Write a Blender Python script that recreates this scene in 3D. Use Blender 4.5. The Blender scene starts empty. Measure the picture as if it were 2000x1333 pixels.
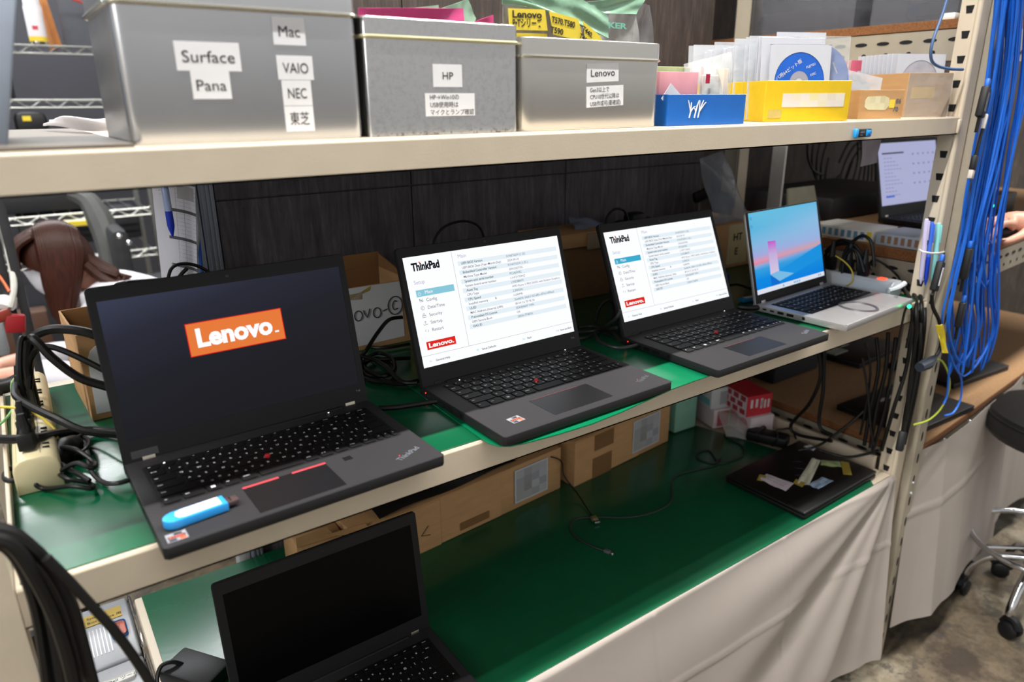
import bpy, bmesh, math, random
from mathutils import Vector, Matrix
random.seed(7)
SC = bpy.context.scene
COL = SC.collection
PI = math.pi
R = math.radians
V = Vector

# ------------------------------------------------------------------ materials
def lin(h):
    h = h.lstrip('#')
    o = []
    for i in (0, 2, 4):
        c = int(h[i:i + 2], 16) / 255
        o.append(c / 12.92 if c <= .04045 else ((c + .055) / 1.055) ** 2.4)
    return (*o, 1)

class NT:
    def __init__(s, m):
        m.use_nodes = True
        s.t = m.node_tree
        s.b = s.t.nodes.get('Principled BSDF')
        s.o = s.t.nodes.get('Material Output')
    def n(s, ty, **kw):
        k = s.t.nodes.new(ty)
        for a, v in kw.items():
            if a in k.inputs:
                k.inputs[a].default_value = v
            else:
                setattr(k, a, v)
        return k
    def l(s, a, b):
        s.t.links.new(a, b)
    def ramp(s, fac, stops):
        r = s.n('ShaderNodeValToRGB')
        e = r.color_ramp.elements
        e[0].position, e[0].color = stops[0]
        e[1].position, e[1].color = stops[-1]
        for p, c in stops[1:-1]:
            k = e.new(p); k.color = c
        s.l(fac, r.inputs[0])
        return r.outputs[0]

MATS = {}
def mat(name, col, rough=.5, metal=0, spec=.5, var=.06, scale=40, bump=0, bscale=200, trans=0, emit=0, alpha=1, stretch=None, coat=0):
    if name in MATS:
        return MATS[name]
    m = bpy.data.materials.new(name)
    t = NT(m)
    c = lin(col) if isinstance(col, str) else col
    b = t.b
    b.inputs['Roughness'].default_value = rough
    b.inputs['Metallic'].default_value = metal
    b.inputs['Specular IOR Level'].default_value = spec
    b.inputs['Coat Weight'].default_value = coat
    b.inputs['Base Color'].default_value = c
    if trans:
        b.inputs['Transmission Weight'].default_value = trans
        b.inputs['IOR'].default_value = 1.1
    if alpha < 1:
        b.inputs['Alpha'].default_value = alpha
    if emit:
        b.inputs['Emission Color'].default_value = c
        b.inputs['Emission Strength'].default_value = emit
    if var or bump:
        tc = t.n('ShaderNodeTexCoord')
        src = tc.outputs['Object']
        if stretch:
            mp = t.n('ShaderNodeMapping')
            mp.inputs['Scale'].default_value = stretch
            t.l(src, mp.inputs[0]); src = mp.outputs[0]
        if var:
            no = t.n('ShaderNodeTexNoise', Scale=scale, Detail=4.0)
            t.l(src, no.inputs['Vector'])
            lo = tuple(x * (1 - var) for x in c[:3]) + (1,)
            hi = tuple(min(1, x * (1 + var)) for x in c[:3]) + (1,)
            t.l(t.ramp(no.outputs[0], [(.3, lo), (.7, hi)]), b.inputs['Base Color'])
        if bump:
            nb = t.n('ShaderNodeTexNoise', Scale=bscale, Detail=3.0)
            t.l(src, nb.inputs['Vector'])
            bp_ = t.n('ShaderNodeBump', Strength=bump, Distance=.002)
            t.l(nb.outputs[0], bp_.inputs['Height'])
            t.l(bp_.outputs[0], b.inputs['Normal'])
    MATS[name] = m
    return m

def emat(name, col, s=1.0):
    if name in MATS:
        return MATS[name]
    m = bpy.data.materials.new(name)
    t = NT(m)
    t.t.nodes.remove(t.b)
    e = t.n('ShaderNodeEmission', Color=lin(col), Strength=s)
    t.l(e.outputs[0], t.o.inputs[0])
    MATS[name] = m
    return m

# ------------------------------------------------------------------ mesh building
def frame(o, x, y, z):
    """4x4 from an origin and three axis vectors"""
    return Matrix(((x[0], y[0], z[0], o[0]), (x[1], y[1], z[1], o[1]), (x[2], y[2], z[2], o[2]), (0, 0, 0, 1)))

def TR(loc=(0, 0, 0), rz=0, rx=0, ry=0):
    return Matrix.Translation(loc) @ Matrix.Rotation(rz, 4, 'Z') @ Matrix.Rotation(ry, 4, 'Y') @ Matrix.Rotation(rx, 4, 'X')

def smooth_path(pts, k=6, closed=False):
    pts = [V(p) for p in pts]
    n = len(pts)
    if n < 3 and not closed:
        return pts
    out = []
    for i in range(n if closed else n - 1):
        if closed:
            p0, p1, p2, p3 = pts[i - 1], pts[i], pts[(i + 1) % n], pts[(i + 2) % n]
        else:
            p0, p1, p2, p3 = pts[max(i - 1, 0)], pts[i], pts[i + 1], pts[min(i + 2, n - 1)]
        for j in range(k):
            t = j / k
            out.append(.5 * ((2 * p1) + (p2 - p0) * t + (2 * p0 - 5 * p1 + 4 * p2 - p3) * t * t + (3 * p1 - p0 - 3 * p2 + p3) * t ** 3))
    if not closed:
        out.append(pts[-1])
    return out

class MB:
    def __init__(s, M=None):
        s.bm = bmesh.new()
        s.M = M or Matrix()
    def _v(s, p):
        return s.bm.verts.new(s.M @ V(p))
    def face(s, pts):
        vs = [s._v(p) for p in pts]
        try:
            s.bm.faces.new(vs)
        except ValueError:
            pass
        return s
    def mesh(s, verts, faces):
        vs = [s._v(p) for p in verts]
        for f in faces:
            try:
                s.bm.faces.new([vs[i] for i in f])
            except ValueError:
                pass
        return s
    def box(s, c, size, M=None, bev=0, seg=2):
        Mx = s.M @ (M or Matrix()) @ Matrix.Translation(c)
        g = bmesh.ops.create_cube(s.bm, size=1, matrix=Mx @ Matrix.Diagonal((*size, 1)))
        if bev:
            es = set()
            for v in g['verts']:
                es.update(v.link_edges)
            bmesh.ops.bevel(s.bm, geom=list(es), offset=bev, segments=seg, affect='EDGES', profile=.5)
        return s
    def bb(s, x0, x1, y0, y1, z0, z1, bev=0, seg=2, M=None):
        return s.box(((x0 + x1) / 2, (y0 + y1) / 2, (z0 + z1) / 2), (abs(x1 - x0), abs(y1 - y0), abs(z1 - z0)), M, bev, seg)
    def prism(s, poly, z0, z1, M=None, bev=0):
        """outline in local xy, extruded z0..z1"""
        Mx = M or Matrix()
        a = [s._v(Mx @ V((x, y, z0))) for x, y in poly]
        b = [s._v(Mx @ V((x, y, z1))) for x, y in poly]
        n = len(poly)
        fs = [s.bm.faces.new(a[::-1]), s.bm.faces.new(b)]
        for i in range(n):
            fs.append(s.bm.faces.new((a[i], a[(i + 1) % n], b[(i + 1) % n], b[i])))
        if bev:
            es = set()
            for f in fs[:2]:
                es.update(f.edges)
            bmesh.ops.bevel(s.bm, geom=list(es), offset=bev, segments=2, affect='EDGES', profile=.5)
        return s
    def tube(s, pts, r, n=8, k=6, closed=False, caps=True, radii=None, smooth=True):
        P = smooth_path(pts, k, closed) if smooth else [V(p) for p in pts]
        m = len(P)
        rings = []
        up = V((0, 0, 1))
        prev = None
        for i, p in enumerate(P):
            t = (P[(i + 1) % m] - P[i - 1]) if closed else (P[min(i + 1, m - 1)] - P[max(i - 1, 0)])
            t.normalize()
            if prev is None:
                a = up.cross(t)
                if a.length < .1:
                    a = V((1, 0, 0)).cross(t)
            else:
                a = prev - t * prev.dot(t)
            a.normalize()
            prev = a
            b = t.cross(a)
            rr = r
            if radii:
                u = i / max(1, m - 1) * (len(radii) - 1)
                j = min(int(u), len(radii) - 2)
                rr = radii[j] + (radii[j + 1] - radii[j]) * (u - j)
            rings.append([s._v(p + a * rr * math.cos(2 * PI * q / n) + b * rr * math.sin(2 * PI * q / n)) for q in range(n)])
        for i in range(m if closed else m - 1):
            A, B = rings[i], rings[(i + 1) % m]
            for q in range(n):
                s.bm.faces.new((A[q], A[(q + 1) % n], B[(q + 1) % n], B[q]))
        if caps and not closed:
            s.bm.faces.new(rings[0][::-1]); s.bm.faces.new(rings[-1])
        return s
    def cyl(s, p0, p1, r, n=16, r1=None):
        return s.tube([p0, p1], r, n, 1, radii=[r, r if r1 is None else r1], smooth=False)
    def lathe(s, prof, n=24, M=None):
        Mx = M or Matrix()
        rings = []
        for r, z in prof:
            if r < 1e-6:
                rings.append([s._v(Mx @ V((0, 0, z)))])
            else:
                rings.append([s._v(Mx @ V((r * math.cos(2 * PI * q / n), r * math.sin(2 * PI * q / n), z))) for q in range(n)])
        for A, B in zip(rings, rings[1:]):
            for q in range(n):
                q2 = (q + 1) % n
                f = [A[q % len(A)]]
                if len(A) > 1: f.append(A[q2])
                if len(B) > 1: f.append(B[q2])
                f.append(B[q % len(B)])
                if len(f) > 2:
                    s.bm.faces.new(f)
        for A, flip in ((rings[0], 1), (rings[-1], 0)):
            if len(A) > 2:
                s.bm.faces.new(A[::-1] if flip else A)
        return s
    def sheet(s, fn, nu, nv, th=0):
        """surface fn(u,v)->point; th adds a second skin"""
        g = [[V(fn(i / nu, j / nv)) for j in range(nv + 1)] for i in range(nu + 1)]
        def norm(i, j):
            a = g[min(i + 1, nu)][j] - g[max(i - 1, 0)][j]
            b = g[i][min(j + 1, nv)] - g[i][max(j - 1, 0)]
            c = a.cross(b)
            return c.normalized() if c.length else V((0, 0, 1))
        A = [[s._v(g[i][j]) for j in range(nv + 1)] for i in range(nu + 1)]
        for i in range(nu):
            for j in range(nv):
                s.bm.faces.new((A[i][j], A[i + 1][j], A[i + 1][j + 1], A[i][j + 1]))
        if th:
            B = [[s._v(g[i][j] - norm(i, j) * th) for j in range(nv + 1)] for i in range(nu + 1)]
            for i in range(nu):
                for j in range(nv):
                    s.bm.faces.new((B[i][j + 1], B[i + 1][j + 1], B[i + 1][j], B[i][j]))
            for i in range(nu):
                s.bm.faces.new((A[i + 1][0], A[i][0], B[i][0], B[i + 1][0]))
                s.bm.faces.new((A[i][nv], A[i + 1][nv], B[i + 1][nv], B[i][nv]))
            for j in range(nv):
                s.bm.faces.new((A[0][j], A[0][j + 1], B[0][j + 1], B[0][j]))
                s.bm.faces.new((A[nu][j + 1], A[nu][j], B[nu][j], B[nu][j + 1]))
        return s
    def sphere(s, c, r, seg=16, sc=(1, 1, 1), M=None):
        bmesh.ops.create_uvsphere(s.bm, u_segments=seg, v_segments=max(6, seg // 2), radius=r,
                                  matrix=s.M @ Matrix.Translation(c) @ (M or Matrix()) @ Matrix.Diagonal((*sc, 1)))
        return s
    def text(s, body, M, h=None, w=None, align='L', bold=0, th=0, squeeze=None):
        """lettering laid in the local xy plane of M; h = cap height, w = full width"""
        vs, ps = text_data(body, bold)
        if not vs:
            return s
        x0 = min(v[0] for v in vs); x1 = max(v[0] for v in vs)
        y0 = min(v[1] for v in vs); y1 = max(v[1] for v in vs)
        ky = (h / .72) if h else None
        kx = (w / (x1 - x0)) if w else None
        if ky is None: ky = kx
        if kx is None: kx = ky * (squeeze or 1)
        off = {'L': -x0, 'C': -(x0 + x1) / 2, 'R': -x1}[align]
        b = [s._v(M @ V(((x + off) * kx, y * ky, th))) for x, y in vs]
        for p in ps:
            try:
                s.bm.faces.new([b[i] for i in p])
            except ValueError:
                pass
        return s
    def done(s, name, m, parent=None, ang=35, loc=None):
        me = bpy.data.meshes.new(name)
        bmesh.ops.recalc_face_normals(s.bm, faces=s.bm.faces[:]) if s.bm.faces else None
        s.bm.to_mesh(me); s.bm.free()
        if ang:
            for p in me.polygons: p.use_smooth = True
            me.set_sharp_from_angle(angle=R(ang))
        me.materials.append(m)
        return link(name, me, parent)

def link(name, me, parent=None):
    o = bpy.data.objects.new(name, me)
    COL.objects.link(o)
    if parent:
        o.parent = parent
    return o

TXT = {}
def text_data(body, bold=0):
    k = (body, bold)
    if k not in TXT:
        c = bpy.data.curves.new('t', 'FONT'); c.body = body; c.offset = bold; c.resolution_u = 3
        o = bpy.data.objects.new('t', c); COL.objects.link(o)
        me = bpy.data.meshes.new_from_object(o.evaluated_get(bpy.context.evaluated_depsgraph_get()))
        TXT[k] = ([(v.co.x, v.co.y) for v in me.vertices], [tuple(p.vertices) for p in me.polygons])
        bpy.data.objects.remove(o); bpy.data.curves.remove(c); bpy.data.meshes.remove(me)
    return TXT[k]

def merge(o, *others):
    """fold more surfaces (each with its own material) into the mesh of o"""
    bm = bmesh.new(); bm.from_mesh(o.data)
    for q in others:
        k = len(o.data.materials); n = len(bm.faces)
        bm.from_mesh(q.data); bm.faces.ensure_lookup_table()
        for f_ in bm.faces[n:]: f_.material_index = k
        o.data.materials.append(q.data.materials[0])
        bpy.data.objects.remove(q)
    bm.to_mesh(o.data); bm.free()
    return o

def thing(name, label, cat, loc=(0, 0, 0), rz=0, group=None, M=None):
    o = bpy.data.objects.new(name, None); COL.objects.link(o)
    o.empty_display_size = .05
    if M is not None: o.matrix_world = M
    else:
        o.location = loc; o.rotation_euler = (0, 0, rz)
    return tag(o, label, cat, group)
def tag(o, label, cat, group=None, kind=None):
    o['label'] = label; o['category'] = cat
    if group: o['group'] = group
    if kind: o['kind'] = kind
    return o
def struct(o):
    o['kind'] = 'structure'
    return o
def lab(o, label):
    o['label'] = label
    return o
def cable(name, pts, r, m, label, cat='cable', group=None, k=6, n=8, closed=False):
    return tag(MB().tube(pts, r, n, k, closed).done(name, m), label, cat, group)

# ------------------------------------------------------------------ palette
cream = mat('cream_paint', '#C4B7A2', .42, var=.03, scale=25, bump=.05, bscale=400)
cream2 = mat('cream_paint_darker', '#9A9180', .5, var=.06, scale=18)  # darker cream for the rear posts and the second rack
hole = mat('hole_dark', '#0B0B0C', .9, var=0)
green = mat('green_mat', '#054F31', .24, spec=.5, var=.10, scale=9, bump=.06, bscale=90)
green2 = mat('green_mat_top', '#076B45', .26, spec=.5, var=.06, scale=9, bump=.04, bscale=90)
black = mat('black_plastic', '#0B0B0D', .5, spec=.35, var=.1)
cabm = mat('cable_black', '#090909', .45, spec=.35, var=.1)
cabg = mat('cable_grey', '#2A2A2C', .45, var=.1)
white = mat('white_plastic', '#DAD8D2', .4, var=.03)
paper = mat('paper', '#DEDEE0', .8, var=.02)
ink = mat('ink', '#1B1A1C', .8, var=0)
card = mat('cardboard', '#B58C5E', .85, var=.08, scale=14, bump=.1, bscale=120, stretch=(1, 1, 6))
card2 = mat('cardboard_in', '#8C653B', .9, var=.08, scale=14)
tapeb = mat('brown_tape', '#7D5B38', .35, var=.05)
yel = mat('yellow_note', '#E2C93A', .8, var=.04)
steel = mat('chrome', '#C9CACC', .12, metal=1, var=0)
pboard = mat('particle_board', '#93704B', .75, var=.22, scale=220, bump=.1, bscale=300)
pbedge = mat('particle_board_edge', '#7A4E2A', .9, var=.35, scale=260)

# concrete floor with worn patches
def concrete():
    m = bpy.data.materials.new('concrete'); t = NT(m)
    tc = t.n('ShaderNodeTexCoord')
    n1 = t.n('ShaderNodeTexNoise', Scale=2.6, Detail=9.0, Roughness=.68)
    n2 = t.n('ShaderNodeTexNoise', Scale=17.0, Detail=7.0, Roughness=.7)
    n3 = t.n('ShaderNodeTexNoise', Scale=7.0, Detail=5.0, Roughness=.75)
    for n in (n1, n2, n3): t.l(tc.outputs['Object'], n.inputs['Vector'])
    c1 = t.ramp(n1.outputs[0], [(.36, lin('#4E4338')), (.46, lin('#857865')), (.5, lin('#6E6252')), (.56, lin('#9A917F')), (.66, lin('#B9B2A4'))])
    c2 = t.ramp(n2.outputs[0], [(.3, lin('#5E564C')), (.5, lin('#B0A899')), (.75, lin('#C9C2B5'))])
    mx = t.n('ShaderNodeMix', data_type='RGBA', blend_type='MULTIPLY')
    mx.inputs['Factor'].default_value = .7
    t.l(c1, mx.inputs['A']); t.l(c2, mx.inputs['B'])
    m2 = t.n('ShaderNodeMix', data_type='RGBA', blend_type='MIX')
    t.l(t.ramp(n3.outputs[0], [(.56, (0, 0, 0, 1)), (.62, (.8, .8, .8, 1))]), m2.inputs['Factor'])
    t.l(mx.outputs['Result'], m2.inputs['A']); m2.inputs['B'].default_value = lin('#3E3933')
    t.l(m2.outputs['Result'], t.b.inputs['Base Color'])
    t.b.inputs['Roughness'].default_value = .62
    bu = t.n('ShaderNodeBump', Strength=.25, Distance=.004)
    t.l(n2.outputs[0], bu.inputs['Height']); t.l(bu.outputs[0], t.b.inputs['Normal'])
    return m

def darkwood(name, a, b, c, sx=60, rough=.55):
    m = bpy.data.materials.new(name); t = NT(m)
    tc = t.n('ShaderNodeTexCoord')
    mp = t.n('ShaderNodeMapping'); mp.inputs['Scale'].default_value = (sx, sx, 3.5)
    t.l(tc.outputs['Object'], mp.inputs[0])
    n1 = t.n('ShaderNodeTexNoise', Scale=2.2, Detail=8.0, Roughness=.7, Distortion=.6)
    t.l(mp.outputs[0], n1.inputs['Vector'])
    n2 = t.n('ShaderNodeTexNoise', Scale=9.0, Detail=6.0, Roughness=.7)
    t.l(tc.outputs['Object'], n2.inputs['Vector'])
    c1 = t.ramp(n1.outputs[0], [(.3, lin(a)), (.52, lin(b)), (.75, lin(c))])
    mx = t.n('ShaderNodeMix', data_type='RGBA', blend_type='MULTIPLY'); mx.inputs['Factor'].default_value = .7
    t.l(c1, mx.inputs['A']); t.l(t.ramp(n2.outputs[0], [(.35, (.5, .45, .43, 1)), (.65, (1, 1, 1, 1))]), mx.inputs['B'])
    t.l(mx.outputs['Result'], t.b.inputs['Base Color'])
    t.b.inputs['Roughness'].default_value = rough
    bu = t.n('ShaderNodeBump', Strength=.06, Distance=.001)
    t.l(n1.outputs[0], bu.inputs['Height']); t.l(bu.outputs[0], t.b.inputs['Normal'])
    return m

FZ = -1.08
struct(MB().bb(-6, 7, -4, 7, FZ - .1, FZ).done('floor', concrete()))
pw = darkwood('dark_panel', '#3E3A40', '#5C575E', '#7E7981', 34)
pw2 = darkwood('brown_tile_dimmed', '#231D1B', '#3B322E', '#5A4F49')  # upper tiles: browner, and darkened in colour to offset the lamp light there
b = MB()
xs = [.082, (0.479, 0.74, 0.1779)[0], (0.9, 0.74, 0.1966)[0], 1.4]
zs = [FZ, -.55, (0.3583, 0.74, 0.2725)[2], .4126]
for i in range(3):
    for j in range(3):
        b.bb(xs[i] + .0012, xs[i + 1] - .0012, .742, .772, zs[j] + .0012, zs[j + 1] - .0012, .0008, 1)
b.bb(.082, 1.4, .75, .768, FZ, .41)
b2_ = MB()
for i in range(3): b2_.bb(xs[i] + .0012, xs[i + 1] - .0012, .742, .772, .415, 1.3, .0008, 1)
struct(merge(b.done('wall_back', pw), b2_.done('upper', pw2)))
# aluminium edge of the panel
alum = mat('aluminium_edge', '#8B929C', .4, metal=.35, var=.05, stretch=(60, 60, 1))
b = MB().bb(.055, .0805, .735, .778, FZ, 1.3, .002)
for k in range(3): b.bb(.058 + k * .0075, .061 + k * .0075, .732, .735, FZ, 1.3)
struct(b.done('trim_1', alum))
struct(MB().bb(.0295, .054, .74, .775, FZ, 1.3, .003).done('trim_2', mat('grey_post_paint', '#A9AFB4', .45)))
struct(MB().bb(1.2, 7, 1.02, 1.08, FZ, 1.8).done('wall_right', darkwood('brown_panel', '#2A231C', '#463B31', '#64574A', 14, .6)))
struct(MB().bb(-3.1, -3.0, 1.2, 4.6, FZ, 1.8).done('wall_side', mat('dark_grey_wall', '#232329', .8, var=.1, scale=3)))
struct(MB().bb(-6, 3, 4.6, 4.7, FZ, 1.8).done('wall_left', mat('dark_grey_wall', '#3C3D46', .8, var=.1, scale=3)))

# ------------------------------------------------------------------ the steel rack in front
rack = thing('steel_rack', 'cream painted steel rack carrying the tins, the row of laptops and the green table', 'rack', (.6, .42, FZ))
RI = Matrix.Translation((-.6, -.42, -FZ))
def rp(name, mb, m):
    o = mb.done(name, m, rack); o.matrix_local = RI; return o
YF, YB = .119, .73
def post(x0, y0, sx, sy, name='upright_post'):
    """L-section upright: the corner sits at (x0,y0), flanges run to sx and sy"""
    b = MB()
    b.bb(x0, x0 + sx, y0, y0 + .0022 * (1 if sy > 0 else -1), FZ, 1.25)
    b.bb(x0 + (sx if abs(sx) < .003 else 0), x0 + .0022 * (1 if sx > 0 else -1), y0, y0 + sy, FZ, 1.25)
    return rp(name, b, cream)
PXX = 1.476
# right front upright: slotted inner face plus rounded corner
b = MB()
b.bb(PXX, PXX + .0025, .122, .158, FZ, 1.25)
b.bb(PXX + .003, PXX + .036, .1165, .119, FZ, 1.25)
b.tube([(PXX + .0035, .1225, FZ), (PXX + .0035, .1225, 1.25)], .0058, 16, 1, smooth=False)
b.tube([(PXX + .036, .1225, FZ), (PXX + .036, .1225, 1.25)], .0058, 16, 1, smooth=False)
pst = rp('upright_post', b, cream)
b = MB()
for k in range(46):
    z = .6127 - .0485 * k + .0485 * 12
    if z < FZ + .03: break
    b.prism([(.134, z - .0075), (.1455, z - .0075), (.148, z + .0075), (.1315, z + .0075)], -.0004, .0006,
            Matrix(((0, 0, 1, PXX), (1, 0, 0, 0), (0, 1, 0, 0), (0, 0, 0, 1))))
merge(pst, rp('key_slot', b, hole))
b = MB().bb(-.36, -.2915, .1165, .119, FZ, 1.25).bb(-.2935, -.2915, .119, .158, FZ, 1.25)
b.tube([(-.2945, .1195, FZ), (-.2945, .1195, 1.25)], .003, 12, 1, smooth=False)
rp('upright_post', b, cream)
b = MB().bb(PXX, PXX + .0025, YB - .045, YB, FZ, 1.25).bb(PXX, PXX + .04, YB - .0025, YB, FZ, 1.25)
rp('upright_post', b, cream2)
rp('upright_post', MB().bb(-.2935, -.2915, YB - .045, YB, FZ, 1.25).bb(-.33, -.2915, YB - .0025, YB, FZ, 1.25), cream2)
def shelf(zt, zb, x0=-.2905, x1=1.474):
    b = MB()
    b.bb(x0, x1, YF + .0015, YB, zt - .002, zt)                      # deck
    b.bb(x0, x1, YF, YF + .0025, zb, zt - .003)                      # front lip
    b.tube([(x0, YF + .0035, zt - .0035), (x1, YF + .0035, zt - .0035)], .0035, 12, 1, smooth=False)
    b.bb(x0, x1, YF, YF + .018, zb, zb + .002)
    b.bb(x0, x1, YB - .0025, YB, zb, zt - .002)
    for k in range(3):
        y = YF + (YB - YF) * (k + 1) / 4
        b.bb(x0, x1, y - .02, y + .02, zb + .01, zt - .004)
    return b
rp('upper_shelf', shelf(.4014, .3648), cream)
rp('middle_shelf', shelf(-.003, -.0485), cream)
# bent bracket tongue closing the shelf end on the upright
b = MB(); b.bb(1.463, 1.4745, .1125, .1185, .367, .396, .0025); b.bb(1.463, 1.4745, .1125, .1185, -.045, -.008, .0025)
rp('shelf_bracket', b, cream)
# raised side rails of the middle shelf
rp('side_rail', MB().bb(-.291, -.2865, .16, YB, -.004, .016, .001), cream)
b = MB().bb(-.2885, -.266, .165, .2, -.118, -.05, .002)
cbk = rp('corner_bracket', b, cream)
merge(cbk, rp('bracket_hole', MB().prism([(-.283, -.098), (-.273, -.098), (-.2715, -.078), (-.2775, -.073), (-.284, -.078)], -.0002, .0006,
   Matrix(((1, 0, 0, 0), (0, 0, -1, .165), (0, 1, 0, 0), (0, 0, 0, 1)))), hole))
# table deck
b = MB().bb(-.171, 1.474, .124, YB, -.5, -.4665, .003)
rp('table_top', b, cream)
rp('table_beam', MB().bb(-.171, 1.474, .125, .16, -.56, -.5), cream)
rp('side_rail', MB().bb(1.462, 1.4735, .165, YB, -.466, -.43, .002), cream)

# mats
def matpad(name, poly, z0, z1, m, label):
    return tag(MB().prism(poly, z0, z1, bev=.0006).done(name, m), label, 'mat')
matpad('desk_mat', [(-.2862, .1255), (.86, .1225), (1.4735, .1225), (1.4735, .7), (-.2862, .7)], -.003, -.0012, green,
       'long green vinyl mat covering the middle shelf under all the open laptops')
matpad('desk_mat', [(.2515, .5), (.2515, .312), (.2474, .239), (.2437, .125), (.2445, .103), (.2505, .088), (.263, .079), (.2844, .0745), (.34, .0685), (.3985, .0665), (.46, .071), (.5269, .08), (.5869, .0876), (.64, .09), (.6853, .0905), (.6853, .5)],
       -.001, .0008, green2, 'smaller green mat with rounded corner lapping over the shelf edge under the second laptop')
matpad('desk_mat', [(-.158, .1205), (1.385, .1205), (1.4135, .15), (1.3, .60), (1.2, .722), (-.158, .727)], -.466, -.464, green,
       'green mat on the lower table under the closed laptop and loose cables')

# ------------------------------------------------------------------ laptops
deck_d = mat('laptop_deck', '#2A292B', .6, spec=.3, var=.05, scale=300, bump=.08, bscale=1500)
deck_b = mat('laptop_deck_black', '#19191B', .55, spec=.3, var=.05, scale=300)
bezel = mat('laptop_bezel', '#171719', .55, spec=.3, var=.04)
silver = mat('laptop_silver', '#B4B2B2', .32, metal=.55, var=.03)
keym = mat('key_black', '#0E0E10', .55, spec=.3, var=0)
wellm = mat('key_well', '#070708', .6, var=0)
legend = mat('key_legend', '#E2E5EA', .6, var=0)
padm = mat('touchpad_black', '#161618', .4, spec=.3, var=.03)
hinge_m = mat('hinge_metal', '#B9B2A2', .28, metal=.9, var=0)
redm = mat('red_rubber', '#D3232B', .6, var=0)
redb = mat('red_button', '#C23A44', .45, var=0)
port = mat('port_black', '#050506', .4, var=0)
grey_logo = mat('grey_logo', '#8A8F99', .35, metal=.6, var=0)
lightgrey = mat('label_grey', '#C4C6C8', .5, var=.05)
orange = mat('sticker_orange', '#E2623A', .4, var=0)

ROWS = [
    (.0135, [(1.0, t, '') for t in ('Esc', 'F1', 'F2', 'F3', 'F4', 'F5', 'F6', 'F7', 'F8', 'F9', 'F10', 'F11', 'F12', 'Home', 'End', 'Insert', 'Delete')]),
    (.019, [(1.05, '半/全', '')] + [(1, a, b) for a, b in zip('1234567890-^¥', 'ぬふあうえおやゆよわほへー')] + [(.95, 'Back', '')]),
    (.019, [(1.45, 'Tab', '')] + [(1, a, b) for a, b in zip('QWERTYUIOP@[', 'たていすかんなにらせ゛゜')] + [(1.55, 'Enter', '')]),
    (.019, [(1.7, 'Caps', '')] + [(1, a, b) for a, b in zip('ASDFGHJKL;:]', 'ちとしはきくまのりれけむ')] + [(1.3, '', '')]),
    (.019, [(2.2, 'Shift', '')] + [(1, a, b) for a, b in zip('ZXCVBNM,./\\', 'つさそひこみもねるめろ')] + [(1.8, 'Shift', '')]),
    (.019, [(1.1, 'Fn', ''), (1.3, 'Ctrl', ''), (1, 'win', ''), (1, 'Alt', ''), (1.1, '無変換', ''), (2.9, '', ''), (1, '変換', ''), (1, 'かな', ''), (1, 'Alt', ''), (1, 'PrtSc', ''), (1, 'Ctrl', ''), (.53, '<', ''), (.54, '^', ''), (.53, '>', '')]),
]
KEYMESH = {}
def key_mesh(w, h):
    k = (round(w, 4), round(h, 4))
    if k not in KEYMESH:
        b = MB()
        hw, hh = w / 2, h / 2
        n = 6
        pts = [(-hw, hh), (-hw, -hh + .003)] + [(-hw + .003 - .003 * math.cos(a * PI / 2 / 3), -hh + .003 - .003 * math.sin(a * PI / 2 / 3)) for a in (1, 2)] + \
              [(-hw * .5, -hh), (hw * .5, -hh)] + [(hw - .003 + .003 * math.sin(a * PI / 2 / 3), -hh + .003 - .003 * math.cos(a * PI / 2 / 3)) for a in (1, 2)] + [(hw, -hh + .003), (hw, hh)]
        b.prism(pts, 0, .0016, bev=.0004)
        me = bpy.data.meshes.new('key'); b.bm.to_mesh(me); b.bm.free(); me.materials.append(keym)
        KEYMESH[k] = me
    return KEYMESH[k]

LEG = {}
def keyboard(root, W, y_back, depth, width, z):
    """keyboard part with a child per key"""
    kb = MB().bb(-width / 2 - .002, width / 2 + .002, y_back - depth - .0015, y_back + .0015, z - .001, z + .0002).done('keyboard', wellm, root)
    tot = sum(r[0] for r in ROWS)
    ky = depth / tot
    y = y_back
    lg = MB()
    rim = 1.8e-3
    for ri, (rh, keys) in enumerate(ROWS):
        h = rh * ky
        wt = sum(k[0] for k in keys)
        u = width / wt
        x = -width / 2
        for kw, a, c in keys:
            w = kw * u
            o = link('key', key_mesh(w - .0028, h - .0026), kb)
            o.location = (x + w / 2, y - h / 2, z + .0002)
            zz = z + .0021
            if a == 'win':
                for dx in (0, .0026):
                    for dy in (0, .0026):
                        lg.bb(x + .006 + dx, x + .0083 + dx, y - h + .006 + dy, y - h + .0083 + dy, zz, zz + .0001)
            elif a:
                s = .0036 if len(a) == 1 else (.0018 if ri == 0 else .0021)
                lg.text(a, TR((x + .0038, y - h * (.55 if len(a) == 1 else .5), zz)), h=s, bold=.03)
            if c:
                lg.text(c, TR((x + w - .0042, y - h * .8, zz)), h=.0026, align='C', bold=.025)
            x += w
        y -= h
    lg.done('key_legend', legend, kb, ang=0)
    return kb

def touchpoint(kb, x, y, z):
    MB().lathe([(0, .0052), (.0022, .005), (.0034, .0038), (.0036, .002), (.003, 0)], 16, TR((x, y, z))).done('pointing_stick', redm, kb)

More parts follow.
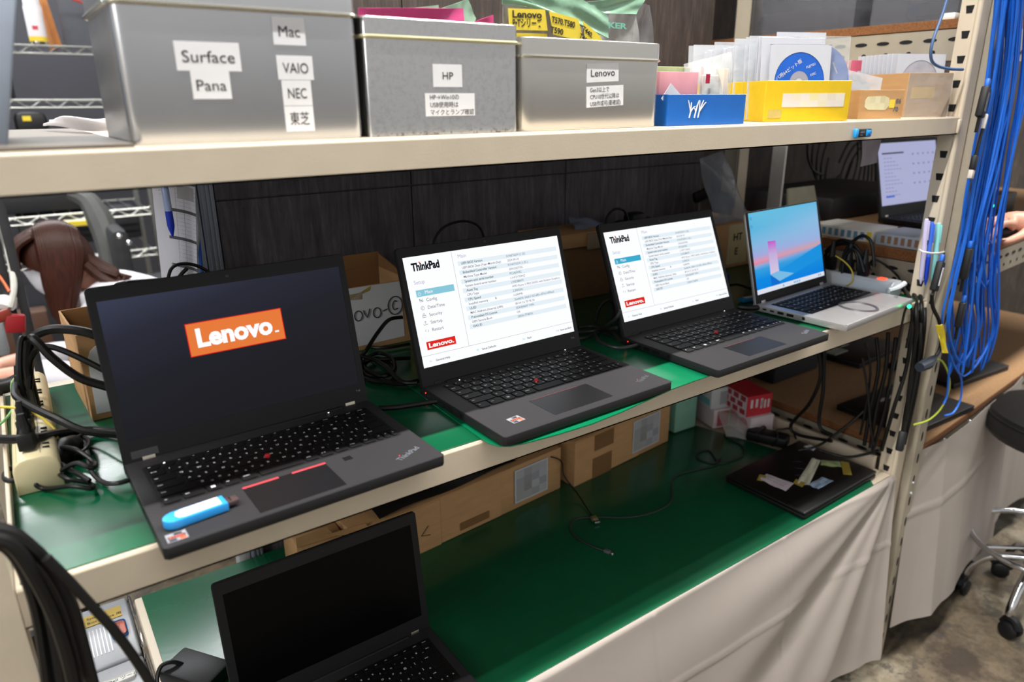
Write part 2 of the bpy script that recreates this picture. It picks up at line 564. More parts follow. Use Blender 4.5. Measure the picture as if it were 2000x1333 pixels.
def laptop(label, x, y, th, lid, z0=0, W=.329, D=.227, LH=.222, SW=.3095, SH=.174, bot=.03, deck=deck_d, shell=deck_b, bz=bezel,
           group='laptops standing open on the middle shelf', hinge='two', pad=(.302, .608, .665, .967), kb=(.055, .945, .11, .605), T=.0175, redbtn=False, name='laptop'):
    root = thing(name, label, 'laptop', (x, y, z0), R(th), group)
    hy = D - .008
    dv = lambda v: hy * (1 - v)
    du = lambda u: (u - .5) * W
    # base with chamfered underside
    b = MB()
    b.prism([(-W / 2, .004), (-W / 2 + .004, 0), (W / 2 - .004, 0), (W / 2, .004), (W / 2, D), (-W / 2, D)], .0035, T, bev=.0012)
    b.done('base', shell, root)
    MB().bb(-W / 2 + .0012, W / 2 - .0012, .0012, D - .001, T - .0002, T + .0001).done('deck', deck, root, ang=0)
    MB().bb(-W / 2 + .01, W / 2 - .01, .012, D - .01, .001, .0036, .001).done('bottom_cover', bezel if shell is not silver else silver, root)
    f = MB()
    for sx in (-1, 1): f.bb(sx * W * .4 - .02, sx * W * .4 + .02, .018, .024, 0, .0012); f.bb(sx * W * .4 - .02, sx * W * .4 + .02, D - .03, D - .024, 0, .0012)
    f.done('rubber_foot', black, root)
    k = keyboard(root, W, dv(kb[2]), dv(kb[2]) - dv(kb[3]), (kb[1] - kb[0]) * W, T)
    k.location.x = du((kb[0] + kb[1]) / 2)
    if shell is not silver: touchpoint(k, -.0165, dv(.405), T)
    # touchpad
    px0, px1, py0, py1 = du(pad[0]), du(pad[1]), dv(pad[3]), dv(pad[2])
    tp = MB().bb(px0, px1, py0, py1, T - .001, T + .0004, .0003, 1).done('touchpad', padm if shell is not silver else mat('touchpad_silver', '#A9A7A7', .3, metal=.5, var=0), root)
    if redbtn:
        for a, c in ((0, .42), (.58, 1)):
            MB().bb(px0 + (px1 - px0) * a, px0 + (px1 - px0) * c, py1 - .0035, py1, T + .0003, T + .0012, .0004, 1).done('button_stripe', redb, tp)
    elif shell is not silver:
        MB().bb(px0 + .004, px1 - .02, py1 - .0012, py1 - .0004, T + .0003, T + .0007).done('button_stripe', mat('dim_red', '#6E3038', .5, var=0), tp)
    # lid: own frame at the hinge, X right, Y up the lid, Z towards the viewer
    a = R(lid)
    up = V((0, -math.cos(a), math.sin(a))); nrm = V((0, -math.sin(a), -math.cos(a)))
    L = frame((0, hy, T - .002), (1, 0, 0), up, nrm)
    lidp = MB(L)
    r = .006
    out = [(-W / 2, .0), (W / 2, .0)] + [(W / 2 - r + r * math.cos(t * PI / 8), LH - r + r * math.sin(t * PI / 8)) for t in range(5)] + \
          [(-W / 2 + r - r * math.sin(t * PI / 8), LH - r + r * math.cos(t * PI / 8)) for t in range(5)]
    lidp.prism(out, -.0072, -.0008, bev=.001)
    lp = lidp.done('lid', shell, root)
    fr = MB(L)
    sx, sy0, sy1 = SW / 2, bot, bot + SH
    for p in ([(-W / 2 + .001, .001), (W / 2 - .001, .001), (W / 2 - .001, sy0), (-W / 2 + .001, sy0)],
              [(-W / 2 + .001, sy1), (W / 2 - .001, sy1), (W / 2 - .001, LH - .003), (W / 2 - .004, LH - .001), (-W / 2 + .004, LH - .001), (-W / 2 + .001, LH - .003)],
              [(-W / 2 + .001, sy0), (-sx, sy0), (-sx, sy1), (-W / 2 + .001, sy1)], [(sx, sy0), (W / 2 - .001, sy0), (W / 2 - .001, sy1), (sx, sy1)]):
        fr.prism(p, -.001, .0006)
    bzl = fr.done('bezel', bz, root)
    cam = MB(L).lathe([(0, .0009), (.0022, .0009), (.0026, .0006)], 16, TR((0, (sy1 + LH) / 2, 0)))
    cam.done('webcam', port, bzl)
    # hinges
    hm = {'two': hinge_m, 'dark': bz}[hinge] if shell is not silver else silver
    for s in (-1, 1):
        xc = s * W * .412
        MB(L).bb(xc - .0075, xc + .0075, -.002, .0065, -.0006, .0016, .0006).done('hinge', hm, root)
    MB().cyl((-W * .37, hy - .001, T - .001), (W * .37, hy - .001, T - .001), .0032).done('hinge_bar', bz, root)
    # ports along the left edge
    pb = MB()
    for yy, w, h in ((D - .028, .0095, .0034), (D - .046, .0095, .0034), (D - .066, .014, .0056), (D - .088, .0155, .0058), (D - .118, .006, .006)):
        pb.bb(-W / 2 - .0003, -W / 2 + .002, yy - w / 2, yy + w / 2, .0105 - h / 2, .0105 + h / 2)
    pb.done('port', port, root)
    S = L @ Matrix.Translation((-sx, sy1, .0002))          # origin top-left of the screen, x right, y up
    return dict(root=root, L=L, S=S, SW=SW, SH=SH, W=W, D=D, T=T, du=du, dv=dv, bezel=bzl, kb=k, hy=hy, lid=lp)

def screen(d, m, z=0):
    return MB(d['S']).bb(0, d['SW'], -d['SH'], 0, -.0012, z - .0001).done('screen', m, d['root'], ang=0)
def led(d, u, v, m, name='status_light', r=.0011):
    MB().lathe([(0, .0006), (r, .0005), (r, 0)], 10, TR((d['du'](u), d['dv'](v), d['T'] + .0019))).done(name, m, d['kb'])
def palm_logo(d, u, v, rot, w=.036, m=grey_logo):
    M = TR((d['du'](u), d['dv'](v), d['T'] + .00015), R(rot))
    o = MB().text('ThinkPad', M, h=.0085, w=w, align='C', bold=.02).done('logo_lettering', m, d['root'], ang=0)
    MB().lathe([(0, .0004), (.0011, .0004), (.0011, 0)], 10, M @ TR((-w * .235, .0098, 0))).done('logo_dot', redm, d['root'])
def sticker(d, u, v, rot=0, w=.018):
    M = TR((d['du'](u), d['dv'](v), d['T'] + .0001), R(rot))
    s = MB().bb(-w / 2, w / 2, -w * .42, w * .42, 0, .0002, M=M).done('sticker', mat('sticker_silver', '#8E8F94', .4, var=.1), d['root'], ang=0)
    b = MB()
    b.bb(-w * .42, w * .42, -w * .13, w * .12, .00025, .0003, M=M).bb(-w * .42, -w * .05, -w * .38, -w * .18, .00025, .0003, M=M)
    b.bb(-w * .1, w * .3, w * .16, w * .36, .00025, .0003, M=M)
    b.done('sticker_band', mat('sticker_dark', '#2B2B30', .4, var=0), s, ang=0)
    MB().text('RYZEN', M @ Matrix.Translation((0, -w * .085, .0004)), h=w * .17, w=w * .7, align='C', bold=.02).bb(w * .1, w * .42, -w * .38, -w * .16, .00025, .0003, M=M).done('sticker_print', orange, s, ang=0)

e_white = emat('screen_white', '#FAFCFF', 1.12)
e_red = emat('screen_red', '#E82A22', 1.0)
e_txt = emat('screen_text', '#3A4E60', 1.0)
e_txt2 = emat('screen_text_grey', '#5B6670', 1.0)
e_blk = emat('screen_black', '#17181C', 1.0)
e_lil = emat('screen_lilac', '#B9B6D8', 1.0)
e_band = emat('screen_band', '#E6F1F8', 1.08)
e_cyan = emat('screen_cyan', '#5CBFDE', 1.0)
e_line = emat('screen_line', '#A9B1BA', 1.0)
e_wht2 = emat('screen_paper_white', '#FFFFFF', 1.1)
led_w = emat('led_white', '#E8EEFF', 3); led_r = emat('led_red', '#FF2A18', 4); led_g = emat('led_green', '#22FF8A', 6)

BIOS = [('UEFI BIOS Version', 'R1NET62W (1.32)'), ('UEFI BIOS Date (Year-Month-Day)', '2024-09-18'), ('Embedded Controller Version', 'R1NHT62W (1.32 )'),
        ('Machine Type Model', '20XGS05T0G'), ('System-unit serial number', 'PC2AJW8C'), ('System board serial number', 'L1HF21704HZ'), ('Asset Tag', 'LVSE28B475'),
        ('CPU Type', 'AMD Ryzen 5 PRO 5650U with Radeon Graphics'), ('CPU Speed', '2.300GHz'), ('Installed memory', '16384MB'),
        ('UUID', '2aed624c-2da8-11b2-a85c-c07ec1d99ead'), ('MAC Address (Internal LAN)', '88 A4 C2 3D 9E 30'), ('Preinstalled OS License', 'SDK0J40697 WIN'),
        ('UEFI Secure Boot', 'Off'), ('OA3 ID', '3305417748701')]
def bios(d, hi):
    S, w, h = d['S'], d['SW'], d['SH']
    sc = screen(d, e_white)
    at = lambda u, v, z=.0003: S @ Matrix.Translation((u * w, -v * h, z))
    def rect(u0, u1, v0, v1, z=.0001):
        return MB(S).bb(u0 * w, u1 * w, -v1 * h, -v0 * h, z, z + .00008)
    def put(name, mb, m): return mb.done(name, m, sc, ang=0)
    put('highlight_bar', rect(.038, .262, .303, .365), hi)
    b = MB()
    for i in range(0, 15, 2):
        v = .133 + i * .0427
        b.bb(.31 * w, .975 * w, -(v + .015) * h, -(v - .0275) * h, .0001, .00018, M=S)
    put('row_band', b, e_band)
    b = MB()
    b.bb(.2825 * w, .2842 * w, -.897 * h, 0, .0001, .0002, M=S).bb(0, w, -.8985 * h, -.8955 * h, .0001, .0002, M=S)
    put('rule_line', b, e_line)
    b = MB().text('ThinkPad', at(.039, .128), h=.07 * h, w=.162 * w, bold=.045)
    put('logo_lettering', b, e_blk)
    put('logo_dot', MB(S).bb(.0845 * w, .0915 * w, -.064 * h, -.052 * h, .0004, .0005), e_red)
    put('menu_title', MB().text('Setup', at(.037, .25), h=.036 * h).text('Main', at(.318, .075), h=.036 * h), e_lil)
    put('menu_selected', MB().text('Main', at(.088, .346), h=.032 * h), e_wht2)
    b = MB()
    for i, s in enumerate(('Config', 'Date/Time', 'Security', 'Startup', 'Restart')):
        b.text(s, at(.088, .415 + i * .0685), h=.03 * h)
    put('menu_entry', b, e_txt2)
    b = MB(S)
    def ln(pts, r=.00028): b.tube([(u * w, -v * h, .0003) for u, v in pts], r, 4, 1, smooth=False)
    for k in range(3): x = .05 + .008 * k; ln([(x, .382), (x, .414)]); ln([(x - .003, .39 + .008 * k), (x + .003, .39 + .008 * k)], .0005)
    def ring(u, v, r): ln([(u + r * math.cos(t * PI / 6), v + r * 1.78 * math.sin(t * PI / 6)) for t in range(13)])
    ring(.058, .468, .0095); ln([(.058, .458), (.058, .468), (.053, .472)])
    ln([(.048, .537), (.068, .537), (.068, .553), (.048, .553), (.048, .537)]); ring(.058, .528, .0055)
    ln([(.047, .612), (.047, .62), (.069, .62), (.069, .612)]); ln([(.058, .612), (.058, .588)]); ln([(.053, .597), (.058, .588), (.063, .597)])
    ln([(.05, .685), (.05, .665), (.055, .665)]); ln([(.066, .665), (.066, .685), (.061, .685)])
    put('menu_icon', b, e_txt2)
    b = MB(S)
    ln([(.047, .338), (.055, .32), (.063, .338)]); ln([(.049, .335), (.049, .352), (.061, .352), (.061, .335)])
    put('home_icon', b, e_wht2)
    b = MB(); c = MB()
    for i, (k, v) in enumerate(BIOS):
        vv = .137 + i * .0427
        b.text(k, at(.331, vv), h=.0225 * h, bold=.012 if i % 2 == 0 else .004)
        c.text(v, at(.624, vv), h=.0215 * h)
    put('setting_name', b, e_txt); put('setting_value', c, e_txt2)
    b = MB()
    for u, s in ((.063, 'General Help'), (.346, 'Setup Defaults'), (.65, 'Back'), (.888, 'Save and Exit')):
        b.text(s, at(u + .012, .962), h=.02 * h, bold=.01)
    put('footer_entry', b, e_txt)
    b = MB()
    for u, s in ((.04, 'F1'), (.325, 'F9'), (.63, 'Esc'), (.87, 'F10')): b.text(s, at(u, .962), h=.018 * h)
    put('footer_key', b, e_cyan)
    b = MB(S).bb(.04 * w, .211 * w, -.848 * h, -.774 * h, .0001, .0002)
    put('maker_badge', b, e_red)
    put('maker_lettering', MB().text('Lenovo.', at(.126, .829), h=.041 * h, w=.148 * w, align='C', bold=.035), e_wht2)
    put('pointer', MB(S).prism([(.502 * w, -.49 * h), (.502 * w, -.517 * h), (.51 * w, -.51 * h)], .0003, .0004), e_txt2)
    return sc

# --- first laptop: start screen with the badge
d = laptop('nearest black laptop, dark screen with an orange badge, blue stick on its palm rest', -.0006, .0762, 1.3, 102.67, redbtn=True, bot=.030)
off = mat('screen_dark', '#08080C', .35, spec=.25, var=0)
_t = NT(off)                                                        # emission ramp, brighter towards the top left
_tc = _t.n('ShaderNodeTexCoord'); _sp = _t.n('ShaderNodeSeparateXYZ'); _t.l(_tc.outputs['Generated'], _sp.inputs[0])
_m = _t.n('ShaderNodeMath', operation='MULTIPLY_ADD'); _t.l(_sp.outputs[0], _m.inputs[0]); _m.inputs[1].default_value = -.45; _t.l(_sp.outputs[2], _m.inputs[2])
_t.l(_t.ramp(_m.outputs[0], [(0, lin('#090A14')), (.35, lin('#10111E')), (.7, lin('#1E2132')), (1, lin('#363B52'))]), _t.b.inputs['Emission Color'])
_t.b.inputs['Emission Strength'].default_value = .9
sc = screen(d, off)
S, w, h = d['S'], d['SW'], d['SH']
MB(S).bb(.2935 * w, .6975 * w, -.504 * h, -.254 * h, .0001, .00015).done('badge_border', e_red, sc, ang=0)
MB(S).bb(.297 * w, .694 * w, -.498 * h, -.26 * h, .00018, .00024).done('maker_badge', emat('badge_orange', '#F0803F', 1.0), sc, ang=0)
MB().text('Lenovo', S @ Matrix.Translation((.329 * w, -.436 * h, .0004)), h=.135 * h, w=.318 * w, bold=.045).bb(.655 * w, .672 * w, -.438 * h, -.424 * h, .0003, .0004, M=S).done('maker_lettering', e_wht2, sc, ang=0)
palm_logo(d, .897, .868, 25, .04); sticker(d, .05, .922, 0, .02)
led(d, .124, .127, led_w); led(d, .796, .05, led_w, 'power_light')
MB().bb(d['du'](.691) - .0055, d['du'](.691) + .0055, d['dv'](.694) - .0055, d['dv'](.694) + .0055, d['T'] - .001, d['T'] + .0003, .0002, 1).done('fingerprint_reader', padm, d['root'])
MB().text('Lenovo', d['L'] @ Matrix.Translation((-.152, .008, .0008)), h=.0055, w=.026, bold=.02).bb(-.1545, -.1235, .006, .0155, .0006, .00066, M=d['L']).done('maker_lettering', mat('bezel_mark', '#3B3B3E', .4, var=0), d['bezel'], ang=0)
MB().text('T14', d['L'] @ Matrix.Translation((.148, .0185, .0008)), h=.0028, bold=.01).done('model_lettering', mat('bezel_text', '#8A8A8C', .5, var=0), d['bezel'], ang=0)
L1 = d

# --- second and third: setup pages
d = laptop('black laptop with a white setup page, standing on the smaller green mat', .4141, .0766, .9, 107.43, z0=.0008, hinge='dark', W=.328, D=.226, LH=.220, bot=.0304, kb=(.083, .965, .065, .56), pad=(.302, .648, .65, .935))
bios(d, emat('hi_a', '#8FD0E4', 1.0))
palm_logo(d, .915, .845, 22, .034, mat('faint_logo', '#59595E', .3, metal=.5, var=0)); sticker(d, .141, .83, 5, .021)
led(d, .16, .055, led_w); led(d, .85, .02, led_w, 'power_light')
MB().text('T14s', d['L'] @ Matrix.Translation((.144, .0185, .0008)), h=.0028, bold=.01).done('model_lettering', MATS['bezel_text'], d['bezel'], ang=0)
MB().box((-.1642, d['D'] - .018, .012), (.0012, .0016, .0016)).done('charge_light', led_r, d['root'])
L2 = d
d = laptop('black laptop with a white setup page, right beside the silver laptop', .8406, .0724, .53, 112.48, z0=-.001, hinge='dark', W=.328, D=.226, LH=.220, bot=.0293, kb=(.085, .965, .1, .6), pad=(.302, .634, .685, .945))
bios(d, emat('hi_b', '#3FB2D6', 1.0))
palm_logo(d, .914, .868, 22, .03, grey_logo)
led(d, .85, .02, led_w, 'power_light')
MB().box((-.1642, d['D'] - .018, .012), (.0012, .0016, .0016)).done('charge_light', led_r, d['root'])
L3 = d
# --- fourth: silver, blue desktop
d = laptop('silver laptop with a blue and pink desktop picture at the far end of the shelf', 1.2279, .0935, 3.9, 104.4, z0=-.001, W=.302, D=.208, LH=.202, SW=.285, SH=.178, bot=.0206,
           deck=silver, shell=silver, kb=(.075, .945, .11, .575), pad=(.32, .64, .65, .96))
def wallpaper():
    m = bpy.data.materials.new('desktop_picture'); t = NT(m); t.t.nodes.remove(t.b)
    tc = t.n('ShaderNodeTexCoord')
    sp = t.n('ShaderNodeSeparateXYZ'); t.l(tc.outputs['Generated'], sp.inputs[0])
    # vertical coordinate tilted a little so that the bands rise to the right
    a = t.n('ShaderNodeMath', operation='MULTIPLY'); t.l(sp.outputs[0], a.inputs[0]); a.inputs[1].default_value = -.03
    s = t.n('ShaderNodeMath', operation='ADD'); t.l(sp.outputs[2], s.inputs[0]); t.l(a.outputs[0], s.inputs[1])
    r1 = t.ramp(s.outputs[0], [(0, lin('#0E86E8')), (.18, lin('#128FEA')), (.3, lin('#3AA6E6')), (.355, lin('#9FB2E0')), (.375, lin('#E58E9C')), (.4, lin('#E79AB8')), (.47, lin('#A9AEE6')), (.62, lin('#86BFE8')), (.8, lin('#5FBCE6')), (1, lin('#6CC6E8'))])
    r2 = t.ramp(s.outputs[0], [(0, lin('#0A7FE6')), (.2, lin('#1C92E4')), (.34, lin('#41A4E4')), (.385, lin('#8FB0E2')), (.4, lin('#D9A7A0')), (.42, lin('#C9A9B8')), (.5, lin('#9FB9E8')), (.75, lin('#93C4EA')), (1, lin('#67BFE8'))])
    mx = t.n('ShaderNodeMix', data_type='RGBA'); t.l(sp.outputs[0], mx.inputs['Factor']); t.l(r1, mx.inputs['A']); t.l(r2, mx.inputs['B'])
    e = t.n('ShaderNodeEmission', Strength=1.0); t.l(mx.outputs['Result'], e.inputs[0]); t.l(e.outputs[0], t.o.inputs[0])
    return m
sc = screen(d, wallpaper())
S, w, h = d['S'], d['SW'], d['SH']
def gradmat(name, bot, top):
    m = bpy.data.materials.new(name); t = NT(m); t.t.nodes.remove(t.b)
    tc = t.n('ShaderNodeTexCoord'); sp = t.n('ShaderNodeSeparateXYZ'); t.l(tc.outputs['Generated'], sp.inputs[0])
    e = t.n('ShaderNodeEmission', Strength=1.0); t.l(t.ramp(sp.outputs[2], [(0, lin(bot)), (.6, lin('#C9B4E4')), (1, lin(top))]), e.inputs[0]); t.l(e.outputs[0], t.o.inputs[0])
    return m
def poly(pts, z=.0001): return MB(S).prism([(u * w, -v * h) for u, v in pts], z, z + .0001)
poly([(.217, .38), (.326, .39), (.329, .775), (.205, .795)]).done('picture_panel', gradmat('panel_grad', '#DCCDEA', '#C85AD0'), sc, ang=0)
poly([(.205, .797), (.329, .777), (.54, .857), (.32, .905)]).done('picture_floor', emat('pic_floor', '#7FC2EC', 1), sc, ang=0)
poly([(.205, .8), (.32, .905), (.322, .94), (.205, .94)]).done('picture_shadow', emat('pic_shade', '#1272D8', 1), sc, ang=0)
poly([(.33, .775), (1, .56), (1, .74), (.55, .86)], .00005).done('picture_field', emat('pic_field', '#1F97E6', 1), sc, ang=0)
tb = poly([(0, .942), (1, .942), (1, 1), (0, 1)]).done('taskbar', emat('taskbar', '#E3E9F6', 1), sc, ang=0)
b = MB(S)
for k, u in enumerate((.36, .52, .545, .57, .6, .9, .93)): b.bb(u * w, (u + .014) * w, -.985 * h, -.96 * h, .0003, .0004)
for v in (.05, .145): b.bb(.015 * w, .04 * w, -(v + .04) * h, -v * h, .0003, .0004)
b.done('desktop_icon', emat('icon_blue', '#5AA9DC', 1), sc, ang=0)
MB(TR((d['du'](.475), d['dv'](.765), d['T'] + .0005))).tube([(.033 * math.cos(k * PI / 20), .038 * math.sin(k * PI / 20), 0) for k in range(40)], .0032, 6, 1, closed=True, smooth=False).done('ring_mark', mat('ring_dark', '#4A4648', .4, var=0), d['root'])
MB().text('L13', TR((d['du'](.955), d['dv'](.86), d['T'] + .0002), R(15)), h=.008, align='C', bold=.03).done('logo_lettering', port, d['root'], ang=0)
L4 = d
# --- fifth: switched off, on the lower table
d = laptop('switched-off black laptop standing open on the lower green table, screen fully dark', .0783, .0894, .12, 97.86, z0=-.464, W=.335, LH=.224, group=None, kb=(.055, .945, .11, .6))
screen(d, mat('screen_off', '#030304', .3, spec=.12, var=0))
L5 = d

# ------------------------------------------------------------------ upper shelf
ZU = .4018
def tinmat(name, col, rough, bumpy, scale, rust=0):
    m = bpy.data.materials.new(name); t = NT(m)
    t.b.inputs['Metallic'].default_value = .92
    tc = t.n('ShaderNodeTexCoord')
    n = t.n('ShaderNodeTexNoise', Scale=scale, Detail=3.0); t.l(tc.outputs['Object'], n.inputs['Vector'])
    c = lin(col); lo = tuple(x * .9 for x in c[:3]) + (1,)
    base = t.ramp(n.outputs[0], [(.3, lo), (.7, c)])
    if rust:
        n2 = t.n('ShaderNodeTexNoise', Scale=130.0, Detail=6.0, Roughness=.8); t.l(tc.outputs['Object'], n2.inputs['Vector'])
        sp = t.n('ShaderNodeSeparateXYZ'); t.l(tc.outputs['Generated'], sp.inputs[0])
        ed = t.ramp(sp.outputs[2], [(0, (1, 1, 1, 1)), (.02, (.6, .6, .6, 1)), (.05, (.12, .12, .12, 1)), (1, (.05, .05, .05, 1))])
        mm = t.n('ShaderNodeMath', operation='MULTIPLY'); t.l(t.ramp(n2.outputs[0], [(.5, (0, 0, 0, 1)), (.58, (1, 1, 1, 1))]), mm.inputs[0]); t.l(ed, mm.inputs[1])
        mx = t.n('ShaderNodeMix', data_type='RGBA'); t.l(mm.outputs[0], mx.inputs['Factor']); t.l(base, mx.inputs['A']); mx.inputs['B'].default_value = lin('#4A2F22')
        base = mx.outputs['Result']
    t.l(base, t.b.inputs['Base Color'])
    t.b.inputs['Roughness'].default_value = rough
    nb = t.n('ShaderNodeTexNoise', Scale=bumpy, Detail=2.0); t.l(tc.outputs['Object'], nb.inputs['Vector'])
    bu = t.n('ShaderNodeBump', Strength=.5, Distance=.004); t.l(nb.outputs[0], bu.inputs['Height']); t.l(bu.outputs[0], t.b.inputs['Normal'])
    return m
tin_a = tinmat('tin_brushed', '#C6C7C9', .27, 3, 5)
tin_b = tinmat('tin_worn', '#C0C0BF', .2, 5, 4, rust=1)
tin_c = tinmat('tin_satin', '#CBC8C2', .27, 3, 5)
bead_m = mat('tin_bead', '#DAD8CC', .2, metal=.9, var=0)
bead_y = mat('tin_bead_yellowed', '#CFC9A2', .35, metal=.5, var=.05)

def rrect(x0, x1, y0, y1, r, n=6):
    out = []
    for cx, cy, a0 in ((x1 - r, y0 + r, -90), (x1 - r, y1 - r, 0), (x0 + r, y1 - r, 90), (x0 + r, y0 + r, 180)):
        for i in range(n + 1):
            a = R(a0 + 90 * i / n)
            out.append((cx + r * math.cos(a), cy + r * math.sin(a)))
    return out
def wall_shell(b, x0, x1, y0, y1, r, zs, th=.0009, floor=None):
    """closed rounded-rectangle wall; zs = [(z, outward offset)]"""
    outer = [[b._v((x, y, z)) for x, y in rrect(x0 - o, x1 + o, y0 - o, y1 + o, r + o)] for z, o in zs]
    inner = [[b._v((x, y, z)) for x, y in rrect(x0 - o + th, x1 + o - th, y0 - o + th, y1 + o - th, max(.001, r + o - th))] for z, o in zs]
    n = len(outer[0])
    for L_, flip in ((outer, 0), (inner, 1)):
        for A, B in zip(L_, L_[1:]):
            for i in range(n):
                f = (A[i], A[(i + 1) % n], B[(i + 1) % n], B[i])
                b.bm.faces.new(f[::-1] if flip else f)
    for A, B in ((outer[-1], inner[-1]), (inner[0], outer[0])):
        for i in range(n):
            b.bm.faces.new((A[i], A[(i + 1) % n], B[(i + 1) % n], B[i]))
    if floor is not None:
        b.bm.faces.new([b._v((x, y, floor)) for x, y in rrect(x0, x1, y0, y1, r)])
    return b
def bead(x0, x1, y0, y1, r, z, rad):
    return MB().tube([(x, y, z) for x, y in rrect(x0, x1, y0, y1, r)], rad, 8, 1, closed=True, smooth=False)
def stick_label(parent, x0, x1, z1, z0, y, lines, h, w=None, tilt=0, bold=.0, m=None, name='paper_label', squeeze=1, tiltz=0):
    """paper label glued on a front (facing -y) with printed lines"""
    cx, cz = (x0 + x1) / 2, (z0 + z1) / 2
    M = Matrix.Translation((cx, y, cz)) @ Matrix.Rotation(PI / 2, 4, 'X') @ Matrix.Rotation(R(tilt), 4, 'Z')
    W, H = (x1 - x0) / 2, (z1 - z0) / 2
    o = MB(M).bb(-W, W, -H, H, 0, .0005).done(name, m or paper, parent, ang=0)
    b = MB()
    n = len(lines)
    for i, s in enumerate(lines):
        yy = H - (2 * H) * (i + .5) / n - h * .5 if n > 1 else -h * .5
        b.text(s, M @ Matrix.Translation((-W * .82 if n > 1 else 0, yy, .0007)), h=h, w=(w if n == 1 else None), align='L' if n > 1 else 'C', bold=bold, squeeze=squeeze)
    b.done('printed_text', ink, o, ang=0)
    return o

# large tin with lid, six labels
t = thing('tin_box', 'largest brushed tin, lidded, with six white name labels on its front', 'tin box', (.003, .245, ZU), group=None)
TI = t.matrix_basis.inverted() if False else Matrix.Translation((-.003, -.245, -ZU))
def tp(name, mb, m, parent=None, ref=None):
    o = mb.done(name, m, parent or t)
    o.matrix_local = ref or TI
    return o
x0, x1, y0, y1, zt = -.118, .1205, .155, .332, .548
body = tp('body', wall_shell(MB(), x0, x1, y0, y1, .013, [(ZU, -.001), (ZU + .004, 0), (zt, 0)], floor=ZU + .002), tin_a)
b = wall_shell(MB(), x0, x1, y0, y1, .013, [(.527, .0012), (.57, .0018), (.573, .0)])
b.bm.faces.new([b._v((x, y, .573)) for x, y in rrect(x0, x1, y0, y1, .013)])
lid_ = tp('lid', b, tin_a)
tp('lid_bead', bead(x0 - .002, x1 + .002, y0 - .002, y1 + .002, .015, .5275, .0024), bead_m)
for lx0, lx1, lz1, lz0, s, ww in ((-.0687, -.0085, .4958, .4695, 'Surface', .049), (-.0575, -.0212, .4695, .4435, 'Pana', .028), (.0268, .0604, .5222, .4957, 'Mac', .022),
                              (.0278, .0655, .4857, .4622, 'VAIO', .027), (.0305, .0615, .4617, .4365, 'NEC', .02), (.0305, .0615, .436, .4105, '東芝', .021)):
    o = stick_label(t, lx0, lx1, lz1, lz0, y0 - .0004, [s], .0105 if len(s) < 7 else .011, w=ww, bold=.0)
    o.matrix_local = TI
# worn open tin
t = thing('tin_box', 'worn rust-specked open tin, middle of the three, pink pouches inside', 'tin box', (.23, .25, ZU))
TI = Matrix.Translation((-.23, -.25, -ZU))
x0, x1, y0, y1, zt = .1262, .3342, .155, .355, .5285
tp('body', wall_shell(MB(), x0, x1, y0, y1, .008, [(ZU, 0), (.508, 0), (.5095, .0012), (zt - .001, .0008), (zt, 0)], floor=ZU + .002), tin_b)
tp('rim_bead', bead(x0 - .001, x1 + .001, y0 - .001, y1 + .001, .009, .5082, .0022), bead_y)
for a in ((.2103, .2499, .4812, .456, ['HP'], .0085, .0145), (.1985, .267, .4489, .423, ['HP→Win10の', 'USB使用時は', 'マイクとランプ確認'], .0052, None)):
    o = stick_label(t, *a[:4], y0 - .0004, a[4], a[5], w=a[6], bold=.004, squeeze=.95); o.matrix_local = TI
# satin open tin
t = thing('tin_box', 'clean open tin with two tilted white labels and zip bags with yellow notes on top', 'tin box', (.47, .25, ZU))
TI = Matrix.Translation((-.47, -.25, -ZU))
x0, x1, y0, y1, zt = .3402, .596, .155, .36, .5165
tp('body', wall_shell(MB(), x0, x1, y0, y1, .02, [(ZU, -.001), (ZU + .003, 0), (.494, 0), (.4952, .0012), (zt - .001, .001), (zt, 0)], floor=ZU + .002), tin_c)
tp('rim_bead', bead(x0 - .001, x1 + .001, y0 - .001, y1 + .001, .021, .4938, .0023), bead_m)
for a in ((.4478, .5062, .4877, .4637, ['Lenovo'], .0092, .044, 2.5), (.4485, .517, .4585, .4315, ['Gen3以上で', 'CPU10世代以降は', 'USB作成可(要確認)'], .0055, None, 2.5)):
    o = stick_label(t, *a[:4], y0 - .0004, a[4], a[5], w=a[6], tilt=a[7], bold=.004, squeeze=.9); o.matrix_local = TI

# ---- soft sheets
def film(name, col, a, rough=.12):
    if name in MATS: return MATS[name]
    m = bpy.data.materials.new(name); t_ = NT(m); t_.t.nodes.remove(t_.b)
    tr = t_.n('ShaderNodeBsdfTransparent'); gl = t_.n('ShaderNodeBsdfPrincipled'); gl.inputs['Base Color'].default_value = lin(col); gl.inputs['Roughness'].default_value = rough
    tc = t_.n('ShaderNodeTexCoord'); n = t_.n('ShaderNodeTexNoise', Scale=40.0, Detail=2.0); t_.l(tc.outputs['Object'], n.inputs['Vector'])
    bu = t_.n('ShaderNodeBump', Strength=.6, Distance=.004); t_.l(n.outputs[0], bu.inputs['Height']); t_.l(bu.outputs[0], gl.inputs['Normal'])
    mx = t_.n('ShaderNodeMixShader'); mx.inputs[0].default_value = a
    t_.l(tr.outputs[0], mx.inputs[1]); t_.l(gl.outputs[0], mx.inputs[2]); t_.l(mx.outputs[0], t_.o.inputs[0])
    MATS[name] = m
    return m
clear = film('clear_film', '#C6C8C4', .3)
milky = film('milky_film', '#C9CDD2', .5, .25)
greenseal = mat('green_seal', '#9DBEA6', .35, var=.05)
greenfilm = film('green_film', '#8FB79C', .75, .2)
pink = mat('pink_pouch', '#E0558F', .28, var=.08, scale=30, bump=.3, bscale=30)
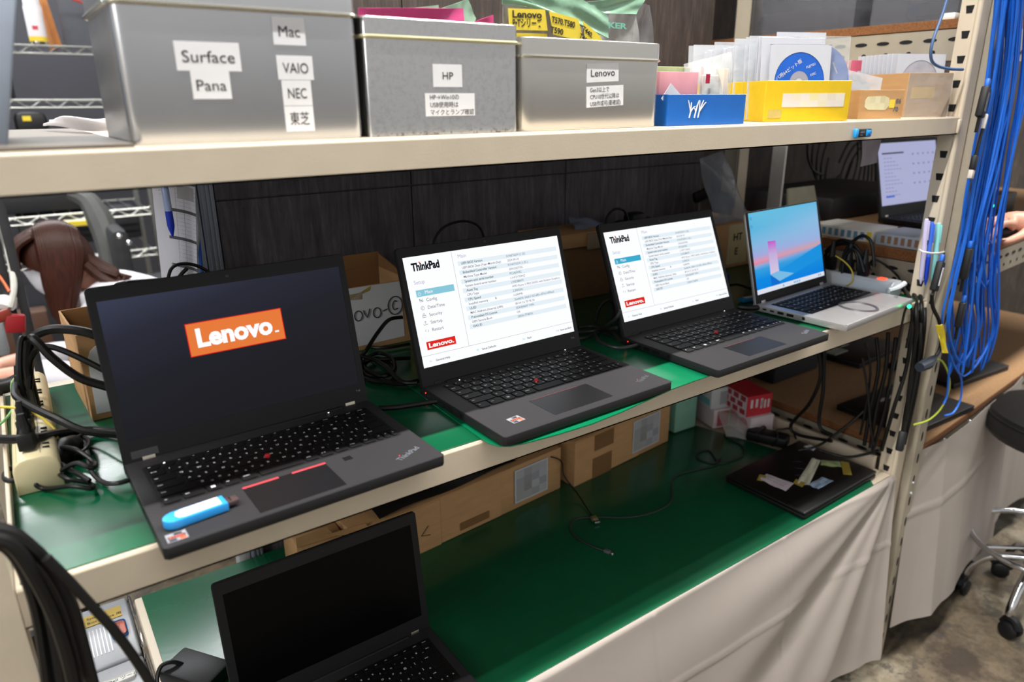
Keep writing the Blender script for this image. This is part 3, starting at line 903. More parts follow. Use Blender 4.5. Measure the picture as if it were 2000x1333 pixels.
def quad(p00, p10, p11, p01, bulge=0, n=10, th=.0008, wob=0):
    P = [V(p) for p in (p00, p10, p11, p01)]
    nr = (P[1] - P[0]).cross(P[3] - P[0]).normalized()
    def fn(u, v):
        q = P[0] * (1 - u) * (1 - v) + P[1] * u * (1 - v) + P[2] * u * v + P[3] * (1 - u) * v
        return q + nr * (bulge * math.sin(PI * u) * math.sin(PI * v) + wob * math.sin(9 * u + 3 * v) * math.sin(5 * v + 1))
    return MB().sheet(fn, n, n, th)
# pink pouches and green seals in the worn tin
tag(quad(*[(0.1426, 0.2, 0.5413), (0.2828, 0.2, 0.5492), (0.2839, 0.2, 0.4937), (0.1397, 0.2, 0.4899)], .008, 14, wob=.003).done('pouch', pink), 'long pink foil pouch lying along the front of the worn tin', 'pouch')
tag(quad(*[(0.311, 0.22, 0.5371), (0.3406, 0.22, 0.5466), (0.3446, 0.22, 0.4963), (0.3129, 0.22, 0.4955)], .004, 8).done('pouch', pink), 'small corner of a second pink pouch at the right of the worn tin', 'pouch')
tag(quad(*[(0.2273, 0.26, 0.5505), (0.2818, 0.26, 0.5586), (0.2836, 0.26, 0.4967), (0.2289, 0.26, 0.4952)], .003, 8).done('zip_bag', greenseal), 'flat pale green bag edge behind the long pink pouch', 'bag')
tag(quad(*[(0.2874, 0.27, 0.555), (0.334, 0.27, 0.5703), (0.3464, 0.27, 0.547), (0.3242, 0.27, 0.4983)], .003, 8, wob=.002).done('zip_bag', greenseal), 'upright pale green bag corner rising behind the pink pouch', 'bag')
# zip bags with yellow notes in the satin tin
t = thing('zip_bag', 'clear zip bag with green seal and three yellow handwritten notes on the clean open tin', 'bag', (.45, .2, .51))
TI = Matrix.Translation((-.45, -.2, -.51))
tp('film', quad(*[(0.3425, 0.2, 0.5611), (0.4934, 0.2, 0.5526), (0.5263, 0.2, 0.4723), (0.3437, 0.2, 0.4701)], .006, 14, wob=.003), clear)
tp('seal_strip', quad(*[(0.336, 0.195, 0.5755), (0.4378, 0.195, 0.5829), (0.5207, 0.195, 0.5537), (0.5222, 0.195, 0.5236)], 0, 14, wob=.002), greenfilm)
tp('seal_strip', quad(*[(0.3364, 0.1955, 0.5755), (0.5226, 0.1955, 0.5237), (0.4388, 0.1955, 0.5543), (0.3377, 0.1955, 0.5568)], 0, 14, wob=.002), greenfilm)
def note(parent, pts, lines, h):
    o = tp('note', MB().prism([(0, 0), (1, 0), (1, 1), (0, 1)], -.0006, .0006, Matrix()) if False else quad(*pts, 0, 2), yel, parent)
    P = [V(p) for p in pts]
    ex = (P[1] - P[0]); W = ex.length; ex.normalize(); nz = (P[3] - P[0]).cross(ex).normalized() * 1
    ey = nz.cross(ex).normalized()
    if ey.dot(P[0] - P[3]) < 0: ey = -ey
    nz = ex.cross(ey)
    H = (P[0] - P[3]).length
    b = MB()
    for i, s in enumerate(lines):
        b.text(s, frame(P[0] + ex * W * .1 - ey * (H * (.42 + .42 * i)) + nz * .0012, ex, ey, nz), h=h, w=W * .8 if len(s) > 5 else None, bold=.03)
    o2 = b.done('handwriting', ink, o, ang=0)
    o2.matrix_local = Matrix()
    return o
note(t, [(0.3455, 0.193, 0.5522), (0.4052, 0.193, 0.554), (0.4098, 0.193, 0.5286), (0.3476, 0.193, 0.527)], ['Lenovo', 'P•Tシリーズ'], .0085)
note(t, [(0.4109, 0.1915, 0.5523), (0.4619, 0.1915, 0.5456), (0.4721, 0.1915, 0.5181), (0.4192, 0.1915, 0.5238)], ['T570.T580', 'T590'], .0075)
note(t, [(0.469, 0.19, 0.5433), (0.5009, 0.19, 0.5258), (0.5122, 0.19, 0.5114), (0.4745, 0.19, 0.5181)], ['T440.', 'T450'], .0065)
t = thing('zip_bag', 'crumpled clear zip bag with wide green seal behind the bag with yellow notes', 'bag', (.5, .27, .51))
TI = Matrix.Translation((-.5, -.27, -.51))
tp('seal_strip', quad(*[(0.5189, 0.27, 0.577), (0.6717, 0.27, 0.5971), (0.6497, 0.27, 0.569), (0.5599, 0.27, 0.5654)], .004, 12, wob=.002), greenfilm)
tp('film', quad(*[(0.5599, 0.27, 0.5654), (0.6497, 0.27, 0.569), (0.6701, 0.27, 0.476), (0.5742, 0.27, 0.4749)], .008, 14, wob=.005), clear)
tp('printed_text', MB().text('KER', frame((0.5829, 0.262, 0.5458), (1, 0, 0), (0, 0, 1), (0, -1, 0)), h=.008, w=.04, bold=.04), mat('green_ink', '#6FB09A', .5, var=0))
t = tag(quad(*[(0.6816, 0.3, 0.5904), (0.7101, 0.3, 0.5891), (0.7376, 0.3, 0.4777), (0.6643, 0.3, 0.4769)], .012, 12, wob=.004).done('plastic_bag', film('thin_film', '#B5B8BA', .14, .2)), 'greyish clear bag bulging at the right end of the clean open tin', 'bag')
tag(quad(*[(0.3444, 0.2, 0.5237), (0.4144, 0.2, 0.5255), (0.4146, 0.2, 0.5101), (0.3442, 0.2, 0.5077)], .0, 6).done('note', yel), 'strip of yellow paper at the front rim of the clean open tin', 'note')

# ---- cartons with disc sleeves
blue = mat('blue_card', '#0E5FB4', .35, var=.04)
yell = mat('yellow_card', '#D6B20E', .45, var=.05, bump=.05)
sleeve_m = mat('sleeve_paper', '#B9BBC2', .75, var=.02)
inner_m = mat('carton_inner', '#B0A58E', .85)
def carton(name, label, P, phi, W, D, H, m, th=.0022, front_cut=0):
    M = TR(P, -R(phi))
    root = thing(name, label, 'box', M=M)
    for nm, a in (('front_panel', (0, W, 0, th, 0, H)), ('back_panel', (0, W, D - th, D, 0, H)), ('side_panel', (0, th, th, D - th, 0, H)), ('side_panel', (W - th, W, th, D - th, 0, H)), ('base_panel', (th, W - th, th, D - th, 0, th))):
        MB().bb(*a, .0004, 1).done(nm, m, root)
    return root, M
PB = (0.6163, 0.16, 0.4065)
br, BM = carton('carton_tray', 'low blue carton tray with a white branching mark, beside the yellow carton', (PB[0], PB[1], ZU), 6, 0.1619, .13, .0455, blue)
b = MB()
W_ = 0.1619
for k, (xa, tips) in enumerate(((.28, ((-.006, .02), (.001, .017), (.009, .011))), (.345, ((-.004, .008), (.006, .02), (.003, .014))), (.39, ((-.0, .02), (.008, .02), (.013, .017))))):
    xb = W_ * xa
    base = V((xb - .002, -.0004, .011)); mid = V((xb, -.0004, .02))
    b.tube([base, mid], .0011, 6, 1, smooth=False)
    for dx, dz in tips: b.tube([mid, (xb + dx * .6, -.0004, .02 + dz * .55), (xb + dx, -.0004, .017 + dz)], .0009, 6, 3, radii=[.001, .0009, .0005])
b.done('printed_mark', white, br)
def inblue(name, pts_mb, m, label, cat):
    return tag(pts_mb.done(name, m), label, cat)
tag(MB(BM).bb(.006, .085, .03, .05, .003, .079, .001).done('paper_box', mat('dusty_pink', '#C98A92', .7)), 'dusty pink paper box standing in the blue tray', 'box')
tag(MB(BM).bb(.004, .095, .06, .075, .003, .088, .002).done('sponge_pack', mat('olive_pack', '#8C976B', .7, var=.2)), 'olive green packet behind the pink box in the blue tray', 'packet')
o = thing('parts_bag', 'clear bag of small metal parts leaning at the right of the blue tray', 'bag', M=BM)
MB().bb(.1, .135, .035, .042, .004, .075, .002, M=TR((0, 0, 0))).done('metal_part', mat('metal_part', '#C9C6C0', .4, metal=.3), o)
MB().bb(.14, .15, .03, .05, .004, .085, .001).done('card_strip', mat('pale_card', '#CBBFAE', .8), o)
MB().bb(.112, .116, .0335, .0355, .035, .055).done('dark_clip', port, o)
quad((.085, .028, .003), (.158, .028, .003), (.172, .05, .112), (.08, .06, .092), .012, 12, wob=.004).done('film', clear, o)
MB().bb(.098, .106, .026, .027, .062, .076).done('red_tab', mat('crimson', '#A8103A', .5, var=0), o)
tag(MB(BM @ TR((.012, .012, .04), 0, 0, R(38))).bb(-.012, .02, 0, .0008, -.01, .018).done('paper_slip', paper), 'white printed slip poking out at the left of the blue tray', 'paper')

PYL = (0.8855, 0.185, 0.4019)
yr, YM = carton('carton_tray', 'yellow carton tray packed with disc sleeves', (PYL[0], PYL[1], ZU), 22, 0.1699, .31, .068, yell)
Wy = 0.1699
def pixmat(name, cols, n):
    m = bpy.data.materials.new(name); t_ = NT(m)
    tc = t_.n('ShaderNodeTexCoord'); mp = t_.n('ShaderNodeVectorMath', operation='MULTIPLY'); mp.inputs[1].default_value = n
    fl = t_.n('ShaderNodeVectorMath', operation='FLOOR'); wn = t_.n('ShaderNodeTexWhiteNoise')
    t_.l(tc.outputs['Generated'], mp.inputs[0]); t_.l(mp.outputs[0], fl.inputs[0]); t_.l(fl.outputs[0], wn.inputs['Vector'])
    k = len(cols)
    t_.l(t_.ramp(wn.outputs[0], [(i / (k - 1), lin(c)) for i, c in enumerate(cols)]), t_.b.inputs['Base Color'])
    t_.b.inputs['Roughness'].default_value = .7
    return m
lblm = pixmat('blocky_label', ['#A9A7A4', '#BDBCBA', '#D0CFCC', '#B5B4B8'], (5.01, 1.0, 4.01))
lblc = pixmat('blocky_cream', ['#D6CDB0', '#DAD2C4', '#CFC6C0', '#D9D094'], (7.01, 1.0, 2.01))
MB().bb(Wy * .2, Wy * .93, -.0006, 0, .024, .047).done('pale_label', lblc, yr, ang=0)
MB().bb(Wy * .05, Wy * .2, -.0006, 0, .006, .02).done('scuffed_patch', mat('scuff', '#B9A45A', .8), yr, ang=0)
def sleeve_mesh(w=.125, h=.126, window=0, th=.0012):
    b = MB()
    if not window:
        b.bb(0, w, 0, th, 0, h, .0003, 1)
        return b
    n = 48; c = (w / 2, h * .5)
    ci = [(c[0] + window * math.cos(2 * PI * i / n), c[1] + window * math.sin(2 * PI * i / n)) for i in range(n)]
    sq = []
    for i in range(n):
        a = 2 * PI * i / n; dx, dy = math.cos(a), math.sin(a)
        k = min((w / 2) / max(1e-6, abs(dx)), (h / 2) / max(1e-6, abs(dy))); sq.append((c[0] + dx * k, c[1] + dy * k))
    for y in (0,):
        A = [b._v((x, y, z)) for x, z in ci]; B = [b._v((x, y, z)) for x, z in sq]
        for i in range(n): b.bm.faces.new((A[i], A[(i + 1) % n], B[(i + 1) % n], B[i]))
    b.bb(0, w, th, th + .0004, 0, h)
    for x in (0, w - .0006): b.bb(x, x + .0006, 0, th, 0, h)
    b.bb(0, w, 0, th, h - .0006, h)
    return b
def disc(name, label, M, m, r=.06, lines=()):
    d_ = thing(name, label, 'disc', M=M)
    b = MB(); n = 64
    rings = [[b._v((q * math.cos(2 * PI * i / n), -.0002, q * math.sin(2 * PI * i / n))) for i in range(n)] for q in (.019, r)]
    for i in range(n): b.bm.faces.new((rings[0][i], rings[0][(i + 1) % n], rings[1][(i + 1) % n], rings[1][i]))
    b.done('printed_face', m, d_, ang=0)
    b = MB(); rings = [[b._v((q * math.cos(2 * PI * i / n), .0001, q * math.sin(2 * PI * i / n))) for i in range(n)] for q in (.0075, .0195)]
    for i in range(n): b.bm.faces.new((rings[0][i], rings[0][(i + 1) % n], rings[1][(i + 1) % n], rings[1][i]))
    b.done('hub_ring', mat('disc_silver', '#B9B6C4', .2, metal=.7, var=0), d_, ang=0)
    if lines:
        b = MB()
        for s, x, z, rot, h in lines:
            b.text(s, TR((x, -.0006, z)) @ Matrix.Rotation(PI / 2, 4, 'X') @ Matrix.Rotation(R(rot), 4, 'Z'), h=h, align='C')
        b.done('printed_text', white, d_, ang=0)
    return d_
dblue = mat('disc_blue', '#1457B8', .3, var=.08); dblue2 = mat('disc_blue_pale', '#3E68B4', .35, var=.05)
lean = TR((0, 0, 0), 0, R(-6))
def slot(x, y, z=.003, rot=0, tip=-5):
    return YM @ TR((x, y, z), R(rot), R(tip))
SLG = 'white disc sleeves filed in the yellow carton'
def put_sleeve(me, M, label, group=None, name='disc_sleeve'):
    o = link(name, me); o.matrix_world = M
    return tag(o, label, 'disc sleeve', group)
sw = sleeve_mesh(.122, .126, window=.05).done('disc_sleeve', sleeve_m, ang=0); sw.matrix_world = slot(.014, .012)
tag(sw, 'front white paper sleeve in the yellow carton, round window showing a bright blue disc', 'disc sleeve')
disc('disc', 'bright blue printed disc inside the front paper sleeve of the yellow carton', slot(.014, .012) @ TR((.061, .0008, .063)), dblue, lines=(('ドライバ用64ビット版', -.03, .012, 33, .006), ('FUJITSU', .022, .026, 20, .004), ('DISC', .028, .012, 20, .004), ('●', .034, -.03, 0, .005)))
sm = sleeve_mesh().done('disc_sleeve', sleeve_m, ang=0)
sm.matrix_world = slot(.002, .02, .014); tag(sm, 'white disc sleeve filed in the long row behind the front one in the yellow carton', 'disc sleeve', SLG)
ys = [.023, .026, .029, .032] + [.062, .066, .07, .106, .11, .114, .118, .122, .127, .131, .136, .14, .145, .15, .176, .18, .184, .188, .193, .197, .202, .206, .21, .215, .22]
for i, yy in enumerate(ys):
    put_sleeve(sm.data, slot(.004 + .004 * ((i * 7) % 5) / 5, yy + .012, .003 + (.013 if i < 4 else .001 * ((i * 3) % 4)), 0, -3 - (i % 3)), sm['label'], SLG)
CLG = 'clear plastic disc pockets in the yellow carton'
cm = sleeve_mesh(.14, .142, th=.0016).done('disc_pocket', milky, ang=0); cm.matrix_world = slot(-.004, .05, .003)
tag(cm, 'taller clear plastic pocket standing between the white sleeves of the yellow carton', 'disc sleeve', CLG)
for yy, dx in ((.058, .004), (.09, 0), (.098, .01), (.165, 0), (.24, -.006), (.265, -.004)):
    put_sleeve(cm.data, slot(-.004 + dx, yy + .01, .002), cm['label'], CLG, 'disc_pocket')
for k, (yy, cx) in enumerate(((.232, '#B65A62'), (.236, '#C9B7A4'), (.24, '#B04A50'), (.244, '#D5CFC6'), (.248, '#A98C74'))):
    o = sleeve_mesh(.1, .1, th=.002).done('disc_sleeve', mat('sleeve_tint_%d' % k, cx, .7)); o.matrix_world = slot(.006, yy + .012, .003)
    tag(o, 'short tinted booklet sleeve at the back of the yellow carton row', 'disc sleeve', 'short tinted sleeves')
# right hand pocket with the paler disc
o = sleeve_mesh(.13, .14, th=.0012).done('disc_pocket', clear, ang=0); o.matrix_world = slot(.05, .03, .004, -4)
tag(o, 'large clear pocket at the right of the yellow carton holding a pale blue disc', 'disc sleeve')
disc('disc', 'paler blue disc in the clear pocket at the right of the yellow carton', slot(.05, .03, .004, -4) @ TR((.072, .001, .066)), dblue2, lines=(('||||||', -.016, .034, 0, .012), ('Windows', .03, .02, -60, .004)))
tag(MB(slot(.05, .05, .004)).bb(0, .1, 0, .0015, .05, .148).done('paper_sheet', sleeve_m), 'loose white sheet sticking up behind the pale blue disc', 'paper')

P1B = (1.1445, 0.16, 0.3988)
b1, M1 = carton('cardboard_tray', 'small brown cardboard tray with a taped pale tag, right of the yellow carton', (P1B[0], P1B[1], ZU - .002), 20, 0.1013, .14, .055, card)
W1 = 0.1013
MB().prism([(W1 * .12, .024), (W1 * .2, .019), (W1 * .6, .018), (W1 * .68, .026), (W1 * .66, .04), (W1 * .55, .044), (W1 * .18, .043), (W1 * .12, .036)], 0, .0006, Matrix(((1, 0, 0, 0), (0, 0, -1, 0), (0, 1, 0, 0), (0, 0, 0, 1)))).done('pale_tag', pixmat('tag_blocks', ['#C6BE93', '#CFC9A8', '#BFB68C'], (5.01, 1, 2.01)), b1, ang=0)
MB().bb(W1 * .68, W1 * .8, -.0006, 0, .022, .037).done('yellow_tape', yel, b1, ang=0)
MB().text('86', Matrix.Translation((W1 * .82, -.0005, .03)) @ Matrix.Rotation(PI / 2, 4, 'X'), h=.009, bold=.02).text('70', Matrix.Translation((W1 * .78, -.0005, .015)) @ Matrix.Rotation(PI / 2, 4, 'X'), h=.009, bold=.02).done('printed_text', mat('grey_ink', '#5A5A60', .8, var=0), b1, ang=0)
P2B = (1.336, 0.17, 0.3968)
b2, M2 = carton('cardboard_box', 'taller brown cardboard box wrapped in clear tape at the right end of the upper shelf', (P2B[0], P2B[1], ZU - .003), 20, 0.1114, .2, .09, card)
W2 = 0.1114
MB().bb(-.0008, W2 + .0008, -.001, 0, .001, .089).done('clear_tape', clear, b2, ang=0)
MB().bb(.01, W2 * .62, -.0004, .0, .04, .062).done('yellow_tape', mat('old_tape', '#B8964A', .5), b2, ang=0)
o = sleeve_mesh(.126, .126, window=.05).done('disc_sleeve', sleeve_m, ang=0); o.matrix_world = M2 @ TR((.006, .04, .004), 0, R(-4))
tag(o, 'white sleeve with a round window showing a grey disc in the tall cardboard box', 'disc sleeve')
disc('disc', 'grey written-on disc in the windowed sleeve of the tall cardboard box', M2 @ TR((.006, .04, .004), 0, R(-4)) @ TR((.063, .0008, .063)), mat('disc_grey', '#A3A1A8', .35, var=.15), lines=())
for k in range(9):
    put_sleeve(sm.data, M2 @ TR((.005, .055 + .0125 * k, .004), 0, R(-3)), 'plain white sleeve filed behind the windowed one in the tall cardboard box', 'sleeves in the tall cardboard box')
for k, (yy, cx) in enumerate(((.16, '#C05A70'), (.172, '#C9A8A8'), (.18, '#B83A4E'))):
    o = sleeve_mesh(.115, .118, th=.003).done('disc_sleeve', mat('sleeve_red_%d' % k, cx, .6)); o.matrix_world = M2 @ TR((-.012, yy, .004))
    tag(o, 'reddish sleeve at the back of the tall cardboard box', 'disc sleeve', 'reddish sleeves')
o = sleeve_mesh(.125, .1, th=.002).done('disc_sleeve', milky); o.matrix_world = M1 @ TR((-.03, .06, .003), 0, R(-8), R(10))
tag(o, 'clouded clear sleeve with a shiny disc leaning in the small brown tray', 'disc sleeve')
disc('disc', 'shiny silver disc in the clouded sleeve of the small brown tray', M1 @ TR((-.03, .064, .003), 0, R(-8), R(10)) @ TR((.062, 0, .045)), mat('disc_rainbow', '#A8A8A4', .15, metal=.8, var=.2), r=.05)
# blue stick clinging to the shelf lip
t = thing('memory_stick', 'black and bright blue memory stick stuck on the front edge of the upper shelf', 'memory stick', (1.087, 0.117, 0.3789), 0)
MB().bb(-.027, .027, -.007, 0, -.0075, .0075, .003).done('body', port, t)
MB().bb(-.0275, -.018, -.0078, .0002, -.0082, .0082, .003).done('end_cap', mat('bright_blue', '#2196DC', .35, var=0), t)
sl = MB().bb(.006, .022, -.0092, -.006, -.006, .006, .0025).done('slider', MATS['bright_blue'], t)
MB().lathe([(.0042, 0), (.0042, .0015), (.003, .0022), (0, .0018)], 16, Matrix.Translation((.015, -.009, 0)) @ Matrix.Rotation(PI / 2, 4, 'X')).done('slider_ring', mat('deep_blue', '#1272B8', .3, var=0), sl)
MB().text('ADATA', Matrix.Translation((-.013, -.0072, .0005)) @ Matrix.Rotation(PI / 2, 4, 'X'), h=.003, bold=.01).text('UV128', Matrix.Translation((-.013, -.0072, -.004)) @ Matrix.Rotation(PI / 2, 4, 'X'), h=.002).done('printed_text', mat('light_print', '#9A9AA0', .5, var=0), t, ang=0)
tag(MB().bb(-.287, -.1195, .135, .7, ZU, ZU + .003).done('darkening_board', mat('darkening_grey', '#5F584F', .6, var=.05)), 'grey brown board added to darken the upper shelf under the soft plastic sleeve', 'board')  # board added to tone down a shelf top that is lit too brightly
# left end: grey case and plastic sleeve
tag(MB().prism([[(-0.2378, 0.2, 0.3969)][0][::2], [(-0.2162, 0.2, 0.3986)][0][::2], [(-0.1833, 0.2, 0.532)][0][::2], [(-0.2108, 0.2, 0.5302)][0][::2]], -.2, -.36, Matrix(((1, 0, 0, 0), (0, 0, -1, 0), (0, 1, 0, 0), (0, 0, 0, 1))), .002).done('file_case', mat('grey_blue_case', '#8D97A6', .35, var=.04)),
    'grey blue flat-sided case standing at the far left edge of the upper shelf', 'case')
tag(quad(*[(-0.1635, 0.6, 0.4115), (-0.0877, 0.36, 0.4054), (-0.0904, 0.36, 0.423), (-0.1547, 0.6, 0.4195)], .012, 12, wob=.003, th=.002).done('plastic_sleeve', mat('soft_white', '#CFC9CB', .3, var=.05, bump=.3, bscale=30)), 'whitish soft plastic sleeve lying left of the large tin', 'plastic sleeve')

# ------------------------------------------------------------------ middle shelf: boxes, strips, leads
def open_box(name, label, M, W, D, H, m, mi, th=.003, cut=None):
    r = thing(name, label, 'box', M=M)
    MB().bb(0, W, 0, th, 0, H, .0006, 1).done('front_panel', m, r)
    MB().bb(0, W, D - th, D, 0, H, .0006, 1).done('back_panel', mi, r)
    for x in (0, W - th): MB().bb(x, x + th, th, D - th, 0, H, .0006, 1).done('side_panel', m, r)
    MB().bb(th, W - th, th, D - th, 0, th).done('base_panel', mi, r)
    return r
def face_sheet(parent, poly, m, y=-.0006, name='paper_sheet', th=.0006):
    """flat sheet on a front (local x,z outline)"""
    return MB().prism(poly, -th, 0, Matrix(((1, 0, 0, 0), (0, 0, 1, 0), (0, 1, 0, 0), (0, 0, 0, 1)))).done(name, m, parent, ang=0)
XZ = lambda x, z, y=-.0016: Matrix.Translation((x, y, z)) @ Matrix.Rotation(PI / 2, 4, 'X')
MBX = TR((-.183, .507, -.0011), R(3))
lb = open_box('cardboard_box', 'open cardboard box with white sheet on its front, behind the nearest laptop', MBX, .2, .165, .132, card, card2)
p = face_sheet(lb, [(.006, .01), (.15, .008), (.15, .118), (.06, .122), (.03, .118), (.014, .106), (.009, .095)], paper)
MB().tube([(.028, -.0016, .085), (.032, -.0016, .056)], .0009, 5, 1, smooth=False).tube([(.031, -.0016, .07), (.05, -.0016, .075)], .0009, 5, 1, smooth=False).tube([(.026, -.0016, .086), (.046, -.0016, .092)], .0009, 5, 1, smooth=False).done('handwriting', ink, p)
t = thing('power_adapter', 'black flat adapter sticking up out of the left cardboard box behind the nearest laptop', 'adapter', M=MBX @ TR((.1, .05, .06), R(20), R(-14), R(8)))
MB().bb(-.03, .05, -.02, .02, 0, .125, .006).done('body', black, t)
tag(MB(MBX @ TR((.05, .06, .1), R(-30), R(60))).bb(-.006, .006, -.005, .005, -.04, .03, .002).tube([(0, 0, .03), (.01, .01, .06), (.03, .015, .085)], .003, 8).done('plug', black), 'black plug end with lead inside the left cardboard box', 'plug')

MCX = TR((.1, .567, -.0011), R(-1.2))
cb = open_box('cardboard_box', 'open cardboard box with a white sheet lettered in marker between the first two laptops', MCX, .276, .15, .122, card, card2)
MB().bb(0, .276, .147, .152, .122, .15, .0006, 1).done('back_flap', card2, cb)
MB().prism([(.003, .12), (.145, .12), (.145, .148)], 0, .003, Matrix(((0, 0, 1, .2725), (1, 0, 0, 0), (0, 1, 0, 0), (0, 0, 0, 1)))).done('side_flap', card2, cb)
p = face_sheet(cb, [(.05, .006), (.254, .0115), (.252, .121), (.05, .1215)], paper)
def stroke(b, pts, r=.0009, k=5): b.tube([(x, -.0016, z) for x, z in pts], r, 5, k)
b = MB()
for cx in (.163, .2):
    stroke(b, [(cx + .0075 * math.cos(a * PI / 5), .068 + .0095 * math.sin(a * PI / 5)) for a in range(11)])
stroke(b, [(.1735, .077), (.18, .062), (.186, .078)], k=2); stroke(b, [(.212, .069), (.221, .072)], k=2)
stroke(b, [(.2375 + .0145 * math.cos(a * PI / 7), .076 + .0175 * math.sin(a * PI / 7)) for a in range(15)])
stroke(b, [(.2415, .083), (.236, .085), (.232, .076), (.235, .068), (.242, .07)])
b.text('Len', XZ(.115, .06), h=.018, bold=.0)
b.done('handwriting', ink, p)
face_sheet(cb, [(.12, .109), (.17, .111), (.193, .121), (.19, .112), (.175, .108), (.174, .098), (.15, .099), (.12, .1)], mat('yellow_tape_bright', '#EBC820', .5), -.0014, 'yellow_tape', .0006)

def closed_box(name, label, M, W, D, H, m, flap=0):
    r = thing(name, label, 'box', M=M)
    MB().bb(0, W, 0, D, 0, H, .002, 2).done('body', m, r)
    return r
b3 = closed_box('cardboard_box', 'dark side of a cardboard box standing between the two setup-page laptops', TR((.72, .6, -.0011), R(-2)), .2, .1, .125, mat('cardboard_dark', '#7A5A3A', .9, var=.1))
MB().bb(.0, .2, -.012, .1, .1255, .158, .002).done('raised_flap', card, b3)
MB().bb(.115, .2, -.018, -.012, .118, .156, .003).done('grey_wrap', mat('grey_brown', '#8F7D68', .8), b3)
b4 = closed_box('cardboard_box', 'cardboard box with a pale paper note behind the silver laptop', TR((1.27, .6, -.0011), R(-2)), .19, .1, .121, card)
q = face_sheet(b4, [(.085, .01), (.165, .01), (.165, .118), (.085, .118)], mat('cream_sheet', '#BDAE84', .8), -.0006)
MB().text('HT', XZ(.105, .075), h=.02, bold=.02).text('E', XZ(.115, .035), h=.02, bold=.02).done('handwriting', ink, q, ang=0)
# clear bag of dark parts standing on that box
t = thing('parts_bag', 'crumpled clear plastic bag of dark parts standing behind the silver laptop', 'bag', (1.38, .64, .12))
quad((-.06, -.02, 0), (.095, -.02, .0), (-.03, .0, .19), (-.115, 0, .175), bulge=.03, n=18, wob=.007).done('film', film('dull_film', '#A9B0BC', .42, .12), t)
MB().box((.0, .01, .05), (.1, .02, .06), TR((0, 0, 0), R(10), 0, R(12)), .008).done('dark_part', mat('dark_blue_part', '#1A222E', .5), t)
MB().box((-.03, .02, .09), (.07, .016, .03), TR((0, 0, 0), R(-10), 0, R(-18)), .006).done('dark_part', black, t)
tag(quad((.83, .62, .158), (.96, .61, .13), (.98, .66, .15), (.86, .68, .178), .015, 14, wob=.006).done('plastic_bag', film('blue_film', '#8D9AB4', .55, .2)), 'bluish crumpled clear bag lying above the third laptop lid', 'bag')
tag(MB().box((1.07, .66, .14), (.12, .06, .03), None, .012).box((1.05, .65, .16), (.05, .04, .03), None, .01).done('dark_pouch', black), 'small black pouch lying behind the lid of the third laptop', 'pouch')
tag(MB().bb(1.075, 1.16, .43, .55, 0, .045, .004).done('blue_case', mat('navy_case', '#123A86', .5)), 'dark blue case lying between the third laptop and the silver laptop', 'case')
t = thing('memory_stick', 'bright blue memory stick lying beside the hinge of the silver laptop', 'memory stick', (1.1308, 0.3472, 0.004), R(-8))
MB().bb(-.03, .02, -.009, .009, -.004, .005, .003).done('body', MATS['bright_blue'], t); MB().bb(-.02, .012, -.006, .006, .0045, .0058, .001).done('pale_label', paper, t); MB().bb(.02, .034, -.006, .006, -.003, .003).done('connector', steel, t)
# memory stick on the first laptop
t = thing('memory_stick', 'blue memory stick with long white label on the palm rest of the nearest laptop', 'memory stick', (-0.123, 0.1136, 0.0245), R(5))
n = 10
out = [(.03, -.0105), (.03, .0105)] + [(-.024 + -.0105 * math.sin(PI * i / n), .0105 * math.cos(PI * i / n)) for i in range(n + 1)]
MB().prism(out, -.0055, .0045, bev=.0012).done('body', mat('stick_blue', '#2E97E0', .35, var=.03), t)
out = [(.024, -.0082), (.024, .0082), (-.014, .0082), (-.02, .006), (-.022, 0), (-.02, -.006), (-.014, -.0082)]
MB().prism(out, .0045, .0052).done('pale_label', paper, t, ang=0)
c = MB().bb(.03, .043, -.0062, .0062, -.003, .0022, .0004).done('connector', mat('usb_shell', '#6B5A5A', .3, metal=.6), t)
MB().bb(.034, .036, -.0038, -.001, .0021, .0025).bb(.034, .036, .001, .0038, .0021, .0025).done('contact_window', port, c)

# cream power strip at the left
st = thing('power_strip', 'yellowed cream power strip with black plugs at the left end of the shelf', 'power strip', (-.254, .49, -.0012), R(-1))
stm = mat('yellowed_plastic', '#CFC39C', .4, var=.04)
M_ = Matrix(((1, 0, 0, 0), (0, 0, 1, 0), (0, 1, 0, 0), (0, 0, 0, 1)))
MB().prism([(-.024, 0), (.024, 0), (.024, .03), (.0215, .038), (.016, .043), (.008, .045), (-.008, .045), (-.016, .043), (-.0215, .038), (-.024, .03)], -.172, .172, M_, .003).done('body', stm, st)
MB().bb(-.0185, -.0172, -.165, .165, .0405, .0412).bb(.0062, .007, -.16, .16, .0449, .0454).done('seam', mat('seam_brown', '#7E7558', .6, var=0), st)
b = MB()
for k in range(6):
    y = -.14 + .052 * k
    for dy in (-.005, .007): b.bb(.0095, .0165, y + dy - .001, y + dy + .001, .0425, .0455)
b.done('socket_slot', hole, st)
STG = 'black plugs pushed into the cream power strip'
def plug(M, label, group=None, h=.034):
    t = thing('plug', label, 'plug', M=M, group=group)
    MB().prism([(-.011, -.008), (.011, -.008), (.013, 0), (.011, .008), (-.011, .008), (-.013, 0)], 0, h * .62, bev=.002).done('body', black, t)
    MB().tube([(0, 0, h * .6), (0, 0, h), (.0, 0, h * 1.3)], .006, 10, 3, radii=[.009, .006, .0042]).done('strain_relief', cabm, t)
    return t
for k, dy in enumerate((-.142, -.09, -.038, .014, .066)):
    plug(Matrix.Translation((-.2585 + dy * .017, .49 + dy, .0445)) @ Matrix.Rotation(R(-8 + 5 * (k % 3)), 4, 'X') @ Matrix.Rotation(R(80), 4, 'Z'), 'black plug pushed into the row of the cream power strip', STG)
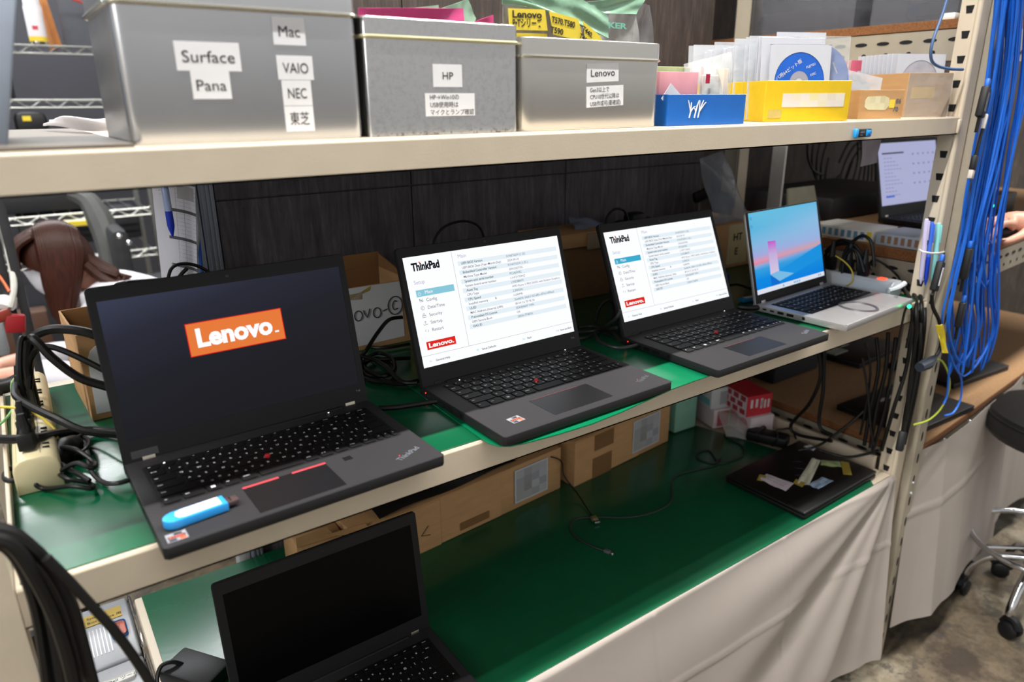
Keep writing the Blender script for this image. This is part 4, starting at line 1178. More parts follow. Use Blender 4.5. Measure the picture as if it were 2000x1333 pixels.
MBp = MB().tube([(-0.3008, 0.66, 0.0283), (-0.2759, 0.66, 0.029), (-0.2604, 0.66, 0.0338)], .012, 12, 4)
tag(MBp.done('lead_sleeve', cabm), 'thick black lead end entering the far end of the cream power strip', 'cable')
# arcs rising from the plugs towards the first laptop
cable('power_lead', [(-0.2465, 0.52, 0.0304), (-0.2531, 0.52, 0.0787), (-0.2465, 0.51, 0.118), (-0.2288, 0.5, 0.1422), (-0.2003, 0.49, 0.1488), (-0.1585, 0.47, 0.1363), (-0.1214, 0.46, 0.098)], .0065, cabm, 'thickest black lead arching from the cream power strip over the left cardboard box')
cable('power_lead', [(-0.2474, 0.5, 0.0378), (-0.2445, 0.48, 0.1043), (-0.2344, 0.47, 0.1449), (-0.2282, 0.46, 0.1442), (-0.2143, 0.45, 0.1198), (-0.1908, 0.44, 0.0911), (-0.1603, 0.43, 0.0728), (-0.1342, 0.42, 0.056)], .0058, cabm, 'black lead sagging in front of the left cardboard box to the nearest laptop')
cable('power_lead', [(-0.2442, 0.5, 0.0292), (-0.2435, 0.48, 0.1004), (-0.2344, 0.47, 0.1269), (-0.2221, 0.46, 0.1365), (-0.2011, 0.45, 0.1285), (-0.1631, 0.43, 0.0997), (-0.1324, 0.42, 0.067)], .0042, cabm, 'thinner black lead crossing the white sheet of the left cardboard box')
cable('power_lead', [(-0.2529, 0.46, 0.0313), (-0.256, 0.45, 0.0947), (-0.2481, 0.46, 0.1398), (-0.2414, 0.47, 0.1498), (-0.2364, 0.48, 0.1317), (-0.2483, 0.48, 0.0756)], .004, cabm, 'thin black lead looping tightly above the plugs of the cream strip')
cable('power_lead', [(-0.262, 0.46, 0.0914), (-0.2626, 0.42, 0.0887), (-0.2489, 0.39, 0.0816), (-0.2267, 0.36, 0.0706), (-0.201, 0.34, 0.0543), (-0.1617, 0.33, 0.0412)], .0048, cabm, 'black lead running from the strip across its plugs down to the mat')
cable('power_lead', [(-0.2982, 0.4681, 0.02), (-0.2572, 0.3638, 0.05), (-0.2305, 0.4122, 0.03), (-0.192, 0.4514, 0.008), (-0.1549, 0.4212, 0.006)], .0062, cabm, 'heavy black lead lying straight across the front of the cream strip')
cable('earth_wire', [(-0.2912, 0.5, 0.0533), (-0.2628, 0.46, 0.0579), (-0.2452, 0.44, 0.0502), (-0.232, 0.42, 0.0348), (-0.2306, 0.4, 0.0275)], .0019, mat('wire_yellow', '#C9B33A', .5), 'thin yellow and green earth wire hanging over the cream strip', k=8)
cable('earth_wire', [(-0.2614, 0.6, 0.0591), (-0.271, 0.58, 0.0517), (-0.2716, 0.55, 0.0342), (-0.2839, 0.5, 0.0323), (-0.2969, 0.5, 0.0245)], .0017, mat('wire_green', '#5E9A55', .5), 'thin green earth wire curling at the back of the cream strip')
# heap of leads on the mat in front of the strip
heap = [[(-0.2078, 0.4521, 0.006), (-0.243, 0.3842, 0.018), (-0.2742, 0.3872, 0.012), (-0.2915, 0.3811, 0.006), (-0.2863, 0.3282, 0.018), (-0.2599, 0.3448, 0.012), (-0.2262, 0.3743, 0.006), (-0.2049, 0.365, 0.018), (-0.1974, 0.4103, 0.012), (-0.2133, 0.4601, 0.006), (-0.2312, 0.4166, 0.018), (-0.2277, 0.3785, 0.012), (-0.2051, 0.3848, 0.006)],
        [(-0.2322, 0.3748, 0.004), (-0.252, 0.3302, 0.016), (-0.2616, 0.3199, 0.01), (-0.2528, 0.3115, 0.004), (-0.2272, 0.2748, 0.016), (-0.2091, 0.267, 0.01), (-0.2084, 0.2939, 0.004), (-0.2304, 0.2992, 0.016), (-0.2401, 0.3426, 0.01)],
        [(-0.2009, 0.4301, 0.005), (-0.2028, 0.3486, 0.017), (-0.204, 0.314, 0.011), (-0.1958, 0.2871, 0.005), (-0.1849, 0.2491, 0.017), (-0.1686, 0.2603, 0.011)],
        [(-0.2395, 0.3702, 0.012), (-0.2333, 0.3715, 0.024), (-0.2158, 0.4053, 0.018), (-0.1963, 0.4325, 0.012), (-0.1638, 0.3525, 0.024)],
        [(-0.2348, 0.3209, 0.018), (-0.2168, 0.3043, 0.03), (-0.2039, 0.2928, 0.024), (-0.1984, 0.3182, 0.018), (-0.2134, 0.3427, 0.03), (-0.2286, 0.375, 0.024), (-0.2367, 0.371, 0.018)],
        [(-0.2636, 0.3947, 0.009), (-0.2372, 0.3397, 0.021), (-0.2191, 0.3084, 0.015), (-0.2084, 0.2907, 0.009)]]
HL = ['large black lead coil heaped in front of the cream strip', 'small black lead loop lying lowest on the mat in front of the cream strip', 'black charging lead ending at the left side of the nearest laptop',
      'thin black lead passing from the heap behind the nearest laptop', 'short black lead wound through the middle of the heap', 'black lead end lying under the heap on the left mat']
for h_, l_, r_ in zip(heap, HL, (.003, .0028, .003, .0022, .003, .0032)):
    cable('charging_lead', h_, r_, cabg if 'thin' in l_ or 'charging' in l_ else cabm, l_)
tag(MB().tube([(-0.2384, 0.3611, 0.012), (-0.2248, 0.3938, 0.012), (-0.2105, 0.4106, 0.012)], .016, 12, 4, radii=[.012, .018, .011]).done('lead_wrap', cabm), 'black wrapped knot in the middle of the lead heap on the left mat', 'cable')
cable('power_lead', [(-0.0457, 0.55, 0.1847), (-0.0384, 0.55, 0.1998), (-0.0251, 0.55, 0.2052), (-0.0049, 0.55, 0.2008), (0.0124, 0.55, 0.1886), (0.0221, 0.55, 0.1748)], .0026, cabm, 'thin black lead arching above the nearest laptop lid, left of its camera')
cable('power_lead', [(-0.0177, 0.54, 0.1995), (-0.0269, 0.54, 0.192), (-0.0331, 0.54, 0.1848)], .003, cabm, 'short black lead end poking up behind the nearest laptop lid')
cable('power_lead', [(0.4494, 0.62, 0.1459), (0.4629, 0.62, 0.1806), (0.4875, 0.62, 0.2017), (0.53, 0.62, 0.2078), (0.5633, 0.62, 0.1961), (0.578, 0.62, 0.1731), (0.5847, 0.62, 0.1286)], .0026, cabm, 'thin black lead arching above the second laptop lid')
cable('power_lead', [(0.92, 0.62, 0.1476), (0.9284, 0.62, 0.177), (0.9505, 0.62, 0.1943), (0.9808, 0.62, 0.1892), (0.9958, 0.62, 0.1669), (1.0044, 0.62, 0.1386)], .003, cabm, 'thin black lead arching above the third laptop lid')
# leads beside the second laptop
HB = [[(0.3348, 0.5271, 0.06), (0.3075, 0.5271, 0.06), (0.2706, 0.4981, 0.05), (0.2359, 0.4749, 0.03), (0.2333, 0.4965, 0.01), (0.2241, 0.4531, 0.006), (0.2227, 0.3896, 0.006), (0.2384, 0.3559, 0.006), (0.2702, 0.3489, 0.006)],
      [(0.3084, 0.4544, 0.006), (0.2696, 0.4563, 0.012), (0.2337, 0.4732, 0.012), (0.217, 0.4584, 0.006), (0.2159, 0.4146, 0.006), (0.2488, 0.4049, 0.006), (0.2665, 0.4467, 0.006), (0.2605, 0.4899, 0.006), (0.2304, 0.4734, 0.006), (0.2042, 0.4233, 0.006), (0.213, 0.3884, 0.006), (0.2471, 0.3549, 0.006)],
      [(0.237, 0.4869, 0.012), (0.269, 0.4965, 0.012), (0.2756, 0.4583, 0.012), (0.251, 0.3988, 0.012), (0.2234, 0.3902, 0.012), (0.2158, 0.4337, 0.012)],
      [(0.2309, 0.4873, 0.018), (0.2414, 0.4473, 0.018), (0.2392, 0.3971, 0.018), (0.2327, 0.3342, 0.018), (0.2503, 0.3158, 0.018)],
      [(0.2666, 0.606, 0.004), (0.2907, 0.5436, 0.004), (0.348, 0.5304, 0.004)],
      [(0.1692, 0.2862, 0.006), (0.1926, 0.2737, 0.006), (0.2228, 0.2655, 0.006), (0.252, 0.2495, 0.01)]]
for h_, l_, r_ in zip(HB, ['black lead rising in front of the marker-lettered box', 'coiled black lead heaped left of the second laptop', 'black lead loop on top of the coil left of the second laptop', 'black lead strand crossing the coil towards the second laptop',
                           'black lead lying along the foot of the marker-lettered box', 'black charging lead plugged into the left side of the second laptop'], (.0036, .0036, .0036, .0036, .003, .0042)):
    cable('charging_lead', h_, r_, cabm, l_)
HC = [[(0.739, 0.44, -0.0316), (0.7415, 0.44, 0.0132), (0.7513, 0.43, 0.0416), (0.7636, 0.42, 0.0418), (0.7723, 0.42, 0.0158), (0.7465, 0.41, -0.0027), (0.7213, 0.41, -0.0124), (0.7099, 0.4, -0.0231), (0.7325, 0.39, -0.036), (0.7866, 0.37, -0.0461)],
      [(0.6676, 0.4125, 0.006), (0.6969, 0.3992, 0.006), (0.6984, 0.348, 0.006), (0.6792, 0.3034, 0.006)], [(0.6338, 0.3808, 0.01), (0.6768, 0.3692, 0.01), (0.6613, 0.3037, 0.05), (0.6673, 0.2947, 0.07)],
      [(0.619, 0.3631, 0.004), (0.6491, 0.3603, 0.004), (0.6868, 0.3725, 0.004), (0.6764, 0.3117, 0.03)], [(0.6536, 0.3508, 0.014), (0.6258, 0.3024, 0.014), (0.6307, 0.2556, 0.014), (0.6891, 0.2553, 0.01)]]
for h_, l_ in zip(HC, ['tied black lead standing up in a loop left of the third laptop', 'black lead strand under the tied loop left of the third laptop', 'black lead strand leaning against the lid edge of the third laptop',
                       'lowest black lead strand lying left of the third laptop', 'black charging lead plugged into the third laptop']):
    cable('charging_lead', h_, .0034, cabg, l_)
cable('charging_lead', [(1.0959, 0.3889, 0.03), (1.1304, 0.3871, 0.03), (1.1521, 0.3595, 0.02), (1.1778, 0.3351, 0.01)], .003, cabm, 'black lead lying left of the silver laptop hinge')
cable('charging_lead', [(1.0327, 0.3089, 0.01), (1.0482, 0.2872, 0.01), (1.077, 0.2756, 0.01)], .006, cabm, 'stubby black plug in the left side of the silver laptop')

# white power strip at the right
ws = thing('power_strip', 'white power strip with a glowing red switch at the right end of the shelf', 'power strip', (1.428, .31, -.0012), R(1))
wsm = mat('white_strip', '#C6CBD0', .35, var=.03)
MB().prism([(-.025, 0), (.022, 0), (.022, .03), (.018, .036), (-.015, .036), (-.022, .03)], -.142, .2, M_, .002).done('body', wsm, ws)
MB().bb(-.012, .006, -.115, -.098, .036, .039, .002).done('switch', emat('switch_red', '#FF3A20', 5), ws)
b = MB()
for k in range(5):
    for dx in (-.006, .006): b.bb(dx - .001, dx + .001, -.06 + .05 * k, -.052 + .05 * k, .0355, .0365)
b.done('socket_slot', hole, ws)
WSG = 'black plugs pushed into the white power strip'
for k, (y, hh) in enumerate(((.25, .05), (.29, .055), (.335, .055), (.38, .055))):
    plug(Matrix.Translation((1.425, y, .0345)) @ Matrix.Rotation(R(90), 4, 'Z'), 'black plug standing in the white power strip', WSG, hh)
cable('power_lead', [(1.425, 0.3078, 0.0247), (1.425, 0.3012, 0.0874), (1.425, 0.271, 0.127), (1.425, 0.2448, 0.121), (1.425, 0.2321, 0.0887), (1.425, 0.2263, 0.0601)], .0042, cabm, 'highest black lead arching out of the white strip beside the silver laptop')
cable('power_lead', [(1.435, 0.3598, 0.0741), (1.435, 0.3263, 0.1077), (1.435, 0.2885, 0.1033), (1.435, 0.255, 0.0711), (1.435, 0.2384, 0.0465)], .0042, cabm, 'black lead arching behind the highest one over the white strip')
cable('power_lead', [(1.415, 0.2962, 0.0322), (1.415, 0.2958, 0.0731), (1.415, 0.2809, 0.0956), (1.415, 0.2613, 0.0851), (1.415, 0.2424, 0.0461)], .0038, cabm, 'tight black lead loop in the middle of the white strip plugs')
cable('power_lead', [(1.44, 0.3515, 0.0249), (1.44, 0.3613, 0.0628), (1.44, 0.3379, 0.0926), (1.44, 0.3015, 0.1007), (1.44, 0.2794, 0.0764), (1.44, 0.271, 0.0397)], .0042, cabm, 'black lead looping low at the far end of the white strip')
cable('power_lead', [(1.4681, 0.26, 0.0507), (1.461, 0.25, 0.0686), (1.4728, 0.23, 0.0617), (1.4876, 0.2, 0.0362), (1.4326, 0.15, 0.0208), (1.3801, 0.112, 0.0074), (1.4008, 0.11, -0.0318), (1.4006, 0.11, -0.1056)], .0028, cabm, 'thin black lead leaving the white strip towards the slotted upright')
cable('earth_wire', [(1.4, 0.3112, 0.0762), (1.4, 0.2858, 0.0654), (1.4, 0.2646, 0.0466), (1.4, 0.2608, 0.022), (1.4, 0.2767, 0.0061)], .0017, mat('wire_yellow', '#C9B33A', .5), 'yellow and green earth wire curling over the white power strip', k=8)
cable('power_lead', [(1.4006, 0.172, 0.0176), (1.4316, 0.165, 0.0216), (1.4489, 0.16, 0.031)], .006, wsm, 'short white lead leaving the near end of the white power strip')
# bundle of leads dropping down the right upright
DN = [[(1.5343, 0.2, 0.0114), (1.5148, 0.16, 0.0059), (1.4388, 0.11, -0.0142), (1.455, 0.108, -0.091), (1.4549, 0.108, -0.1939), (1.4525, 0.108, -0.2867), (1.4613, 0.108, -0.372)],
      [(1.5207, 0.2, 0.0083), (1.4793, 0.15, 0.0011), (1.4095, 0.106, -0.0203), (1.4295, 0.105, -0.1102), (1.4421, 0.105, -0.2161), (1.46, 0.106, -0.3429)],
      [(1.5516, 0.2, 0.0114), (1.5164, 0.15, -0.0011), (1.4519, 0.105, -0.0398), (1.4705, 0.105, -0.1316), (1.4789, 0.105, -0.2385), (1.472, 0.106, -0.3716)],
      [(1.5123, 0.2, 0.0045), (1.4442, 0.14, -0.0034), (1.4078, 0.11, -0.0452), (1.4234, 0.112, -0.1618), (1.4145, 0.12, -0.2674), (1.436, 0.14, -0.3918)],
      [(1.5249, 0.19, 0.0097), (1.4669, 0.13, -0.0111), (1.4389, 0.102, -0.0738), (1.4574, 0.102, -0.1665), (1.4619, 0.105, -0.2746), (1.4601, 0.11, -0.3866)]]
for i, h_ in enumerate(DN):
    cable('power_lead', h_, .0046, cabm, 'thick black lead in the tied bundle hanging down the right slotted upright', group='black leads tied down the right upright')
t = thing('mains_plug', 'black three-pin plug hanging beside the lower end of the lead bundle', 'plug', (1.4387, 0.1, -0.3508), R(20))
MB().box((0, 0, 0), (.022, .018, .05), TR((0, 0, 0), 0, 0, R(20)), .005).done('body', black, t)
MB().tube([(.01, 0, .02), (.02, 0, .06), (.026, 0, .1)], .005, 8).done('strain_relief', cabm, t)
# the small glowing green lamp hanging at the corner
t = thing('indicator_lead', 'thin black lead with a glowing green lamp at the front corner of the silver laptop', 'cable', (1.3356, 0.09, 0.0093))
MB().sphere((0, 0, 0), .0042, 12).done('green_lamp', led_g, t)
MB().tube([(0, .004, 0), (.004, .01, -.02), (.006, .012, -.09), (0, .012, -.2)], .0026, 8).done('lead', cabm, t)

# pens strapped to the upright
def pen(label, top, bot, r, m, m2=None, tip=0):
    A, B = V(top), V(bot); L_ = (B - A).length
    z = (A - B).normalized(); x = z.cross(V((0, 1, 0))).normalized(); y = z.cross(x)
    t = thing('pen', label, 'pen', M=frame(B, x, y, z))
    MB().lathe([(.0012, -.012), (r * .8, 0), (r, .006), (r, L_ * .42)], 14).done('grip', m2 or m, t)
    MB().lathe([(r, L_ * .42), (r, L_ - .006), (r * .7, L_), (0, L_)], 14).done('barrel', m, t)
    MB().bb(-.0015, .0015, r, r + .0025, L_ * .66, L_ - .004, .0005).done('clip', m, t)
    return t
pen('lavender pen, leftmost of the three strapped to the right upright', (1.4049, 0.118, 0.1894), (1.4294, 0.118, 0.0518), .0052, mat('lavender', '#C9C2E4', .4, var=0))
pen('blue clear-barrelled ballpoint pen, middle of the three strapped to the right upright', (1.42, 0.112, 0.1819), (1.4393, 0.112, 0.048), .0046, mat('pen_clear_blue', '#3E6FD8', .2, var=0), mat('grip_blue', '#0F3FC0', .5, var=0))
pen('mint green pen, rightmost of the three strapped to the right upright', (1.4452, 0.109, 0.1776), (1.466, 0.109, 0.0482), .0055, mat('mint', '#8FD6D2', .4, var=0))
tag(MB().tube([(1.4127, 0.125, 0.1195), (1.3935, 0.108, 0.12), (1.4173, 0.1, 0.115), (1.461, 0.1, 0.1106), (1.5362, 0.125, 0.1008)], .0022, 8, 6).done('zip_tie', white), 'white zip tie holding the three pens to the right upright', 'tie')

# ------------------------------------------------------------------ lower table
ZT = -.464
pix = pixmat('blocky_grey', ['#8C8C8E', '#9B9B9D', '#A8A9AC', '#86847F', '#93979C'], (4.01, 1.0, 4.01))
def flat_box(name, label, P, rz, W, D, H, lab_rect, group=None):
    r = thing(name, label, 'box', M=TR(P, R(rz)))
    MB().bb(0, W, 0, D, 0, H, .0025, 2).done('body', card, r)
    b = MB().bb(0, W * .36, -.0022, 0, -.0, H * .98, .0006, 1).bb(W * .36, W * .66, -.0012, 0, .001, H * .98, .0006, 1)
    b.done('front_flap', card, r)
    x0, x1, z0, z1 = lab_rect
    l = MB().bb(x0 - .004, x1 + .004, -.0029, -.0023, z0 - .004, z1 + .004).done('shipping_label', mat('label_border', '#B9BEC4', .5, var=.03), r, ang=0)
    MB().bb(x0, x1, -.0035, -.0029, z0, z1).done('label_print', pix, l, ang=0)
    return r
A = flat_box('cardboard_box', 'long low cardboard box with a grey label, nearest the switched-off laptop under the shelf', (.2, .52, ZT), 4.6, .555, .17, .112, (.41, .505, .02, .098))
MB().bb(.25, .33, -.0034, -.0028, .012, .03).done('brown_tape', tapeb, A, ang=0)
MB().tube([(.168, -.003, .06), (.15, -.003, .042), (.172, -.003, .036)], .0009, 5, 1, smooth=False).done('pen_mark', ink, A, ang=0)
B = flat_box('cardboard_box', 'low cardboard box with a grey label further right, beside the mint green box', (.782, .55, ZT), 5.3, .376, .15, .122, (.222, .325, .02, .105))
MB().bb(.065, .135, -.0036, -.0028, .0, .055).bb(.07, .14, -.0036, -.0028, .075, .118).done('brown_tape', tapeb, B, ang=0)
t = thing('cardboard_box', 'opened cardboard box flap rising behind the switched-off laptop', 'box', (.1, .56, ZT), R(-4))
MB().bb(0, .09, 0, .12, 0, .1, .002).done('body', card, t)
MB().prism([(.0, .1), (.075, .1), (.06, .125), (.0, .122)], 0, .003, Matrix(((1, 0, 0, 0), (0, 0, -1, 0), (0, 1, 0, 0), (0, 0, 0, 1)))).done('flap', card, t)
MB().prism([(.0, .1), (.08, .1), (.1, .07)], .0, .003, Matrix(((1, 0, 0, .05), (0, 0, -1, -.02), (0, 1, 0, .02), (0, 0, 0, 1)))).done('flap', card, t)
tag(quad((.26, .53, -.347), (.62, .565, -.347), (.6, .66, -.33), (.24, .62, -.31), .02, 14, wob=.006).done('plastic_bag', mat('black_film', '#0B0B0D', .3, var=0)), 'black plastic bag lying on the long low cardboard box', 'bag')
mint_m = mat('mint_card', '#7FB09A', .7, var=.06)
t = thing('foam_block', 'mint green block standing upright between the low box and the small cartons', 'box', M=TR((1.205, .607, ZT), R(-3)))
MB().bb(0, .085, 0, .06, 0, .17, .004).done('body', mint_m, t)
# small cartons in a heap
red_c = mat('red_carton', '#B92230', .55, var=.04); pinkw = mat('pinkish_white', '#CFC0C2', .6, var=.04)
def carton_small(label, P, rz, W, D, H, m, front=None, side=None, top=None):
    r = thing('small_carton', label, 'box', M=TR(P, R(rz)))
    MB().bb(0, W, 0, D, 0, H, .002).done('body', m, r)
    if front: front(r, W, D, H)
    return r
def fr_white(r, W, D, H):
    MB().bb(.03, .06, -.0008, 0, .012, H - .01).bb(.068, .074, -.0008, 0, .02, H - .015).done('printed_panel', mat('print_grey', '#9FA3A6', .6), r, ang=0)
    MB().bb(-.0008, 0, .005, D - .005, .01, .03).done('printed_band', mat('print_teal', '#7FB5BC', .6), r, ang=0)
def fr_rg(r, W, D, H):
    MB().bb(.012, .05, -.0008, 0, .006, H - .006).done('printed_panel', mat('print_red', '#B4555C', .6), r, ang=0)
    MB().bb(.053, .086, -.0008, 0, .006, H - .004).done('printed_panel', mat('print_green', '#78B25A', .6), r, ang=0)
def fr_red(r, W, D, H):
    MB().bb(.0, W, -.0008, 0, 0, H).done('printed_panel', red_c, r, ang=0)
    b = MB()
    for k in range(4):
        for j in range(3): b.bb(-.0008, 0, .006 + .031 * k + .012 * (j % 2), .027 + .031 * k + .012 * (j % 2) - (.012 if k == 3 and j % 2 else 0), .004 + .0195 * j, .0185 + .0195 * j)
    b.done('printed_patch', mat('patch_red', '#A62A40', .6), r, ang=0)
    b = MB()
    for k in range(3): b.bb(.012 + .017 * k, .02 + .017 * k, -.0016, -.0008, .025, .05)
    for k in range(3): b.bb(W * .55 + .012 * k, W * .55 + .006 + .012 * k, -.0016, -.0008, .02, .045)
    b.done('printed_text', pinkw, r, ang=0)
    MB().bb(0, W, 0, D, H, H + .0008).done('printed_top', red_c, r, ang=0)
def fr_pink(r, W, D, H):
    b = MB()
    for y, z, q in ((.03, .03, .02), (.075, .034, .022), (.115, .028, .018)): b.lathe([(0, .0008), (q, .0008), (q, 0)], 20, Matrix.Translation((0, y, z)) @ Matrix.Rotation(-PI / 2, 4, 'Y'))
    b.done('printed_dot', mat('dot_pink', '#C4848B', .6), r, ang=0)
    MB().bb(.02, W - .02, -.0008, 0, .008, .014).done('printed_band', mat('print_yellow', '#CFB86A', .6), r, ang=0)
P0 = (1.3093, 0.5533, -0.464)
carton_small('small white carton with a red and a green panel, beneath the teal-printed one', (1.318, .562, ZT), -16, .095, .1, .058, pinkw, fr_rg)
carton_small('small white carton with teal print on top of the red and green one', (1.312, .572, ZT + .0585), -16, .092, .1, .062, mat('grey_white', '#C2C5C6', .6, var=.03), fr_white)
pk = rdm = mat('pinkish_white', '#CFC0C2', .6, var=.04)
carton_small('small pale carton with pink dots at the right of the heap', (1.352, .462, ZT + .001), -14, .08, .14, .06, pk, fr_pink)
carton_small('small red carton with white dots, topmost at the right of the heap', (1.345, .476, ZT + .0615), -14, .085, .13, .06, rdm, fr_red)
tag(quad((1.3, .5, -.459), (1.36, .43, -.459), (1.42, .46, -.42), (1.33, .56, -.41), .01, 10, wob=.004).done('plastic_bag', clear), 'clear plastic wrap crumpled in front of the small carton heap', 'bag')
# adapter
t = thing('power_adapter', 'black laptop adapter block with its lead wound round it, behind the closed laptop', 'adapter', (1.372, .418, ZT + .0015), R(-68))
MB().bb(-.055, .055, -.023, .023, 0, .03, .007, 3).done('body', black, t)
MB().tube([(-.02, -.026, .004), (-.025, -.026, .03), (-.02, 0, .038), (-.015, .027, .03), (-.01, .028, .004)], .0028, 8).tube([(.02, -.027, .004), (.03, -.026, .032), (.02, 0, .04), (.03, .03, .034), (.05, .05, .03), (.07, .02, .02)], .0028, 8).done('lead', cabm, t)
# closed laptop with paper tags
t = thing('laptop', 'closed black laptop with paper tags taped to its lid on the lower table', 'laptop', M=TR((1.2628, .241, ZT + .001), R(1.2)))
MB().bb(-.158, .158, -.108, .108, 0, .011, .004).done('base', black, t)
MB().bb(-.158, .158, -.108, .108, .0114, .019, .0035, 3).done('lid', mat('lid_black', '#0B0B0D', .38, var=.03), t)
MB().bb(-.1583, -.156, .02, .034, .003, .008).bb(-.1583, -.156, .05, .06, .003, .008).done('port', port, t)
def tagp(label, pts, m, lines=2, wob=.0015, name='paper_tag', tapes=()):
    r = thing(name, label, 'tag', (0, 0, 0))
    P = [V(p) for p in pts]
    c = sum(P, V()) / 4; r.location = c
    quad(*[p - c for p in P], bulge=.0015, n=10, th=.0006, wob=wob).done('paper_strip', m, r)
    for tp_ in tapes:
        quad(*[V(p) - c for p in tp_], n=4, th=.0006).done('yellow_tape', mat('yellow_tape_old', '#A8923C', .5), r)
    ex = (P[1] - P[0]).normalized(); ey = (P[3] - P[0]); ey = (ey - ex * ey.dot(ex)).normalized(); nz = ex.cross(ey)
    if nz.z < 0: ey = -ey; nz = -nz
    b = MB(frame(P[0] - c + nz * .0035, ex, ey, nz)); L_ = (P[1] - P[0]).length; H_ = (P[3] - P[0]).dot(ey)
    for k in range(lines):
        y = H_ * (k + 1) / (lines + 1)
        for j in range(7): b.bb(L_ * (.1 + .11 * j), L_ * (.1 + .11 * j + .06 + .02 * ((j * 3) % 2)), y - .0006, y + .0006, 0, .0001)
    b.done('handwriting', mat('faint_ink', '#6E6A76', .8, var=0), r, ang=0)
    return r

tagp('pinkish white paper tag taped nearest the front left of the closed laptop lid', [(1.1496, 0.2839, -0.4425), (1.1517, 0.2109, -0.4425), (1.1997, 0.22, -0.4425), (1.1862, 0.2883, -0.4425)], mat('tag_pink', '#CFC2CB', .8, var=.02), 2, tapes=([(1.1403, 0.283, -0.4418), (1.1482, 0.2711, -0.4418), (1.1764, 0.2813, -0.4418), (1.1697, 0.2957, -0.4418)],))
tagp('cream paper tag lying diagonally in the middle of the closed laptop lid', [(1.2037, 0.2171, -0.4425), (1.2221, 0.1947, -0.4425), (1.357, 0.2487, -0.4425), (1.3515, 0.2698, -0.4425)], mat('tag_cream', '#CFD0B8', .8, var=.02), 3, tapes=([(1.1984, 0.222, -0.4416), (1.1992, 0.1977, -0.4416), (1.2223, 0.2046, -0.4416), (1.2217, 0.2293, -0.4416)],))
tagp('pale blue paper tag at the right front of the closed laptop lid', [(1.2223, 0.1976, -0.4425), (1.2227, 0.1708, -0.4425), (1.2876, 0.171, -0.4425), (1.2827, 0.1991, -0.4425)], mat('tag_blue', '#9DB4CC', .8, var=.02), 2)
tagp('light green paper tag with yellow tape at the right of the closed laptop lid', [(1.3348, 0.2347, -0.4425), (1.3677, 0.1975, -0.4425), (1.391, 0.2171, -0.4425), (1.3606, 0.2495, -0.4425)], mat('tag_green', '#9FB076', .8, var=.02), 2, tapes=([(1.3352, 0.1742, -0.4415), (1.35, 0.1602, -0.4415), (1.403, 0.1993, -0.4415), (1.3938, 0.2161, -0.4415)],))
tagp('small white paper scrap at the back corner of the closed laptop lid', [(1.3908, 0.3193, -0.4425), (1.3894, 0.2912, -0.4425), (1.4167, 0.2967, -0.4425), (1.4152, 0.3199, -0.4425)], paper, 1)
# USB leads on the lower mat
def usb_plug(r, P, d, w=.012, l=.018, m=None):
    d = V(d).normalized(); x = d.cross(V((0, 0, 1))).normalized(); M = frame(P, x, d, x.cross(d))
    MB(M).bb(-w / 2, w / 2, 0, .014, -.004, .004, .0015).done('plug_body', m or mat('plug_olive', '#6B6440', .4), r)
    MB(M).bb(-w / 2 + .001, w / 2 - .001, .014, .014 + l * .6, -.0022, .0022, .0003).done('connector', steel, r)
ld = thing('usb_lead', 'thin black lead with small metal plug winding across the lower green table', 'cable', (0, 0, 0))
PL = [(1.3535, 0.4518, -0.4622), (1.3332, 0.5147, -0.4622), (1.3092, 0.5081, -0.4622), (1.2945, 0.441, -0.4622), (1.2526, 0.4056, -0.4622), (1.2052, 0.405, -0.4622), (1.1669, 0.4157, -0.4622), (1.2021, 0.4788, -0.4622), (1.166, 0.4869, -0.4622), (1.1412, 0.4622, -0.4622), (1.1561, 0.4236, -0.4622), (1.1927, 0.4316, -0.4622), (1.1549, 0.4142, -0.4622), (1.0909, 0.4275, -0.4622), (1.0246, 0.4368, -0.4622), (0.9785, 0.4082, -0.4622), (0.9234, 0.3608, -0.4622), (0.8617, 0.3512, -0.4622), (0.7974, 0.369, -0.4622), (0.7408, 0.4102, -0.4622), (0.6971, 0.4343, -0.4622), (0.6629, 0.4187, -0.4622), (0.6476, 0.3813, -0.4622), (0.6535, 0.3377, -0.4622), (0.6645, 0.3095, -0.4622)]
ld.location = PL[0]
MB(Matrix.Translation(-V(PL[0]))).tube(PL, .0017, 8, 6).done('lead', cabg, ld)
e = V(PL[-1]) - V(PL[0]); usb_plug(ld, e, V(PL[-1]) - V(PL[-2]), .008, .014, mat('plug_grey', '#5A5A5C', .4))
ld = thing('usb_lead', 'straight black lead hanging from the shelf onto the green table, ending in an olive plug', 'cable', (0, 0, 0))
PL = [(0.6943, 0.5811, -0.36), (0.7294, 0.5564, -0.37), (0.7498, 0.5558, -0.39), (0.7487, 0.5459, -0.42), (0.7539, 0.4976, -0.452), (0.7263, 0.4149, -0.4605)]
ld.location = PL[-1]
MB(Matrix.Translation(-V(PL[-1]))).tube(PL, .0018, 8, 6).done('lead', cabm, ld)
usb_plug(ld, V((0, 0, .002)), V(PL[-1]) - V(PL[-2]) + V((0, 0, .0115)), .014, .02)
# black adapter at the bottom left of the table
t = thing('power_adapter', 'black adapter block with its lead at the bottom left corner of the green table', 'adapter', (-0.1185, 0.4456, -0.4635), R(35))
MB().bb(-.03, .03, -.05, .05, 0, .026, .005).done('body', black, t)
tp_ = t.matrix_basis.inverted()
b = MB(); b.M = Matrix.Rotation(-R(35), 4, 'Z') @ Matrix.Translation(-t.location)
b.tube([(-0.1295, 0.4596, -0.45), (-0.1339, 0.4621, -0.44), (-0.1488, 0.4667, -0.43), (-0.1642, 0.4669, -0.43), (-0.1739, 0.4558, -0.44), (-0.1764, 0.4376, -0.45)], .0034, 8).done('lead', cabm, t)
